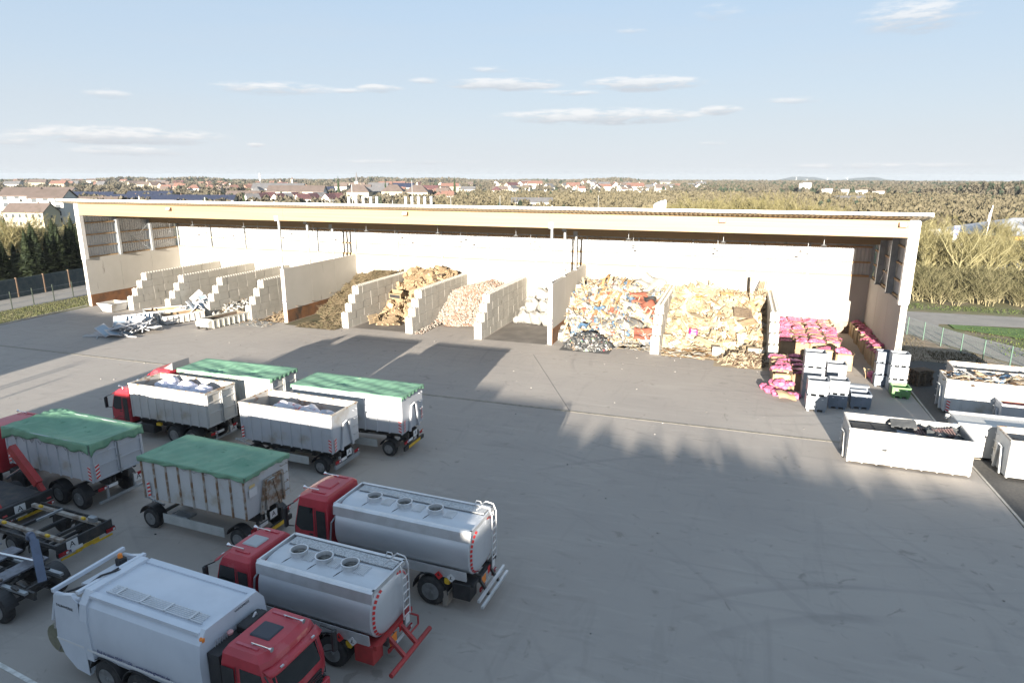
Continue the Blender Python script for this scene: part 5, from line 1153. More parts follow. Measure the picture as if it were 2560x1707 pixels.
for c in range(4):
    for r_ in range(9):
        if c == 3 and r_ > 7: continue
        x = 67.4+c*1.13+rr.uniform(-.08, .08); y = 11.2-r_*1.1+rr.uniform(-.08, .08)
        place_carton(x, y, 0, 'open cardboard box in the %s row from the rear wall, %s' % (ords[r_], colz[c]), 'cardboard boxes in the right bay', 'pink bag, %s row from the rear wall, %s' % (ords[r_], ('column against the block wall', 'second column from the block wall', 'third column from the block wall', 'column at the aisle')[c]), 'pink bags in the boxes', kind=0 if rr.random() < .75 else 1)
for r_ in range(11):
    place_carton(73.62, 11.3-r_*1.06, 0, '%s cardboard box from the rear wall in the single row along the right side wall' % ords[r_], 'cardboard boxes along the right wall', 'pink plastic bag on the %s box from the rear wall along the right side wall' % ords[r_], 'pink bags on the right wall boxes', kind=0, sc=.97)
for c in range(2):
    for r_ in range(5):
        place_carton(66.62+c*1.13, -2.3-r_*1.1+c*.25, -.1, '%s box from the block wall in the %s column in front of the bay' % (ords[r_], ('left', 'right')[c]), 'cardboard boxes in front of the right bay', 'pink plastic bag on the %s box of the %s column in front of the bay' % (ords[r_], ('left', 'right')[c]), 'pink bags in front of the right bay', kind=0 if c == 0 else 1, bag=(r_ < 4))
place_carton(71.0, -.6, .05, 'film-wrapped box beside the tallest bin stack', 'cardboard boxes in the right bay', 'pale pink wrapped bag on the box beside the tallest bin stack', 'pink bags in the boxes', bz=.15)
place_carton(69.9, .4, 0, 'box behind the film-wrapped one near the bins', 'cardboard boxes in the right bay', 'pink plastic bag on the box behind the film-wrapped one', 'pink bags in the boxes')
# loose pink bags
def loosebag(x, y, z, r, lab, seed):
    o = sack((x, y, z), r*rnd.uniform(.9, 1.15), r*rnd.uniform(.9, 1.2), pink, lab, 'loose pink bags on the ground', seed, name='pink_bag'); o['category'] = 'plastic bag'; return o
for i, (x, y, r, z) in enumerate(((66.15, -6.6, .32, 0), (66.5, -7.2, .36, 0), (66.9, -7.7, .36, 0), (67.2, -7.0, .36, .25), (67.5, -8.0, .34, 0), (68.0, -7.9, .3, 0), (66.7, -6.7, .34, .3), (67.6, -7.2, .32, .5), (67.0, -7.2, .35, .45))):
    loosebag(x, y, z, r, 'glossy pink bag spilled left of the bin stacks', i)
for i, (x, y, r, z) in enumerate(((73.2, -1.7, .3, 0), (73.4, -2.4, .33, 0), (73.3, -2.9, .3, 0), (73.1, -2.1, .28, .3), (73.5, -2.9, .28, .3))): loosebag(x, y, z, r, 'glossy pink bag spilled beside the right wall bins', i+20)
for i, (x, y, rz, rx, lab) in enumerate(((67.3, -8.45, .3, .35, 'torn cardboard flap lying on the spilled pink bags'), (66.9, -6.9, .9, .5, 'crumpled cardboard sheet behind the spilled pink bags'), (73.1, -1.2, .4, 1.0, 'torn cardboard leaning at the end of the right wall row'))):
    mb = MB(); mb.grid(6, 5, lambda a, b: (-.55+1.1*a, -.4+.8*b, .3+.08*math.sin(a*5+i)+.06*math.sin(b*4))); o = mb.build('cardboard_sheet', card, None, fix=False); o.modifiers.new('t', 'SOLIDIFY').thickness = .015
    o.location = (x, y, .05); o.rotation_euler = (rx, .1, rz); tag(o, lab, 'cardboard')
# ---------------------------------------------------------------- pallets
def pallet(m, name='pallet'):
    mb = MB()
    for i in range(5): mb.box(-.6, -.4+i*.1725, .118, .6, -.4+i*.1725+.11, .14)
    for j in (-.6, -.07, .46): mb.box(j, -.4, .097, j+.14, .4, .1175)
    for i in (-.4, -.07, .29):
        for j in (-.6, -.07, .46): mb.box(j, i, .022, j+.14, i+.11, .0965)
        mb.box(-.6, i, 0, .6, i+.11, .0215)
    return mb.build(name, m, None)
pals = [pallet(palm), pallet(palo)]; puse = [True, True]
def place_pallet(k, loc, rot, lab, grp, sc=1):
    if puse[k]: o = pals[k]; puse[k] = False
    else: o = pals[k].copy(); COL.objects.link(o)
    o.location = loc; o.rotation_euler = rot; o.scale = (sc,)*3; return tag(o, lab, 'pallet', grp)
for k in range(8): place_pallet(1, (76.0+rr.uniform(-.06, .06), -2.15+rr.uniform(-.06, .06), k*.125), (0, 0, .55+rr.uniform(-.07, .07)), 'weathered pallet, %s from the bottom in the stack between the bins and containers' % ords[k], 'weathered pallets stacked by the gravel')
o = MB().beam((75.2, -2.0, 1.02), (76.7, -2.6, 1.05), .1, .03).build('loose_plank', palo, None); tag(o, 'loose plank lying on the weathered pallet stack', 'plank')
# ================================================================ what fills the bays
def rotm(rx, ry, rz): return Matrix.Rotation(rz, 4, 'Z') @ Matrix.Rotation(ry, 4, 'Y') @ Matrix.Rotation(rx, 4, 'X')
def heap(name, label, cat_, mats_, x0, x1, y0, y1, hf, kinds, n, seed, basek=0, nx=26, rough=.10, kind='stuff'):
    """mound surface plus pieces strewn over it; kinds: (weight, material, (lx0,lx1),(ly0,ly1),(lz0,lz1), tilt)"""
    rr = random.Random(seed); mb = MB(); ny = int(nx*(y1-y0)/(x1-x0))+2
    def base(a, b):
        x = x0+(x1-x0)*a; y = y0+(y1-y0)*b; h = hf(x, y)
        return (x, y, max(0.004, h-.12+rr.uniform(-rough, rough)*(h > .05)))
    mb.grid(nx, ny, base, basek)
    W = [k[0] for k in kinds]
    for _ in range(n):
        x = rr.uniform(x0, x1); y = rr.uniform(y0, y1); h = hf(x, y)
        if h <= .02: continue
        k = rr.choices(kinds, W)[0]; lx = rr.uniform(*k[2])/2; ly = rr.uniform(*k[3])/2; lz = rr.uniform(*k[4])/2
        e = .3; gx = (hf(x+e, y)-hf(x-e, y))/(2*e); gy = (hf(x, y+e)-hf(x, y-e))/(2*e)
        M_ = Matrix.Translation((x, y, h+rr.uniform(-.1, .12))) @ Matrix.Rotation(math.atan(gy)*.9, 4, 'X') @ Matrix.Rotation(-math.atan(gx)*.9, 4, 'Y') @ rotm(rr.uniform(-k[5], k[5]), rr.uniform(-k[5], k[5]), rr.uniform(0, 3.15))
        c = k[1] if isinstance(k[1], int) else rr.choice(k[1])
        if k[0] < 0: continue
        if len(k) > 6 and k[6] == 'crumple':
            v = [( -lx, -ly, rr.uniform(-.1, .1)), (0, -ly*rr.uniform(.7, 1.2), rr.uniform(0, .2)), (lx, -ly, rr.uniform(-.1, .1)), (-lx*rr.uniform(.8, 1.2), 0, rr.uniform(0, .2)), (0, 0, rr.uniform(.05, .3)), (lx, 0, rr.uniform(0, .2)), (-lx, ly, rr.uniform(-.1, .1)), (0, ly, rr.uniform(0, .2)), (lx, ly*rr.uniform(.7, 1.1), rr.uniform(-.1, .1))]
            mb.add(v, [(0,1,4,3),(1,2,5,4),(3,4,7,6),(4,5,8,7)], c, M_)
        elif len(k) > 6 and k[6] == 'rock':
            v = [(sx*lx*rr.uniform(.6, 1), sy*ly*rr.uniform(.6, 1), sz*lz*rr.uniform(.6, 1)) for sz in (-1, 1) for sx, sy in ((-1,-1),(1,-1),(1,1),(-1,1))]
            mb.add(v, [(0,3,2,1),(4,5,6,7),(0,1,5,4),(1,2,6,5),(2,3,7,6),(3,0,4,7)], c, M_)
        else: mb.box(-lx, -ly, -lz, lx, ly, lz, c, M_)
    o = mb.build(name, mats_, None, fix=False); return tag(o, label, cat_, kind=kind)
sm = lambda t: max(0., min(1., t))
def bumps(x, y, s=1.): return .22*math.sin(x*2.1*s+1)+.18*math.sin(y*2.7*s+x*1.3)+.10*math.sin(x*5.3*s+y*4.1)
# green cuttings
hc_ = lambda x, y: max(0, min(3.3, (y-(4.2-(x-24.6)*.80))*.34+bumps(x, y)*.5)) if x < 30.35 else 0
heap('green_cuttings', 'sloping heap of brush and green cuttings against the first partition wall', 'cuttings', [greenc, twig], 24.55, 30.35, -.8, 12.35, hc_, [(5, 1, (.3, .9), (.012, .03), (.012, .03), .7), (3, 0, (.1, .3), (.05, .14), (.01, .02), .8), (1.2, 1, (.8, 2.2), (.02, .04), (.02, .04), .5)], 9000, 3)
heap('brush_litter', 'thin litter of twigs in front of the green cuttings', 'cuttings', [greenc, twig], 26.2, 30.3, -1.3, .6, lambda x, y: .06+.25*math.exp(-((x-28.9)**2+(y+.2)**2)/.6), [(4, 1, (.2, .7), (.01, .03), (.01, .02), .3), (2, 0, (.05, .2), (.03, .1), (.01, .02), .5)], 900, 4, rough=.01)
# rubble
hr = lambda x, y: max(0, min(3.0-.25*abs(x-40.5), (y-3.9-.35*math.sin(x*1.7))*.56+bumps(x, y, 2)*.25)) if y > 3.3 else 0
heap('rubble_heap', 'steep heap of reddish and pale broken rubble between two block walls', 'rubble', [rubblem, mat('pale_rubble', (.25, .235, .21), rough=.9), mat('brick_rubble', (.22, .12, .08), rough=.9)], 37.6, 43.2, 3.2, 12.3, hr, [(6, 0, (.08, .28), (.07, .22), (.05, .16), 1.2, 'rock'), (4, 1, (.08, .30), (.07, .22), (.05, .18), 1.2, 'rock'), (1.5, 2, (.1, .24), (.08, .12), (.06, .1), 1.2)], 8500, 5, nx=40)
heap('rubble_litter', 'loose stones along the foot of the block wall beside the rubble', 'rubble', [rubblem, mat('pale_rubble', (.5, .47, .42))], 37.6, 38.4, -.2, 4.2, lambda x, y: .05, [(4, 1, (.05, .16), (.05, .14), (.04, .1), 1, 'rock'), (3, 0, (.05, .14), (.04, .1), (.04, .1), 1, 'rock')], 260, 6, rough=.0, nx=4)
# pallets and crates heap: core mound plus individual pallets and cartons
hp = lambda x, y: max(0, min(3.7, (y-4.0+.5*math.sin(x*1.5)+.35*(x-34))*.58+bumps(x, y)*.7))
heap('crate_heap', 'broken crates and cardboard under the pallets heaped between two block walls', 'crates', [cardd, palm, card, w4], 31.3, 36.75, 2.2, 12.3, hp, [(3, 1, (.5, 1.2), (.08, .12), (.02, .03), .9), (2, 0, (.4, .8), (.3, .6), (.2, .4), .8), (1.5, 2, (.4, .9), (.3, .7), (.02, .04), .8), (1, 3, (.3, .8), (.06, .1), (.02, .05), .9)], 650, 7)
rr = random.Random(31); pd = ('at the front foot', 'low on the near slope', 'halfway up the slope', 'high on the slope', 'on the crest')
for i in range(46):
    x = rr.uniform(31.9, 36.3); y = rr.uniform(3.2, 11.6); h = hp(x, y)+.12
    place_pallet(0 if rr.random() < .8 else 1, (x, y, max(.05, h)), (rr.uniform(-.9, .9)+.3, rr.uniform(-.7, .7), rr.uniform(0, 6)), 'tilted pallet %s of the crate heap' % pd[int(sm((y-2.6)/9.01)*4.99)], 'pallets in the crate heap')
for i, (x, y, z, r_, lab) in enumerate(((32.2, 2.2, .45, (1.25, 0, 1.3), 'pallet standing on edge by itself in front of the crate heap'), (33.4, 2.0, .1, (.1, .05, .3), 'front pallet lying at the foot of the crate heap'), (34.3, 2.1, .12, (0, .1, .7), 'second pallet lying at the foot of the crate heap'), (34.0, 2.4, .35, (.2, -.3, 1.1), 'pallet resting askew on the two front pallets'), (35.8, 10.2, 3.95, (.9, .5, .8), 'pallet standing steeply at the top right of the crate heap'), (35.3, 10.6, 4.05, (1.1, .3, .75), 'pallet leaning behind the steep one at the top right of the crate heap'), (34.9, 10.0, 3.75, (1.0, .2, .7), 'pallet leaning left of the steep ones on top of the crate heap'))):
    place_pallet(0, (x, y, z), r_, lab, 'pallets in the crate heap')
for i in range(16):
    w_, d, h = rr.uniform(.5, .9), rr.uniform(.4, .8), rr.uniform(.3, .6); x = rr.uniform(32.2, 36.2); y = rr.uniform(3.4, 11)
    o = MB().box(-w_/2, -d/2, 0, w_/2, d/2, h).box(-w_/2-.002, -d/2-.14, h*.98, w_/2+.002, -d/2+.01, h+.01).build('crate', rr.choice((card, cardd)), None); o.location = (x, y, hp(x, y)+.05); o.rotation_euler = (rr.uniform(-.5, .5)+.2, rr.uniform(-.5, .5), rr.uniform(0, 6)); tag(o, 'brown box tumbled %s of the crate heap' % pd[int(sm((y-2.6)/9.01)*4.99)], 'crate', 'boxes in the crate heap')
t = thing('open_crate', 'dark-sided open crate facing out at the middle of the pallet heap', 'crate', (32.9, 5.6, 2.0), 10); t.rotation_euler = (.35, .1, .15)
MB().box(-.6, -.4, 0, .6, -.37, .55).box(-.6, .37, 0, .6, .4, .55).box(-.6, -.37, 0, -.57, .37, .55).box(.57, -.37, 0, .6, .37, .55).box(-.57, -.37, 0, .57, .37, .03).build('crate_side', palm, t); MB().box(-.5, -.415, .1, .5, -.402, .45).build('dark_panel', dark, t)
# white sacks
hs = []
rr = random.Random(5)
for lvl, zs, pts in ((0, 0, [(44.8, 6.9), (45.6, 7.2), (46.7, 6.9), (47.9, 6.9), (48.9, 7.1), (45.2, 8.3), (46.4, 8.3), (47.6, 8.3), (48.8, 8.4), (45.6, 9.6), (47.0, 9.6), (48.4, 9.7)]), (1, 1.0, [(46.0, 7.6), (47.3, 7.5), (48.6, 7.6), (45.7, 8.9), (47.0, 8.9), (48.4, 9.0)]), (2, 1.95, [(46.8, 8.4), (48.2, 8.3), (47.4, 9.6), (48.9, 9.2)])):
    for i, (x, y) in enumerate(pts):
        sack((x, y, zs), .42 if (lvl == 0 and i == 0) else rr.uniform(.66, .76), .6 if (lvl == 0 and i == 0) else 1.15, bagw, 'bulging white sack in the %s layer of the pile beside the second partition wall' % ('bottom', 'middle', 'top')[lvl], 'white sacks piled in the bay', 40+lvl*20+i, rr.uniform(0, 6), name='white_sack')
for x, y, z in ((47.9, 7.2, 2.15), (46.3, 7.0, 1.05), (47.3, 6.95, 1.1)):
    o = MB().lathe([(.32, 0), (.22, .12), (.05, .2)], (x, y, z), n=10).build('dark_film', mat('dark_film', (.08, .08, .075), (.2, .19, .16), sc_=6), None, smooth=True); tag(o, 'dark opening of crumpled film on the white sacks', 'plastic film', 'dark film between the white sacks')
# mixed waste
hm = lambda x, y: max(0, min(3.7-.1*abs(x-53.5), (y-1.6-.8*sm((x-55)/3)+.6*math.sin(x*1.3))*.52+bumps(x, y)*.9))
whitew = mat('white_film', (.30, .30, .29), (.24, .24, .23), sc_=3, rough=.6)
heap('mixed_waste_heap', 'wide colourful heap of mixed construction waste beside the second partition wall', 'mixed waste', [w3, w1, w2, whitew, bluew, greyw, redw, yelw], 50.15, 57.9, .8, 12.35, hm,
     [(7, 1, (.4, 2.6), (.03, .18), (.015, .03), .6), (1.6, 2, (.3, 1.9), (.05, .24), (.015, .04), .6), (2, 5, (.1, .4), (.05, .2), (.01, .05), .8), (5, (0, 3), (.2, .65), (.15, .5), .0 and (.0, .1) or (.01, .03), .7, 'crumple'), (1.4, 4, (.25, .6), (.2, .5), (.1, .2), .8, 'crumple'), (2, 3, (.4, 1.6), (.03, .06), (.02, .04), .6), (1, 5, (.3, .9), (.3, .6), (.01, .02), .7, 'crumple'), (.5, 6, (.3, .6), (.3, .6), (.02, .04), .6, 'crumple'), (1.5, (0, 1), (.2, .5), (.15, .4), (.1, .3), .8)], 3200, 9, basek=3)
ht = lambda x, y: max(0, 1.0-((x-53.0)/1.9)**2-((y-.3)/1.5)**2)*.95
heap('bagged_litter', 'darker mound of bottles, film and rubbish in front of the mixed waste', 'rubbish', [greyw, whitew, bluew, mat('dark_rubbish', (.05, .05, .05)), cardd, mat('green_scrap', (.1, .3, .12)), redf, mat('black_film', (.03, .035, .04), rough=.3)], 51.0, 55.0, -1.4, 2.2, ht,
     [(4, (1, 0, 3, 7), (.1, .35), (.1, .3), (.02, .1), .9, 'crumple'), (2, (0, 1, 4), (.08, .25), (.06, .2), (.04, .12), .9), (1, (2, 5, 6, 4), (.08, .22), (.06, .2), (.04, .1), .9), (1.5, (3, 7), (.1, .4), (.08, .25), (.02, .06), .9, 'crumple')], 2600, 10, nx=30)
heap('rubbish_litter', 'scattered scraps at the foot of the mixed waste', 'rubbish', [whitew, w1, cardd], 53.5, 58.2, .4, 3.0, lambda x, y: .06*sm((y-.2)/2)+.03, [(3, 0, (.1, .4), (.08, .3), (.01, .03), .3), (3, 1, (.2, .8), (.04, .08), (.01, .03), .2)], 260, 13, rough=.01)
def slab(name, lab, cat_, m, x, y, z, r_, w_, d, wav=.15, g=None, th=.04):
    mb = MB(); mb.grid(10, 8, lambda a, b: (w_*(a-.5), d*(b-.5), wav*math.sin(a*6)*math.cos(b*4)+wav*.4*math.sin(b*9)))
    o = mb.build(name, m, None, smooth=True, fix=False); o.modifiers.new('t', 'SOLIDIFY').thickness = th; o.location = (x, y, z); o.rotation_euler = r_; return tag(o, lab, cat_, g)
slab('carpet', 'terracotta carpet draped high on the right of the mixed waste', 'carpet', redw, 56.0, 7.3, 3.0, (.55, .1, .4), 1.7, 1.5)
slab('carpet', 'terracotta carpet with black back folded beside the block wall', 'carpet', redw, 57.1, 6.2, 2.4, (.7, -.2, .9), 1.5, 1.4)
slab('carpet', 'terracotta carpet roll end at the lower right of the mixed waste', 'carpet', redw, 57.0, 3.0, .75, (.8, .1, .2), 1.5, 1.2, .2)
slab('foil_sheet', 'long dark grey foil sheet across the right of the mixed waste', 'foil', greyw, 55.7, 4.2, 1.5, (.5, .35, -.5), 2.4, .9, .2)
slab('foil_sheet', 'dark grey foil strip above the long one in the mixed waste', 'foil', greyw, 55.0, 6.0, 2.3, (.5, .5, -.9), 2.0, .7, .2)
slab('foil_sheet', 'white film sheet billowing at the top right of the mixed waste', 'foil', whitew, 56.6, 9.6, 4.0, (.4, .35, -.4), 2.3, 2.0, .3)
slab('white_sheet', 'flat white panel in the middle of the mixed waste', 'panel', signw, 54.6, 4.7, 1.95, (.5, .1, -.15), 1.2, .9, .01)
slab('white_sheet', 'creased white sheet by the foot of the dark foil', 'panel', whitew, 55.1, 2.6, .7, (.6, .1, .3), .9, .9, .1)
slab('red_felt', 'black-backed felt piece between the terracotta carpets', 'carpet', dark, 57.0, 7.0, 2.9, (.6, .1, .6), 1.2, .8)
for i, (x, y, z, lab) in enumerate(((52.9, 4.9, 2.15, 'blue crumpled plastic on the left slope of the mixed waste'), (54.7, 8.9, 3.8, 'large blue plastic near the crest of the mixed waste'), (55.2, 6.6, 2.9, 'blue plastic beside the upper terracotta carpet'), (52.0, 2.8, 1.1, 'blue plastic low at the left of the mixed waste'), (54.2, 3.4, 1.3, 'blue plastic low in the middle of the mixed waste'), (50.8, 8.8, 3.4, 'blue plastic at the upper left by the partition'))):
    slab('blue_plastic', lab, 'plastic', bluew, x, y, z+.12, (.5, .1, i*1.3), .95, .6, .16, 'blue plastics in the mixed waste')
rr = random.Random(12)
for i in range(16):
    x = rr.uniform(51.2, 54.8); y = rr.uniform(5.5, 11.0); z = hm(x, y)
    o = MB().box(-.9, -.12, -.02, .9, .12, .02).build('long_board', rr.choice((w2, w1, w2)), None); o.location = (x, y, z+.3); o.rotation_euler = (rr.uniform(-.3, .3), -rr.uniform(.4, 1.2), 1.25+rr.uniform(-.5, .5)); tag(o, 'long brown board sticking up from the left half of the mixed waste', 'board', 'long boards in the mixed waste')
# wood waste
hw = lambda x, y: max(0, min(3.25-.25*math.sin(x*.9), (y-1.6+.6*math.sin(x*1.1))*.42+bumps(x, y)*1.1))
heap('wood_waste_heap', 'broad heap of broken furniture boards and timber between two block walls', 'wood waste', [w1, w2, w3, cardd, w4, card], 58.8, 66.45, .8, 12.35, hw,
     [(6, 0, (.4, 2.4), (.04, .26), (.015, .04), .6), (1.2, 4, (.2, .6), (.03, .1), (.02, .05), .7), (2.5, 0, (.5, 1.3), (.3, .8), (.015, .03), .55), (1.5, 2, (.4, .9), (.3, .6), (.015, .03), .6), (2, 5, (.5, 1.2), (.3, .8), (.015, .03), .6), (.8, 1, (.5, 1.4), (.08, .3), (.02, .05), .6), (.8, 4, (.4, 1.2), (.05, .2), (.02, .05), .7), (1.2, (0, 2, 5), (.4, .8), (.3, .5), (.2, .45), .7)], 3000, 14, basek=0)
heap('loose_boards', 'thin spread of loose boards and chips at the foot of the wood waste', 'wood waste', [w1, w2, w3], 58.9, 64.5, -.6, 2.6, lambda x, y: .04+.10*sm((y+.4)/2.6), [(5, (0, 0, 1, 2), (.15, 1.1), (.04, .25), (.01, .03), .15)], 330, 16, rough=.0)
heap('broken_chairs', 'low spread of broken chairs and slats in front of the wood waste', 'wood waste', [w1, w4, palo, w2], 62.8, 66.5, -2.2, 1.6, lambda x, y: .55*max(0, 1-((x-64.9)/1.9)**2-((y+.2)/1.9)**2)+.0, [(5, 0, (.4, 1.1), (.05, .12), (.02, .05), .6), (3, 1, (.3, .9), (.04, .08), (.04, .08), .7), (2, 2, (.4, 1.0), (.06, .12), (.02, .05), .6)], 420, 15, rough=.02)
for i, (x, y, z, r_, w_, d, m_, lab) in enumerate(((60.4, 8.6, 3.1, (.35, .05, .1), 1.7, .9, yelw, 'yellow panel at the top left of the wood waste'), (61.0, 5.5, 2.1, (.5, .3, .9), 2.0, .55, w1, 'long pale board on the left slope of the wood waste'), (59.6, 4.2, 1.4, (.6, .1, .1), .6, .9, w3, 'small white panel at the left of the wood waste'), (63.6, 6.0, 2.5, (.6, .2, -.6), 1.7, .7, w1, 'pale door leaning in the middle of the wood waste'), (62.0, 2.4, .7, (.4, .2, -.5), 1.9, .6, w1, 'cabinet board low in the middle of the wood waste'), (65.0, 5.0, 1.9, (.5, -.2, .5), 1.6, .8, cardd, 'brown board on the right of the wood waste'), (62.6, 7.3, 2.9, (.4, .4, .7), 1.0, .9, card, 'brown cabinet side near the crest of the wood waste'), (63.3, 8.8, 3.3, (1.0, .1, .4), 1.2, .8, w2, 'red-brown board on the crest of the wood waste'))): slab('furniture_board', lab, 'board', m_, x, y, z, r_, w_, d, .01, 'furniture boards in the wood waste', .03)
t = thing('magenta_box', 'bright magenta box with white side on the wood waste', 'box', (60.9, 3.4, 1.05), 20); t.rotation_euler = (.4, .1, .3)
MB().box(-.32, -.2, 0, .32, .2, .3).build('box', mag, t); MB().box(-.2, -.206, .05, .2, -.201, .24).build('panel', signw, t); MB().box(-.2, -.1, .301, .22, .12, .306).build('lid', signw, t)
t = thing('drawer_unit', 'small white louvred drawer unit on the floor before the wood waste', 'cabinet', (62.9, .7, .0), 8)
MB().box(-.32, -.2, 0, .32, .2, .75).build('body', w3, t)
for k in range(3): MB().box(-.27, -.215, .08+k*.22, .27, -.201, .24+k*.22).build('drawer', mat('drawer_grey', (.35, .36, .36)), t)
o = MB().beam((65.3, 9.8, 2.6), (65.2, 10.2, 4.9), .26, .12).build('timber_post', w1, None); tag(o, 'upright timber standing at the top right of the wood waste', 'timber')
for i in range(5):
    o = MB().beam((65.6+i*.16, 9.0, 3.0), (66.0+i*.12, 11.6, 4.4), .09, .05).build('leaning_batten', w1, None); tag(o, 'pale slat leaning on the rear wall behind the wood waste', 'slat', 'slats leaning behind the wood waste')
place_pallet(1, (64.6, 5.6, 2.5), (.6, .1, .2), 'green-grey slatted pallet on the right slope of the wood waste', None, 1.2)
for i, (x, y) in enumerate(((63.9, -.3), (65.0, .5), (64.9, -1.1), (65.9, -.5))):
    mb = MB(); s = .42
    for a in (0, s):
        for b in (0, s): mb.box(a, b, 0, a+.045, b+.045, .45 if b == 0 else .85)
    mb.box(-.01, -.01, .4, s+.05, s+.05, .43); mb.box(.04, s+.01, .7, s, s+.03, .84); o = mb.build('chair', (w1, w4)[i % 2], None)
    o.location = (x, y, .3); o.rotation_euler = ((1.5, .3, 1.1, -1.4)[i], (.2, 1.3, .4, .2)[i], i*1.3); tag(o, ('toppled pale chair at the left of the broken furniture', 'toppled dark chair nearest the block wall foot', 'toppled pale chair nearest the yard', 'toppled dark chair beside the block wall')[i], 'chair', 'broken chairs before the wood waste')
t = thing('cabinet', 'small open wooden cabinet among the broken chairs', 'cabinet', (65.5, .9, .25), 5); MB().box(-.4, -.3, 0, .4, -.27, .62).box(-.4, -.27, 0, -.37, .3, .62).box(.37, -.27, 0, .4, .3, .62).box(-.37, -.27, .59, .37, .3, .62).build('frame', w1, t); MB().box(-.3, -.315, .1, .3, -.302, .5).build('door', w3, t)
# bays on the left: brown boards and debris
hb = lambda x, y: max(0, min(1.3, (x-21.6)*.5*sm((y+.3)/1.5)+bumps(x, y)*.25))
heap('brown_board_heap', 'low heap of old brown boards against the first partition', 'wood waste', [palo, w4, mat('tan_wood', (.17, .13, .08), rough=.8)], 21.0, 24.0, -.2, 9, hb, [(5, (0, 1, 2), (.6, 1.8), (.08, .16), (.02, .05), .5), (2, 2, (.3, .6), (.1, .3), (.02, .1), .6)], 500, 17)
hd = lambda x, y: max(0, min(.9, (y+.6)*.30+bumps(x, y)*.3))
heap('rubble_and_film', 'grey and white debris lying in the bay behind the pointed container', 'rubbish', [greyw, whitew, palo, mat('tan_wood', (.17, .13, .08))], 15.9, 19.9, -.4, 5, hd, [(3, (1, 0), (.15, .5), (.1, .4), (.02, .08), .7, 'crumple'), (3, (2, 3), (.3, 1.0), (.05, .12), (.02, .05), .6), (2, 1, (.1, .3), (.1, .25), (.05, .15), .8)], 600, 18)
heap('ground_litter', 'small scraps on the ground in front of the left bays', 'rubbish', [whitew, palo, cardd], 19.8, 23.8, -2.6, .3, lambda x, y: .035, [(3, (0, 1, 2), (.05, .3), (.03, .1), (.01, .02), .3)], 220, 19, rough=.0)
heap('yard_grit', 'sparse grit and scraps strewn over the yard', 'litter', [mat('grit', (.16, .15, .14)), mat('pale_grit', (.4, .38, .35)), dark], 22, 74, -50, -1, lambda x, y: .025, [(5, (0, 0, 1, 2), (.02, .09), (.02, .06), (.01, .03), .5)], 700, 23, rough=.0, nx=1) if False else None
rr = random.Random(44); gm = MB()
for _ in range(260):
    x = rr.uniform(20, 74); y = rr.uniform(-49, -1)*rr.random(); q = rr.uniform(.01, .035); gm.box(x-q, y-q*.6, 0, x+q, y+q*.6, q*.8, rr.choice((0, 0, 1, 2)))
tag(gm.build('yard_grit', [mat('grit', (.16, .15, .14)), mat('pale_grit', (.42, .40, .37)), dark]), 'sparse grit and scraps strewn over the yard', 'litter', kind='stuff')
# window frames: pieces one can count, tilted all over
def frame(w_=1.15, h=.95, p=True):
    t = thing('window_frame', '', 'window frame'); b = .09
    MB().box(0, -.03, 0, w_, .03, b).box(0, -.03, h-b, w_, .03, h).box(0, -.03, b, b, .03, h-b).box(w_-b, -.03, b, w_, .03, h-b).build('frame', pvc, t)
    if p: MB().box(b, -.008, b, w_-b, .008, h-b).build('pane', pane, t)
    return t
fr = [frame(), frame(1.4, .6, False), frame(.9, 1.3)]; fu = [True]*3; rr = random.Random(8)
def put_frame(k, loc, rot, lab, grp):
    if fu[k]: t = fr[k]; fu[k] = False; t.location = loc; t.rotation_euler = rot; t['label'] = lab; t['group'] = grp; return t
    return dup(fr[k], loc, rot, lab, grp)
for i in range(7): put_frame(0, (11.4+i*.16+.1*(i > 3), -7.4+i*.30, .2), (-.35, 0, .35+.04*i), '%s window frame from the front in the leaning row beside the loose profiles' % ords[i], 'window frames leaning in a row')
hf_ = lambda x, y: max(0, 1-((x-13.9)/2.2)**2-((y+7.6)/2.6)**2)
for i in range(26):
    x = rr.uniform(12.4, 15.4); y = rr.uniform(-9.6, -5.6); h = hf_(x, y)
    if h > 0: put_frame(rr.randrange(3), (x, y, h*.55), (rr.uniform(-.5, .5)+1.4, rr.uniform(-.3, .3), rr.uniform(0, 6)), 'white window frame lying in the tangled front pile', 'window frames in the front pile')
for i in range(24):
    x = rr.uniform(11.6, 15.2); y = rr.uniform(-1.3, 3.2)
    put_frame(rr.randrange(3), (x, y, .25+.9*sm((y+1.5)/4)), (rr.uniform(-.6, .6)+1.1, rr.uniform(-.4, .4), rr.uniform(0, 6)), 'white window frame thrown behind the long low container', 'window frames behind the low container')
for i in range(44):
    x = rr.uniform(12.2, 15.6); y = rr.uniform(-10.0, -5.6); h = hf_(x, y); l = rr.uniform(1.0, 2.6)/2; a = rr.gauss(.75, .5); 
    if h < 0 and rr.random() < .5: continue
    z = max(.05, h*.7+.1); o = MB().box(-l, -.04, -.035, l, .04, .035).build('pvc_profile', pvc, None); o.location = (x, y, z); o.rotation_euler = (rr.uniform(-.5, .5), math.atan2(rr.uniform(-.15, .15), 1), -a); tag(o, 'long white profile bar in the tangled front pile', 'profile bar', 'profile bars in the front pile')
for i in range(9):
    o = MB().box(-1.0, -.05, -.04, 1.0, .05, .04).build('pvc_profile', pvc, None); o.location = (12.6+rr.uniform(-.3, .5), -10.2+i*.14, .07+.03*(i % 3)); o.rotation_euler = (0, 0, .35+rr.uniform(-.12, .12)); tag(o, 'white profile bar in the sheaf nearest the yard', 'profile bar', 'profile bars in the near sheaf')
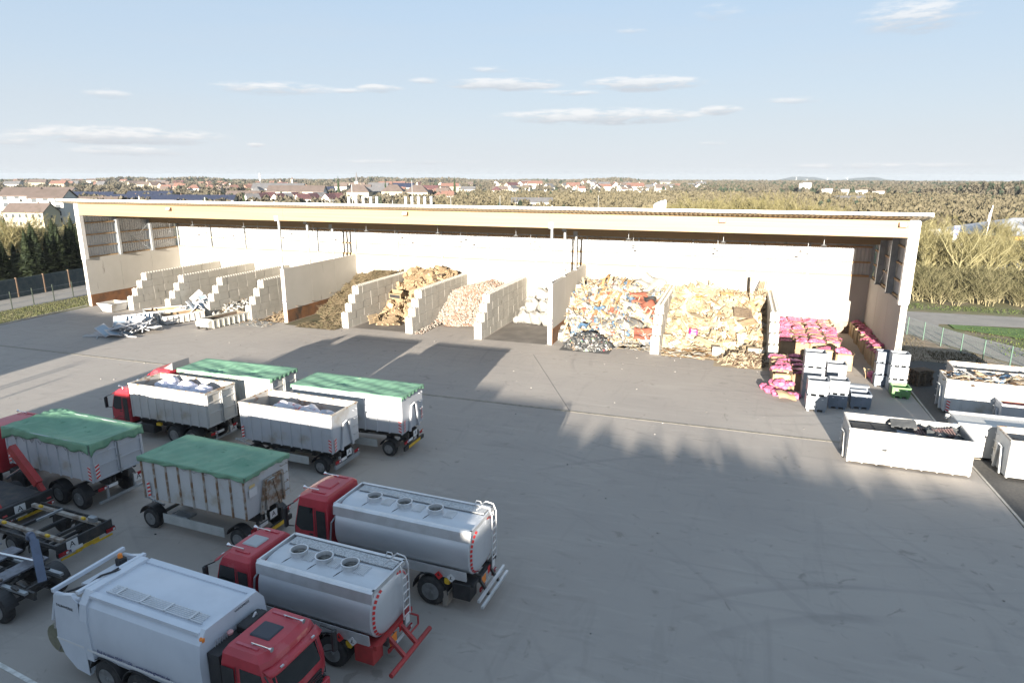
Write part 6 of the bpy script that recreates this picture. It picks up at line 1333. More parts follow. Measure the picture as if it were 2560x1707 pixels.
# low containers in front of the left bays
def low_container(loc, rz, L, W, H, label, inner, nose=False, m=None):
    t = thing('low_container', label, 'container', loc, rz, 'low containers before the left bays'); m = m or cont_white; tk = .05
    mb = MB(); mb.box(0, 0, .1, L, tk, H); mb.box(0, W-tk, .1, L, W, H); mb.box(0, tk, .1, tk, W-tk, H); mb.box(L-tk, tk, .1, L, W-tk, H); mb.box(tk, tk, .1, L-tk, W-tk, .16); mb.build('body', m, t)
    mb = MB(); mb.box(tk+.004, tk+.001, .165, L-tk-.004, tk+.004, H-.01); mb.box(tk+.004, W-tk-.004, .165, L-tk-.004, W-tk-.001, H-.01); mb.box(L-tk-.004, tk+.004, .165, L-tk-.001, W-tk-.004, H-.01); mb.box(tk+.004, tk+.004, .162, L-tk-.004, W-tk-.004, .17); mb.build('lining', inner, t)
    for s in (0, 1):
        for i in range(8): x = .1+(L-.2)*i/7; MB().box(x-.04, (-.06 if s == 0 else W+.002), .05, x+.04, (-.002 if s == 0 else W+.06), H-.05).build('rib', m, t)
        MB().box(-.02, (-.04 if s == 0 else W-.04), H+.002, L+.02, (.04 if s == 0 else W+.04), H+.06).build('rail', m, t)
    MB().box(.1, .3, 0, L-.1, .42, .098).box(.1, W-.42, 0, L-.1, W-.3, .098).build('skids', chass, t)
    for y in (W*.30, W*.64):
        MB().beam((-.08, y, .1), (-.12, W/2+(y-W/2)*.4, H*1.35 if not nose else H*.9), .09, .07).build('hook_post', galv if not nose else chass, t)
    if nose:
        mb = MB(); mb.prism([(0, .1), (-.45, .25), (-.5, H*.8), (-.1, H+.12), (0, H+.12)], .02, W-.02, 'y'); mb.build('nose', m, t)
        for y in (.3, W-.3): MB().cyl((-.45, y-.06, .14), (-.45, y+.06, .14), .14, n=14).build('roller', chass, t)
    stripes(t, .05, -.065 if False else -.005, .2, .12, H-.3, 'y', 1)
    return t
low_container((14.75, -4.75, 0), 70, 3.7, 1.75, .80, 'long low white container with a clean brown inside behind the window frame pile', mat('brown_lining', (.30, .22, .14), (.24, .17, .1), sc_=1.5))
low_container((19.9, -4.55, 0), 84, 4.3, 1.6, .80, 'low grey container with a pointed nose and rollers, right of the others', mat('dark_lining', (.16, .12, .09), (.1, .08, .06), sc_=1.5), True, mat('dirty_white_paint', (.46, .46, .43), (.36, .35, .3), sc_=1.5, rough=.6))
low_container((11.3, -3.6, 0), 55, 3.4, 1.9, .75, 'low container with a brown inside behind the leaning window frames', mat('brown_lining', (.30, .22, .14)))
t = thing('skip', 'small white sloping-ended skip with striped corners at the foot of the left wall', 'skip', (3.2, -2.0, 0), -2)
mb = MB(); L, W, H = 2.0, 1.9, .82; a, b = .55, .25
o_ = [(0, 0, H), (L, 0, H), (L, W, H), (0, W, H)]; i_ = [(a, .12, .06), (L-b, .12, .06), (L-b, W-.12, .06), (a, W-.12, .06)]
mb.add(i_+o_, [(0,3,2,1),(0,1,5,4),(1,2,6,5),(2,3,7,6),(3,0,4,7)]); o = mb.build('tub', cont_white, t, fix=True); o.modifiers.new('t', 'SOLIDIFY').thickness = .04
MB().box(-.04, -.04, H, L+.04, .03, H+.07).box(-.04, W-.03, H, L+.04, W+.04, H+.07).box(-.04, .03, H, .03, W-.03, H+.07).box(L-.03, .03, H, L+.04, W-.03, H+.07).build('rim', cont_white, t)
for x in (.5, 1.5): MB().cyl((x, -.08, .6), (x, .02, .6), .05, n=10).build('trunnion', galv, t)
stripes(t, .75, -.03, .55, .22, .2, 'y', 1); stripes(t, 1.7, -.03, .58, .22, .2, 'y', 1)
# ================================================================ fences and barrier at the left, fence at the right
def fence(pts, h, m, label, nm='mesh_fence', wires=(.1, .6, 1.1, 1.6), dx=0):
    t = thing(nm, label, 'fence')
    for (x, y) in pts: MB().box(x-.035, y-.035, 0, x+.035, y+.035, h).build('post', m, t)
    for z in wires:
        for a, b in zip(pts, pts[1:]): MB().cyl((*a, z), (*b, z), .012, n=4).build('wire', galv, t)
    return t
greenp = mat('green_post', (.022, .075, .05), rough=.5)
fence([(-5.3-.21*k*.9-.02, -13.6+k*2.4) for k in range(10)], 1.84, mat('dark_green_post', (.045, .06, .045), rough=.6), 'thin dark fence posts along the grass strip at the left')
rpts = [(76.6, 17.8), (78.4, 13.7), (79.23, 11.83), (80.07, 9.93), (80.96, 7.95), (81.94, 6.17), (83.16, 4.6), (84.6, 2.6), (86, .6), (87.5, -1.5)]
t = fence(rpts, 1.55, greenp, 'green mesh fence between the bare soil and the curving path', wires=(.1, 1.5))
mb = MB()
for a, b in zip(rpts, rpts[1:]):
    for k in range(14):
        q = (k+.5)/14; x, y = a[0]+(b[0]-a[0])*q, a[1]+(b[1]-a[1])*q; mb.box(x-.002, y-.002, .08, x+.002, y+.002, 1.5)
    for k in range(4): mb.cyl((*a, .2+k*.35), (*b, .2+k*.35), .003, n=3)
mb.build('mesh', greenp, t, fix=False)
t = thing('noise_barrier', 'long dark slatted noise barrier in front of the conifers at the left', 'barrier')
lp = [(-11.6, -26), (-12.1, -14), (-12.4, -2), (-13.2, 8), (-14.6, 20), (-16.5, 34)]
nbm = mat('dark_slat_barrier', (.05, .07, .08), (.08, .10, .10), sc_=2, rough=.8)
for a, b in zip(lp, lp[1:]):
    L = math.hypot(b[0]-a[0], b[1]-a[1]); n = max(1, round(L/4))
    for i in range(n):
        p = [a[j]+(b[j]-a[j])*i/n for j in (0, 1)]; q = [a[j]+(b[j]-a[j])*(i+1)/n for j in (0, 1)]
        mb = MB(); mb.beam((p[0]-.04, p[1], 1.05), (q[0]-.04, q[1], 1.05), .05, 2.1)
        for k in range(12): mb.beam((*p, .1+k*.175), (*q, .1+k*.175), .05, .09)
        mb.build('panel', nbm, t); MB().box(p[0]-.06, p[1]-.06, 0, p[0]+.07, p[1]+.06, 2.2).build('post', mat('brown_post', (.18, .12, .08), rough=.8), t)
# ================================================================ buildings on the near side of the yard (out of the frame, they shade it)
t = thing('near_warehouse', 'grey flat-roofed warehouse on the near side of the yard', 'warehouse')
nw = mat('grey_render', (.35, .35, .34), rough=.9); rz_ = mat('flat_roof', (.2, .2, .2), rough=.9)
def blk(x0, x1, y0, y1, h, nm='wall'):
    MB().box(x0, y0, -.1, x1, y1, h-.12).build(nm, nw, t); MB().box(x0-.1, y0-.1, h-.118, x1+.1, y1+.1, h).build('roof', rz_, t)
blk(30.0, 33.5, -76, -62.2, 7.6); blk(33.52, 55.0, -78, -62, 8.10); blk(55.02, 59.3, -78, -62, 7.82)
for i in range(6): MB().box(34.5+i*3.4, -61.99, 1, 36.5+i*3.4, -61.97, 3).build('window', glass, t)
MB().box(57, -61.99, 0, 58.6, -61.97, 2.4).build('door', galv, t)
t = thing('near_office', 'grey office block on the near left side of the yard', 'office building'); 
blk(5.8, 20.6, -76, -62.2, 9.65)
for i in range(5): MB().box(7+i*2.7, -62.19, 4.5, 8.6+i*2.7, -62.17, 6).build('window', glass, t)
for x in (23.0, 23.45, 25.2):
    t = thing('yard_mast', ('slim', 'thin', 'short')[(23.0, 23.45, 25.2).index(x)]+' steel mast between the near buildings', 'mast', (x, -62, 0)); MB().cyl((0, 0, 0), (0, 0, 7.4 if x < 25 else 6.9), .10, .07).build('pole', galv, t)
# ================================================================ trees
def ray_(px, py): return _f*1657.3 + _r2*(px-1280) - _u2*(py-853.5)
def gp(px, py):
    """point on the terrain seen at photo position px, py"""
    d = ray_(px, py); z = -.05
    for _ in range(12):
        t_ = (z-13.41)/d.z; x, y = 63.78+d.x*t_, -50.77+d.y*t_; z2 = hgt(x, y); z = .5*z+.5*z2
    return x, y, z
def at(px, dist):
    d = ray_(px, 500); k = dist/math.hypot(d.x, d.y); x, y = 63.78+d.x*k, -50.77+d.y*k; return x, y, hgt(x, y)
def ztop(py, dist): return 13.41-(py-853.5)*dist/1657.3*math.cos(0)*1.0 if False else 13.41+dist*math.tan(PITCH+math.atan2(853.5-py, 1657.3))
bark = mat('dark_bark', (.10, .08, .06), (.15, .12, .09), sc_=3, rough=.9)
barky = mat('olive_bark', (.20, .18, .10), (.15, .13, .075), sc_=1, rough=.9, world=True)
barkg = mat('grey_brown_bark', (.12, .10, .08), (.09, .075, .06), sc_=1, rough=.9, world=True)
needle = leafmat('spruce_needles', (.008, .014, .007), (.018, .026, .009), .9)
needle2 = leafmat('pine_needles', (.014, .028, .012), (.03, .045, .018), .6)
def conifer(h, r, seed, m=needle, layers=20, tri=9, name='spruce_tree', fine=1.0):
    rr = random.Random(seed); t = thing(name, '', 'tree')
    MB().cyl((0, 0, 0), (0, 0, h*.97), h*.022, .01, 7).build('trunk', bark, t)
    mb = MB()
    for l in range(layers):
        f = l/(layers-1); z0 = h*(.06+.92*f); R_ = r*(1-f)**.8*rr.uniform(.82, 1.1)+.05
        nb = max(5, int(13*(1-f*.6)))
        for b in range(nb):
            a = 6.283*(b+rr.random()*.8)/nb; Rb = R_*rr.uniform(.65, 1.15); dz = -Rb*rr.uniform(.15, .45)
            for s in range(tri):
                q = (s+rr.random())/tri; px, py, pz = math.cos(a)*Rb*q, math.sin(a)*Rb*q, z0+dz*q+.12*Rb*q*q
                w_ = (.10+.16*(1-q))*R_*.8*fine+.03; aa = a+rr.uniform(-1.3, 1.3); L = rr.uniform(.18, .36)*(R_+.2)*fine; dr = rr.uniform(-.35, .15)*L
                ex, ey = math.cos(aa)*L, math.sin(aa)*L; nx, ny = -math.sin(aa)*w_*.5, math.cos(aa)*w_*.5
                mb.add([(px-nx, py-ny, pz+rr.uniform(-.04, .04)), (px+nx, py+ny, pz+rr.uniform(-.04, .04)), (px+ex, py+ey, pz+dr)], [(0, 1, 2)])
    # dense shaded inner foliage
    cv = []; cfc = []
    for j in range(13):
        f = j/12; R_ = r*.62*(1-f)**.85+.02
        for i in range(14): a = 6.283*i/14+j*.22; q = R_*rr.uniform(.7, 1.1); cv.append((q*math.cos(a), q*math.sin(a), h*(.05+.92*f)+rr.uniform(-.12, .12)))
    for j in range(12):
        for i in range(14): cfc.append((j*14+i, j*14+(i+1) % 14, (j+1)*14+(i+1) % 14, (j+1)*14+i))
    mb.add(cv, cfc)
    mb.build('crown', m, t, fix=False); return t
def baretree(h, spread, seed, m, twm, name='bare_tree', stems=1, n2=9, n3=7, tw=26, wd=.03, up=.55, leaf=None):
    """forked limbs, then fans of fine twigs"""
    rr = random.Random(seed); t = thing(name, '', 'tree'); mb = MB(); tb = MB()
    def branch(p, d, L, r0, r1, seg=3):
        pts = [p]
        for _ in range(seg):
            d = (d+Vector((rr.uniform(-.25, .25), rr.uniform(-.25, .25), rr.uniform(-.05, .22)))).normalized(); p = p+d*(L/seg); pts.append(p)
        for i in range(seg):
            a = r0+(r1-r0)*i/seg; b = r0+(r1-r0)*(i+1)/seg; mb.cyl(pts[i], pts[i+1], a, b, 4, cap=False)
        return pts, d
    for s in range(stems):
        a0 = 6.28*s/stems+rr.random(); lean = .0 if stems == 1 else rr.uniform(.15, .5)
        P, D_ = branch(Vector((.1*math.cos(a0)*stems, .1*math.sin(a0)*stems, -.1)), Vector((math.cos(a0)*lean, math.sin(a0)*lean, 1)).normalized(), h*.42, h*.022, h*.014)
        for i in range(n2):
            q = .35+.65*i/(n2-1); o = P[0].lerp(P[-1], q) if i < n2-1 else P[-1]; a = a0+i*2.4+rr.random()
            d = Vector((math.cos(a), math.sin(a), up+rr.uniform(0, .9))).normalized(); L = h*rr.uniform(.30, .50)*(1 if i < n2-2 else 1.1)*spread
            Q, E_ = branch(o, d, L, h*.010, h*.004)
            for j in range(n3):
                q2 = .25+.75*j/(n3-1); k = min(2, int(q2*3)); o2 = Q[k].lerp(Q[k+1], q2*3-k); b = rr.uniform(0, 6.28)
                d2 = (E_*.7+Vector((math.cos(b), math.sin(b), rr.uniform(.1, 1.0)))*.75).normalized(); L2 = h*rr.uniform(.12, .24)
                S, F_ = branch(o2, d2, L2, h*.0035, h*.0012, 2)
                for u in range(tw):
                    q3 = rr.random(); o3 = S[0].lerp(S[-1], q3); c_ = rr.uniform(0, 6.28)
                    d3 = (F_*.6+Vector((math.cos(c_), math.sin(c_), rr.uniform(-.2, .9)))*.8).normalized()*h*rr.uniform(.04, .11)
                    n_v = Vector((rr.uniform(-1, 1), rr.uniform(-1, 1), rr.uniform(-.3, .3))).normalized()*wd*.5
                    tb.add([tuple(o3-n_v), tuple(o3+n_v), tuple(o3+d3)], [(0, 1, 2)])
    mb.build('trunk', m, t, fix=False); tb.build('crown', twm, t, fix=False); return t
def plant_tree(proto, state, x, y, z, sc, lab, grp, rz=None):
    rz = rnd.uniform(0, 6.28) if rz is None else rz
    if not state.get(proto.name): state[proto.name] = True; proto.location = (x, y, z); proto.rotation_euler = (0, 0, rz); proto.scale = (sc,)*3 if not isinstance(sc, tuple) else sc; proto['label'] = lab; proto['group'] = grp; return proto
    return dup(proto, (x, y, z), (0, 0, rz), lab, grp, sc)
ST = {}
# spruces behind the barrier
sp = [conifer(7.2, 2.2, s, needle, 30, 14, 'spruce_tree', 1.25) for s in (1, 2, 3)]
spots = ((-30, 700, 1.05), (8, 702, .92), (38, 698, .80), (75, 690, .62), (98, 693, .98), (122, 690, 1.0), (150, 686, .92), (176, 682, 1.05), (200, 678, 1.0), (225, 675, .95), (20, 680, .95), (112, 676, 1.05), (165, 670, 1.1), (210, 660, 1.1), (-5, 672, 1.0), (60, 672, .66), (250, 664, 1.0))
for i, (px, py, s) in enumerate(spots):
    x, y, z = gp(px, py+18); plant_tree(sp[i % 3], ST, x-1.2, y, -.1, s, 'dark dense spruce in the %s of the clump behind the slatted barrier' % ('front row' if i < 10 else 'back row'), 'spruces behind the barrier')
tw_y = leafmat('yellow_olive_twigs', (.17, .15, .07), (.125, .115, .052), .25); tw_b = leafmat('brown_twigs', (.12, .10, .07), (.09, .078, .052), .1)
tw_g = leafmat('green_budding_twigs', (.13, .14, .055), (.09, .10, .04), .1)
willow = [baretree(10, 1.0, s, barky, tw_y, 'willow_tree', 2, 10, 8, 34, .055, .5) for s in (4, 5)]
near_w = [baretree(8, 1.05, s, mat('pale_willow_bark', (.26, .24, .13), (.20, .18, .10), sc_=1, rough=.9, world=True), tw_y, 'willow_tree', 4, 9, 8, 30, .028, .7) for s in (6, 7)]
brown = [baretree(9, .95, s, barkg, tw_b, 'bare_tree', 1, 10, 7, 34, .07, .6) for s in (8, 9)]
bushy = [baretree(3.6, 1.25, s, barky, leafmat('bush_twigs', (.13, .12, .062), (.075, .072, .036), .8), 'bush', 6, 7, 6, 26, .03, .35) for s in (10, 11)]
budg = baretree(8, .9, 12, barkg, tw_g, 'budding_tree', 1, 10, 7, 34, .07, .6)
# yellowish bare trees behind the spruces
for px, dist, s in ((62, 124, .78), (35, 128, .8), (90, 132, .75), (150, 136, .7), (5, 124, .9)):
    x, y, z = at(px, dist); plant_tree(willow[0], ST, x, y, z, s, 'pale bare tree showing above the spruces at the left', 'bare trees above the spruces')
# right side thicket
for i, (px, dist, s) in enumerate(((2345, 101, 1.0), (2420, 99, 1.08), (2500, 104, .85), (2290, 112, .95), (2560, 108, .85), (2370, 118, .95), (2455, 122, .8), (2620, 112, .9), (2540, 125, .75), (2310, 128, 1.0))):
    x, y, z = at(px, dist); plant_tree(near_w[i % 2], ST, x, y, z, s, '%s many-stemmed bare willow in the %s of the thicket beyond the road' % (('big', 'middle-sized', 'slender')[i % 3], ('front', 'back')[dist > 112]), 'willows in the right thicket')
rr = random.Random(14)
for i in range(64):
    px = rr.uniform(2270, 2680); dist = rr.uniform(83.5, 112)+(px-2270)*.006; x, y, z = at(px, dist)
    if y < 29.5: continue
    plant_tree(bushy[i % 2], ST, x, y, z, rr.uniform(.5, 1.1), 'tangled olive-brown bush in the %s half of the thicket beyond the road' % ('left' if px < 2450 else 'right'), 'bushes in the right thicket')
for i in range(30):
    x = 78+rr.random()*38; y = 29.0+rr.random()*7; plant_tree(bushy[i % 2], ST, x, y, 0, rr.uniform(.35, 1.05), 'low bush along the verge in front of the thicket', 'low bushes along the road verge')
# trees behind the hall
def row(n, px0, px1, d0, d1, top, var, protos, h, lab, grp, seed):
    rr = random.Random(seed)
    for i in range(n):
        px = px0+(px1-px0)*(i+rr.random())/n; dist = rr.uniform(d0, d1); x, y, z = at(px, dist)
        tp = top(px) if callable(top) else top; zt = ztop(tp+rr.uniform(0, var), dist); s = max(.35, (zt-z)/h*.97)
        p = protos[rr.randrange(len(protos))]; plant_tree(p, ST, x, y, z, s, lab, grp)
wtop = lambda px: 462+((px-1860)/230)**2*30 if px < 1860 else 460+((px-1860)/260)**2*34
row(26, 1620, 2130, 150, 185, wtop, 10, willow, 10.2, 'rounded yellow-olive willow in the big clump behind the hall roof', 'willows behind the hall', 1)
row(30, 1080, 1640, 170, 260, lambda px: 500, 14, brown+[budg], 9.2, 'bare brown tree behind the middle of the hall roof', 'bare trees behind the hall', 2)
row(22, 2060, 2700, 150, 230, lambda px: 505, 16, brown+willow, 9.4, 'bare brown tree behind the right end of the hall', 'bare trees behind the right end', 3)
row(16, 2240, 2560, 125, 150, lambda px: 545, 18, brown+willow, 9.4, 'bare tree between the thicket and the low buildings at the right', 'bare trees before the low buildings', 5)
row(26, 600, 1240, 300, 420, lambda px: 490, 12, brown+[budg], 9.2, 'bare brown tree among the far houses', 'bare trees among the houses', 4)
row(20, 0, 620, 420, 560, lambda px: 482, 10, brown+[budg], 9.2, 'bare brown tree among the far houses at the left', 'bare trees among the left houses', 6)
# unseen conifer hedge in place of trees, top shaped to cast their shadow
rr = random.Random(6); hv = MB()
def htop_(x):
    u = ((x-59.6)/2.15) % 1; sp_ = abs(u-.5)*2
    ys = -18.6-.07*(x-59)+2.2*sp_**1.1*(.75+.35*math.sin(x*.9+1))+(1.6*math.exp(-((x-60)/1.2)**2)); return (ys+76.5)*SUN.z/-SUN.y
def hdg(a, b):
    x = 59.4+a*45; ht = htop_(x); q = [(-75.7, 0), (-75.6, .5), (-75.9, .9), (-76.5, 1.), (-77.1, .9), (-77.6, .5), (-77.5, 0)]
    i = min(5, int(b*6)); f = b*6-i; y = q[i][0]*(1-f)+q[i+1][0]*f; z = (q[i][1]*(1-f)+q[i+1][1]*f)*ht
    return (x+rr.uniform(-.05, .05), y+rr.uniform(-.2, .2), z*(1+rr.uniform(-.012, .012)))
hv.grid(260, 18, hdg)
for _ in range(5000):
    x = rr.uniform(59.3, 104); z = rr.uniform(.3, htop_(x)+.1); y = rr.choice((-75.5, -77.5))+rr.uniform(-.3, .3); s = .3; a = rr.uniform(0, 6.28); b = rr.uniform(0, 6.28)
    hv.add([(x, y, z), (x+s*math.cos(a), y+s*math.sin(a)*.6, z+s*math.sin(b)), (x+s*math.cos(b), y+.1, z-s*math.cos(a))], [(0, 1, 2)])
tag(hv.build('hedge', needle, None, fix=False), 'unseen tall hedge on the near side, top shaped to cast a tree-line shadow', 'hedge')
# ================================================================ far woods (masses)
def wood(name, label, pts, hfun, n, m, seed, cw=3.2, tri=26, spiky=.0, trunks=0, ts=1.0):
    """pts(rr) -> x, y ; every crown a cloud of small faces"""
    R0 = np.random.RandomState(seed); rr = random.Random(seed); V = []; F = []; MI = []; k = 0
    for _ in range(n):
        x, y = pts(rr); z = hgt(x, y); h = hfun(x, y, rr); sp_ = rr.random() < spiky; r = cw*rr.uniform(.7, 1.25)*(.55 if sp_ else 1); mi = 1 if sp_ else 0
        u = R0.rand(tri, 6); th = u[:, 0]*6.283
        if sp_: q = u[:, 1]**.8; rad = r*(1-q)*.95+.1; cz = z+h*(.15+.9*q)
        else: q = u[:, 1]; rad = r*np.sqrt(np.clip(1-(2*q-1)**2, 0, 1))*(.45+.55*u[:, 5]); cz = z+h*(.30+.70*q)
        cx = x+np.cos(th)*rad; cy = y+np.sin(th)*rad; s = (.9 if not sp_ else .8)*ts*(.5+u[:, 2])
        a = u[:, 3]*6.283; b = u[:, 4]*6.283
        v = np.empty((tri, 3, 3)); v[:, 0] = np.c_[cx, cy, cz+s*.7]; v[:, 1] = np.c_[cx+s*np.cos(a), cy+s*np.sin(a), cz-s*.35+.3*s*np.sin(b)]; v[:, 2] = np.c_[cx-s*np.cos(b)*.8, cy-s*np.sin(b)*.8, cz-s*.5]
        V.append(v.reshape(-1, 3)); MI += [mi]*tri; k += tri
        if trunks and rr.random() < trunks:
            w_ = .16; V.append(np.array([(x-w_, y, z), (x+w_, y, z), (x, y, z+h*.8)])); MI.append(2); k += 1
    V = np.vstack(V); me = bpy.data.meshes.new(name); nF = len(V)//3
    me.vertices.add(len(V)); me.vertices.foreach_set('co', V.ravel()); me.loops.add(len(V)); me.loops.foreach_set('vertex_index', np.arange(len(V)))
    me.polygons.add(nF); me.polygons.foreach_set('loop_start', np.arange(nF)*3); me.polygons.foreach_set('loop_total', np.full(nF, 3)); 
    for q in m: me.materials.append(q)
    me.polygons.foreach_set('material_index', np.array(MI)); me.update(); me.validate()
    o = bpy.data.objects.new(name, me); COL.objects.link(o); return tag(o, label, 'woodland', kind='stuff')
fb = leafmat('far_brown_crowns', (.095, .083, .062), (.066, .06, .042), .03); fc = leafmat('far_conifer_crowns', (.022, .034, .022), (.036, .046, .028), .03); ftr = mat('pale_trunks', (.18, .16, .14), rough=.9)
def sector(px0, px1, d0, d1):
    def f(rr):
        while True:
            px = rr.uniform(px0, px1); d = math.sqrt(rr.uniform(d0*d0, d1*d1)); x, y, z = at(px, d); return x, y
    return f
sky_l = lambda px: 447+3*math.sin(px*.011)+2*math.sin(px*.031+1)+9*max(0, min(1, (px-1500)/250))*max(0, min(1, (2420-px)/150))
def toskyline(extra=0, var=3.5):
    def f(x, y, rr):
        d = math.hypot(x-63.78, y+50.77); a = math.atan2(x-63.78, y+50.77)-YAW; px = 1280+1657*math.tan(a); return max(5, (ztop(sky_l(px)+extra+rr.uniform(0, var*2), d)-hgt(x, y)))
    return f
wood('skyline_wood', 'brown wooded ridge with dark conifer tips along the skyline', sector(-300, 2900, 1500, 2150), toskyline(0, 2.5), 2600, [fb, fc, ftr], 1, 8, 30, .22, ts=3.6)
wood('mid_wood', 'brown woods between the far houses', sector(-300, 1750, 620, 1450), lambda x, y, rr: rr.uniform(3, 6.2), 1700, [fb, fc, ftr], 2, 4.2, 26, .10, ts=2.2)
wood('town_trees_mass', 'bare thickets between the nearer houses', sector(-300, 1100, 300, 640), lambda x, y, rr: rr.uniform(2.5, 5.5), 900, [fb, fc, ftr], 3, 3.0, 36, .05, ts=1.3)
wood('scrub', 'brown scrub behind the hall', sector(1000, 2700, 190, 560), lambda x, y, rr: rr.uniform(2.4, 5.0), 2400, [leafmat('scrub_crowns', (.115, .10, .066), (.085, .075, .045), .05), fc, ftr], 4, 3.0, 44, .04, ts=1.0)
def htop(x, y, rr):
    d = math.hypot(x-63.78, y+50.77); a = math.atan2(x-63.78, y+50.77)-YAW; px = 1280+1657*math.tan(a)
    return max(5, ztop(462-8*sm((px-2250)/150)+4*math.sin(px*.012)+rr.uniform(0, 16), d)-hgt(x, y))
wood('forest_edge', 'grey-brown forest edge with pale trunks at the right', sector(2235, 2900, 560, 700), htop, 900, [fb, fc, ftr], 5, 3.4, 60, .22, trunks=1.0, ts=1.4)
wood('wooded_slope', 'wooded slope below the white blocks at the right', sector(1700, 2500, 640, 1150), lambda x, y, rr: max(5, min(14, ztop(489+rr.uniform(0, 8), math.hypot(x-63.78, y+50.77))-hgt(x, y))), 1100, [fb, fc, ftr], 6, 5.5, 34, .30, ts=2.2)
# distant hills
def hill(name, pts, dist, m, dep=900):
    mb = MB(); v = []; n = len(pts)
    for (px, py) in pts:
        x, y, z = at(px, dist); v.append((x, y, -60)); v.append((x, y, ztop(py, dist)))
        x, y, z = at(px, dist+dep); v.append((x, y, ztop(py, dist)-40))
    f = []
    for i in range(n-1): a = i*3; f += [(a, a+3, a+4, a+1), (a+1, a+4, a+5, a+2)]
    mb.add(v, f); return tag(mb.build(name, m, smooth=True, fix=False), kind='structure')
def ridge(px0, px1, peaks, base, n=70):
    out = []
    for i in range(n+1):
        px = px0+(px1-px0)*i/n; y = base
        for (c, w_, h) in peaks: y -= h*math.exp(-((px-c)/w_)**2)
        out.append((px, y-.5*math.sin(px*.09)-.4*math.sin(px*.23)))
    return out
hillm = mat('far_hill_wood', (.018, .024, .026), (.012, .018, .02), sc_=.002, rough=1, world=True)
hill('distant_hills', ridge(1480, 2720, [(1590, 60, 5), (1980, 55, 12), (2035, 50, 7), (2130, 60, 6), (2180, 60, 10), (2260, 40, 3), (2480, 60, 5), (2580, 70, 6)], 455), 7000, hillm)
hill('distant_hills', ridge(1400, 2000, [(1560, 70, 7)], 455), 5500, hillm)
# ================================================================ the town
rw = [mat('house_white', (.50, .49, .47), rough=.85), mat('house_cream', (.34, .31, .24), rough=.85), mat('house_brick', (.22, .13, .10), rough=.85)]
rf = [mat('roof_orange', (.17, .09, .07), (.13, .075, .06), sc_=.6), mat('roof_dark_red', (.09, .04, .042), (.075, .035, .037), sc_=.6), mat('roof_brown', (.11, .085, .075), (.09, .07, .06), sc_=.6), mat('roof_grey', (.11, .11, .115), (.085, .085, .09), sc_=.6), mat('solar_roof', (.018, .022, .042), (.025, .03, .055), sc_=1.2, rough=.35)]
winm = mat('house_window', (.05, .06, .07), rough=.2)
def house(L, W, h, rh, name='house', wins=3, storeys=1, hip=0., cat_='house'):
    t = thing(name, '', cat_); mb = MB(); mb.box(-L/2, -W/2, -1.5, L/2, W/2, h)
    if not hip: mb.prism([(-W/2, h), (W/2, h), (0, h+rh)], -L/2, L/2, 'x')
    mb.build('wall', rw[0], t)
    mb = MB(); e = .35; hp_ = hip*W/2
    o = [(-L/2-e, -W/2-e, h-.15), (L/2+e, -W/2-e, h-.15), (L/2+e, W/2+e, h-.15), (-L/2-e, W/2+e, h-.15), (-L/2-e+hp_, 0, h+rh+.1), (L/2+e-hp_, 0, h+rh+.1)]
    if hip: mb.add(o, [(0,1,5,4),(2,3,4,5),(1,2,5),(3,0,4),(0,3,2,1)])
    else:
        mb.add(o, [(0,1,5,4),(2,3,4,5)]); u = [(x, y, z+.14) for x, y, z in o]; mb.add(u, [(0,1,5,4),(2,3,4,5)])
        for a, b in ((0, 4), (4, 3), (1, 5), (5, 2), (0, 1), (3, 2)): mb.add([o[a], o[b], u[b], u[a]], [(0, 1, 2, 3)])
    mb.build('roof', rf[0], t, fix=False)
    for s in range(storeys):
        zz = h*(s+.35)/storeys
        for i in range(wins):
            x = -L/2+L*(i+.5)/wins; MB().box(x-.45, -W/2-.03, zz, x+.45, -W/2-.0, zz+h/storeys*.42).build('window', winm, t)
    if not hip: MB().box(L/2, -.5, h*.6, L/2+.03, .5, h*.6+.9).box(-L/2-.03, -.5, h*.6, -L/2, .5, h*.6+.9).build('window', winm, t); MB().box(L*.15, .5, h+rh*.5, L*.15+.5, 1.0, h+rh+.5).build('chimney', rw[2], t)
    return t
H1 = house(8, 6.5, 3.6, 3.0); H2 = house(9, 7, 3.8, 2.6, hip=.9, name='hipped_house'); H3 = house(24, 7.5, 3.4, 2.4, 'row_building', 9); H4 = house(15, 7.5, 5.2, 2.8, 'house_block', 6, 2)
hst = {}
wn = ('white', 'cream', 'brick'); rn = ('orange-tiled', 'dark red', 'brown', 'grey', 'blue-black solar')
used = {}
def put_house(P, px, py, rz, wc, rc, sc=1.0, lab=None, grp=None, cat_=None, xyz=None):
    x, y, z = xyz or gp(px, py)
    side = 'left' if px < 640 else 'church' if px < 1060 else 'middle' if px < 1500 else 'right'
    where = {'left': 'in the left part of the far town', 'church': 'in the far town around the church', 'middle': 'on the far slope behind mid hall', 'right': 'on the far slope right of the middle'}[side]
    lab = lab or '%s %s with %s roof %s' % (wn[wc], P.name.split('.')[0].replace('_', ' '), rn[rc], where); grp = grp or 'houses of the far town'
    if P.name not in hst: hst[P.name] = 1; t = P; P.location = (x, y, z); P.rotation_euler = (0, 0, R(rz)); P.scale = (sc,)*3; P['label'] = lab; P['group'] = grp
    else: t = dup(P, (x, y, z), (0, 0, R(rz)), lab, grp, sc)
    if cat_: t['category'] = cat_
    for c in t.children:
        nm = c.name.split('.')[0]
        if nm in ('wall', 'roof'): c.material_slots[0].link = 'OBJECT'; c.material_slots[0].material = rw[wc] if nm == 'wall' else rf[rc]
    return t
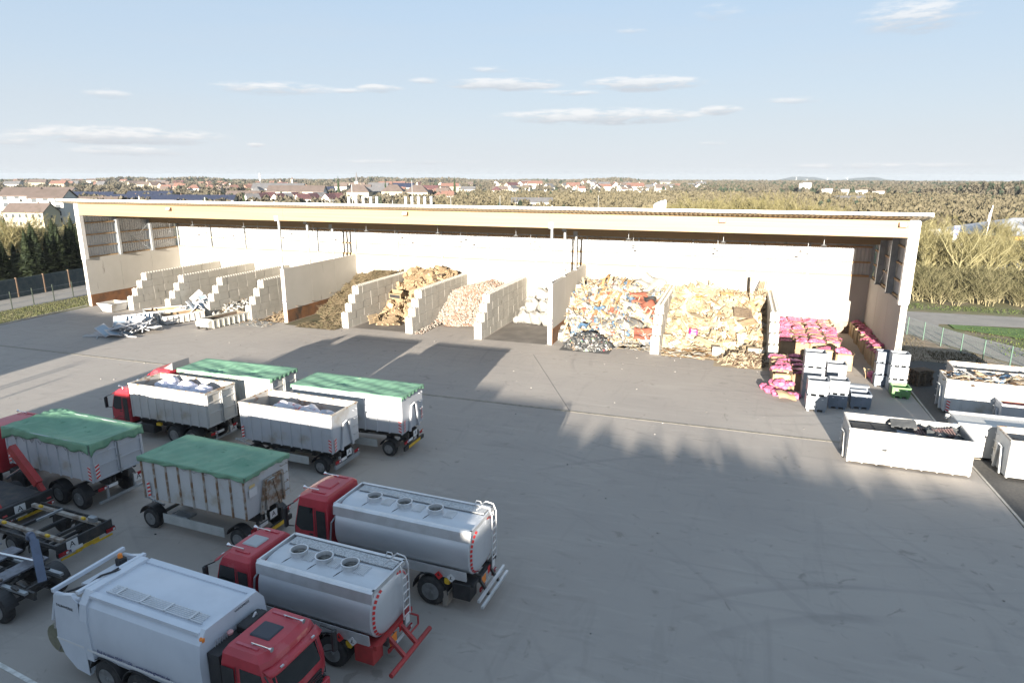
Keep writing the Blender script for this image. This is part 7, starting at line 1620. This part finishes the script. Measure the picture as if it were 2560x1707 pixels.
# long solar-roofed rows (left)
for i, (px, py, rz, rc, wc, sc, lab) in enumerate(((235, 506, 22, 4, 1, 1.0, 'long cream row building with blue-black solar roof, left of the others'), (380, 505, 22, 4, 1, 1.05, 'long cream row building with blue-black solar roof, behind the front three'), (322, 516, 22, 4, 1, 1.0, 'front solar-roofed row building, left of three above the hall roof'), (436, 516, 22, 4, 1, .95, 'front solar-roofed row building, middle of three above the hall roof'), (532, 517, 22, 4, 1, .95, 'front solar-roofed row building, right of three above the hall roof'), (140, 494, 18, 2, 0, 1.2, 'long white row building with a flat brown roof at the left'), (70, 500, 15, 3, 1, 1.1, 'low grey-roofed building behind the left apartment block'), (612, 498, 22, 2, 0, .9, 'brown-roofed row building right of the solar roofs'), (792, 489, 22, 4, 0, 1.15, 'large white building with a bright solar roof left of the church'), (700, 490, 20, 3, 0, 1.6, 'long dark-roofed hall left of the church'), (745, 499, 20, 2, 0, 1.5, 'long grey-brown-roofed hall above the red row houses'), (1330, 520, 18, 3, 0, .8, 'low white hall just behind the middle of the roof'), (2130, 512, 18, 3, 0, .8, 'low grey hall behind the right part of the roof'), (240, 521, 24, 2, 1, .9, 'brown-roofed row building close above the left end of the hall roof'))):
    put_house(H3, px, py, rz, wc, rc, sc, lab, 'long row buildings of the far town')
# red-roofed rows near the roof edge
for i in range(11): put_house(H1, 632+i*21+(i % 2)*4, 512-(i % 3)*3, 60+(i % 2)*25, 1 if i % 3 else 0, 1 if i % 4 else 3, .85, '%s small house from the left in the dark red roofed row above the hall roof' % ords[i], 'dark red roofed row houses')
rr = random.Random(77); cnt = 0
def scatter(n, px0, px1, py0, py1, rcs, wcs, Ps=(0, 0, 0, 1), scs=(.8, 1.15)):
    for _ in range(n):
        p = (H1, H2, H4)[rr.choice(Ps)]; put_house(p, rr.uniform(px0, px1), rr.uniform(py0, py1), rr.choice((15, 25, 70, 100, 20))+rr.uniform(-10, 10), rr.choice(wcs), rr.choice(rcs), rr.uniform(*scs))
scatter(44, 380, 760, 460, 486, (0, 0, 0, 2, 1), (1, 1, 2, 0))
scatter(34, 0, 420, 456, 474, (0, 2, 2, 3), (0, 1), (0, 2), (.9, 1.3))
scatter(34, 940, 1300, 466, 490, (0, 0, 3, 2, 1), (0, 1, 0), (0, 0, 1, 2), (.8, 1.1))
scatter(54, 1300, 1760, 461, 484, (0, 3, 3, 2), (0, 0, 0, 1), (0, 0, 2), (.8, 1.2))
scatter(8, 1060, 1130, 488, 506, (0, 2), (1, 0), (1, 0))
scatter(10, 640, 980, 484, 500, (2, 2, 3, 0), (1, 0), (1, 2))
for px, py in ((900, 503), (985, 501), (1045, 503)): put_house(H2, px, py, 18, 1, 2, 1.5, {900: 'wide hip-roofed house', 985: 'middle hip-roofed house', 1045: 'right-hand hip-roofed house'}[px]+' with a brown roof below the church', 'hip-roofed houses below the church')
for px, py, rc, lab in ((948, 485, 3, 'long pale building with a slate roof right of the church'), (1010, 487, 4, 'long pale building with a steep dark blue roof right of the church')): put_house(H4, px, py, 12, 1, rc, 1.15, lab, 'large buildings by the church')
# apartment blocks with balconies at the left
def apartment(px, py, L, h, lab, rz, dist=None):
    x, y, z = gp(px, py); t = thing('apartment_building', lab, 'apartment building', (x, y, z), rz, 'apartment buildings at the left')
    W = 8; MB().box(-L/2, -W/2, -2, L/2, W/2, h).prism([(-W/2, h), (W/2, h), (0, h+2.2)], -L/2, L/2, 'x').build('wall', rw[0], t)
    mb = MB(); mb.prism([(-W/2-.4, h-.1), (0, h+2.35), (W/2+.4, h-.1), (W/2+.4, h+.1), (0, h+2.6), (-W/2-.4, h+.1)], -L/2-.3, L/2+.3, 'x'); mb.build('roof', rf[2], t)
    n = int(L/3)
    for i in range(n):
        for s in range(4):
            x = -L/2+L*(i+.5)/n; zz = s*h/4+.4
            MB().box(x-.7, -W/2-.04, zz+.35, x+.7, -W/2-.001, zz+1.6).build('window', winm, t)
            if i % 2: b = MB().box(x-1.2, -W/2-.9, zz, x+1.2, -W/2-.8, zz+.8).box(x-1.2, -W/2-.8, zz-.1, x+1.2, -W/2-.05, zz).build('balcony', rw[0], t)
    for s in range(3): MB().box(-L/2-.04, -.5, 1+s*h/4, -L/2-.001, .5, 2.2+s*h/4).build('window', winm, t)
apartment(72, 554, 10.5, 8.0, 'white four-storey apartment building with a bare gable, farthest left', 24)
apartment(143, 560, 9.5, 7.6, 'white apartment building with balconies beside the end of the hall roof', 24)
x, y, z = gp(85, 568); put_house(H4, 85, 568, 12, 1, 2, .8, 'low cream building in front of the left apartment building', xyz=(x, y, z))
t = thing('green_hall', 'green-roofed hall cut by the left edge', 'hall', gp(10, 540), 10); MB().box(-14, -6, -2, 8, 6, 4.5).build('wall', rw[0], t); MB().prism([(-6.3, 4.5), (0, 6.4), (6.3, 4.5)], -14.2, 8.2, 'x').build('roof', mat('green_roof', (.06, .20, .13), rough=.6), t)
# church and the big gabled house beside it
x, y, z = gp(893, 486); t = thing('church', 'pale church with a slim pointed spire rising over the far town', 'church', (x, y, z), 12); dd = math.hypot(x-63.78, y+50.77); u = dd/1657
MB().box(-38*u, -6*u, -2, 20*u, 8*u, 17*u).build('nave_wall', rw[1], t); MB().prism([(-7*u, 17*u), (1*u, 27*u), (9*u, 17*u)], -39*u, 21*u, 'x').build('roof', rf[2], t)
for i in range(4): MB().prism([(-34*u+i*14*u, 16*u), (-29*u+i*14*u, 25*u), (-24*u+i*14*u, 16*u)], -7*u, -2*u, 'y').build('gable', rw[1], t)
MB().box(-5*u, -1*u, 0, 4*u, 7*u, 29*u).build('tower', mat('tower_stone', (.36, .33, .27), rough=.9), t)
mb = MB(); mb.lathe([(5.2*u, 0), (3*u, 5*u), (.1, 23*u)], (-.5*u, 3*u, 29*u), n=8); mb.build('spire', rf[3], t)
for i in range(6): MB().box(-32*u+i*8*u, -6.2*u, 4*u, -29*u+i*8*u, -6.02*u, 10*u).build('window', winm, t)
x, y, z = gp(855, 487); t = thing('gabled_hall', 'white gabled building joined to the left of the church', 'building', (x, y, z), 12); MB().box(-16*u, -5*u, -2, 14*u, 8*u, 18*u).build('wall', rw[0], t); MB().prism([(-6*u, 18*u), (1.5*u, 26*u), (9*u, 18*u)], -17*u, 15*u, 'x').build('roof', rf[2], t)
for i in range(4): MB().box(-12*u+i*7*u, -5.2*u, 5*u, -9*u+i*7*u, -5.02*u, 11*u).build('window', winm, t)
def tower(px, py, top, wpx, lab, nm, m, cat_='tower', roof=None):
    x, y, z = gp(px, py); d = math.hypot(x-63.78, y+50.77); u = d/1657; h = ztop(top, d)-z; t = thing(nm, lab, cat_, (x, y, z), 10)
    MB().box(-wpx*u/2, -wpx*u/2, -1, wpx*u/2, wpx*u/2, h*(.8 if roof else 1)).build('shaft', m, t)
    if roof: mb = MB(); mb.lathe([(wpx*u*.6, 0), (.1, h*.25)], (0, 0, h*.8), n=8); mb.build('spire', roof, t)
    return t, u, h
tower(732, 470, 444, 5, 'small pointed town tower on the skyline left of the church', 'town_tower', mat('tower_stone', (.36, .33, .27)), roof=rf[2])
tower(229, 466, 452, 4, 'slim white tower in the far left of the town', 'white_tower', rw[0])
x, y, z = gp(653, 480); d = math.hypot(x-63.78, y+50.77); t = thing('radio_mast', 'thin grey radio mast above the left part of the town', 'mast', (x, y, z)); hh = ztop(434, d)-z
for a in range(3): MB().cyl((math.cos(a*2.1)*.5, math.sin(a*2.1)*.5, 0), (math.cos(a*2.1)*.3, math.sin(a*2.1)*.3, hh), .12, n=5).build('leg', galv, t)
for k in range(4): MB().box(-.6, -.6, hh*(.6+k*.1), .6, .6, hh*(.6+k*.1)+1.2).build('antenna', signw, t)
# tower block and white blocks at the right
x, y, z = gp(2010, 486)
for i, (px, top, bot, wpx, lab) in enumerate(((2011, 455, 484, 27, 'tall white tower block on the slope at the right'), (2066, 468, 488, 24, 'first white block from the left below the tower block'), (2108, 469, 488, 23, 'second white block from the left below the tower block'), (2152, 470, 490, 26, 'third white block from the left below the tower block'), (2194, 472, 493, 25, 'rightmost white block below the tower block'))):
    x, y, zb = gp(px, bot); dist = math.hypot(x-63.78, y+50.77); u = dist/1657; zt = ztop(top, dist); t = thing('white_block', lab, 'apartment block', (x, y, 0), 30, 'white blocks on the right slope')
    w_ = wpx*u*.8; MB().box(-w_/2, -w_*.3, zb-1, w_/2, w_*.3, zt).build('wall', rw[0], t); MB().box(-w_/2-.3, -w_*.3-.3, zt+.01, w_/2+.3, w_*.3+.3, zt+.5).build('roof', rf[3] if i in (0, 1, 2) else rf[2], t)
    ns = 6 if i == 0 else 3
    for s in range(ns): MB().box(-w_*.42, -w_*.3-.05, zb+1+(zt-zb-1)*s/ns, w_*.42, -w_*.3-.01, zb+1+(zt-zb-1)*(s+.4)/ns).build('window_band', mat('window_band', (.30, .30, .30)), t)
# wind turbines on the hills
for px, top in ((1985, 436), (2012, 440), (2063, 438), (2112, 437), (1618, 446), (1690, 447)):
    dist = 6000; x, y, z = at(px, dist); zt = ztop(top+6, dist); t = thing('wind_turbine', 'tiny white wind turbine on the blue hills', 'wind turbine', (x, y, 0), 18, 'wind turbines on the far hills')
    MB().cyl((0, 0, -30), (0, 0, zt), 2.2, 1.4, 6).build('tower', signw, t); a0 = rr.random()*2
    for k in range(3): a = a0+k*2.094; MB().beam((0, -2.5, zt), (math.cos(a)*22, -2.5, zt+math.sin(a)*22), 1.6, .5).build('blade', signw, t)
# steel flues and silo behind the hall, light poles
for i, px in enumerate([872, 890, 908, 927, 942, 1014, 1030, 1046, 1062, 1078]):
    x, y, z = at(px, 118); zt = ztop(493, 118); t = thing('steel_flue', '%s bright steel flue from the left of the %s five behind the roof' % (ords[i % 5], ('left', 'right')[i//5]), 'flue', (x, y, 0), 0, 'steel flues behind the hall'); MB().cyl((0, 0, 0), (0, 0, zt), .24, n=12).build('pipe', alum2, t); MB().lathe([(.28, 0), (.28, .12), (.2, .14)], (0, 0, zt-.02), n=12).build('cap', alum2, t)
for i, (px, top) in enumerate(((881, 462), (1031, 452), (981, 500), (1127, 492), (1250, 490), (348, 486), (1496, 488), (512, 490))):
    x, y, z = at(px, 130); t = thing('light_pole', 'thin pole rising behind the hall roof, %s from the left' % ('third', 'fifth', 'fourth', 'sixth', 'seventh', 'first', 'rightmost one, eighth', 'second')[i], 'pole', (x, y, 0), 0, 'thin poles behind the hall'); MB().cyl((0, 0, 0), (0, 0, ztop(top, 130)), .05, n=6).build('shaft', galv, t)
x, y, z = at(1649, 125); zt = ztop(498, 125); t = thing('silo_hood', 'pale sheet metal hood with a curved top behind the hall roof', 'silo', (x, y, 0), 10)
MB().prism([(-1.0, 0), (1.0, 0), (1.05, zt-.0), (.3, zt-.15), (-.6, zt-.5), (-1.0, zt-.9)], -.9, .9, 'y').build('hood', galv, t)
MB().box(1.06, -.9, 0, 1.12, .9, zt-.05).build('side_panel', whitem, t)
# grey-roofed red hall, flag pole, totem, low sheds at the right
x, y, z = at(2600, 190); t = thing('brick_hall', 'red and yellow hall with a wide pale grey roof at the right edge', 'hall', (x, y, z), 14)
u = 190/1657; zt = ztop(550, 190)-z; MB().box(-14, -7, -1, 14, 7, zt).build('wall', mat('dark_red_wall', (.24, .06, .06), rough=.8), t); MB().add([(-17, -9.5, zt), (17, -9.5, zt), (17, 9, zt), (-17, 9, zt), (-5, 0, zt+3.2), (8, 0, zt+3.2)], [(0,1,5,4),(1,2,5),(2,3,4,5),(3,0,4),(0,3,2,1)]).build('roof', mat('pale_grey_roof', (.28, .30, .33), rough=.6), t)
MB().box(-9, -7.1, zt-1.2, 14, -7.01, zt-.1).build('yellow_band', mat('yellow_band', (.5, .3, .06)), t); MB().box(-6, -7.1, 0, 2, -7.01, zt-1.5).build('gate', dark, t)
x, y, z = at(2478, 150); zt = ztop(498, 150); t = thing('flag_pole', 'tall white flag pole with a furled pale flag', 'flag pole', (x, y, z), 0); MB().cyl((0, 0, 0), (.45, 0, zt-z), .08, n=8).build('pole', signw, t); MB().prism([(.42, zt-z-.3), (.30, zt-z-2.6), (.0, zt-z-2.9), (.05, zt-z-1.6)], -.05, .05, 'y').build('flag', mat('pale_flag', (.55, .6, .7)), t)
x, y, z = at(2403, 135); zt = ztop(542, 135)-z; t = thing('totem_sign', 'slim blue and white totem sign standing in the bare trees', 'sign', (x, y, z), 14); MB().bevbox(-.45, -.15, 0, .45, .15, zt, .03).build('board', signw, t); MB().box(-.46, -.17, zt-.8, .46, -.155, zt-.05).build('blue_field', mat('blue_field', (.12, .16, .42)), t)
MB().box(-.3, -.175, zt-1.6, .3, -.155, zt-1.15).build('blue_field', mat('blue_field', (.12, .16, .42)), t)
for i, (px, dist, L, h, m_, lab) in enumerate(((2335, 150, 7, 3.0, 'cream', 'low cream shed just right of the hall roof'), (2480, 118, 6.5, 2.0, 'white', 'bright low gabled shed among the bare trees at the right'), (2570, 112, 9, 1.6, 'cream', 'low pale wall-like shed at the right edge'), (2440, 165, 22, .9, 'white', 'long low white parapet in front of the grey-roofed hall'))):
    x, y, z = at(px, dist); t = thing('shed', lab, 'shed', (x, y, z), 16); MB().box(-L/2, -2, -.5, L/2, 2, h).build('wall', rw[1] if m_ == 'cream' else rw[0], t); MB().prism([(-2.3, h), (0, h+(.9 if i != 3 else .15)), (2.3, h)], -L/2-.2, L/2+.2, 'x').build('roof', mat('bright_roof', (.55, .53, .48), rough=.6), t)
pines = [conifer(9, 2.6, s, needle2, 18, 8, 'pine_tree', 1.2) for s in (51, 52)]
for px, dist, top, lab in ((848, 520, 440, 'dark slender conifer left of the church spire'), (1137, 620, 441, 'dark slender conifer on the skyline right of the church'), (610, 330, 480, 'broad dark green conifer beside the far row houses'), (348, 560, 470, 'dark conifer in the left part of the town'), (965, 560, 448, 'conifer between the church and the skyline wood'), (0, 135, 520, 'green pine at the left edge above the spruces')):
    x, y, z = at(px, dist); s = (ztop(top, dist)-z)/9; plant_tree(pines[1 if dist > 500 else 0], ST, x, y, z, (s*(.55 if dist > 500 else .9), s*(.55 if dist > 500 else .9), s), lab, None)

# ================================================================ the air
hz_ = MB().box(63.8-8300, -50.8-8300, -72, 63.8+8300, -50.8+8300, 24)
vm = bpy.data.materials.new('haze_air'); vm.use_nodes = True; nt = vm.node_tree; nt.nodes.clear()
vo = nt.nodes.new('ShaderNodeOutputMaterial'); pv = nt.nodes.new('ShaderNodeVolumePrincipled'); pv.inputs['Color'].default_value = (.42, .48, .555, 1); pv.inputs['Density'].default_value = 1.0e-4; pv.inputs['Anisotropy'].default_value = .0
nt.links.new(pv.outputs[0], vo.inputs['Volume'])
tag(hz_.build('haze', vm), kind='stuff')
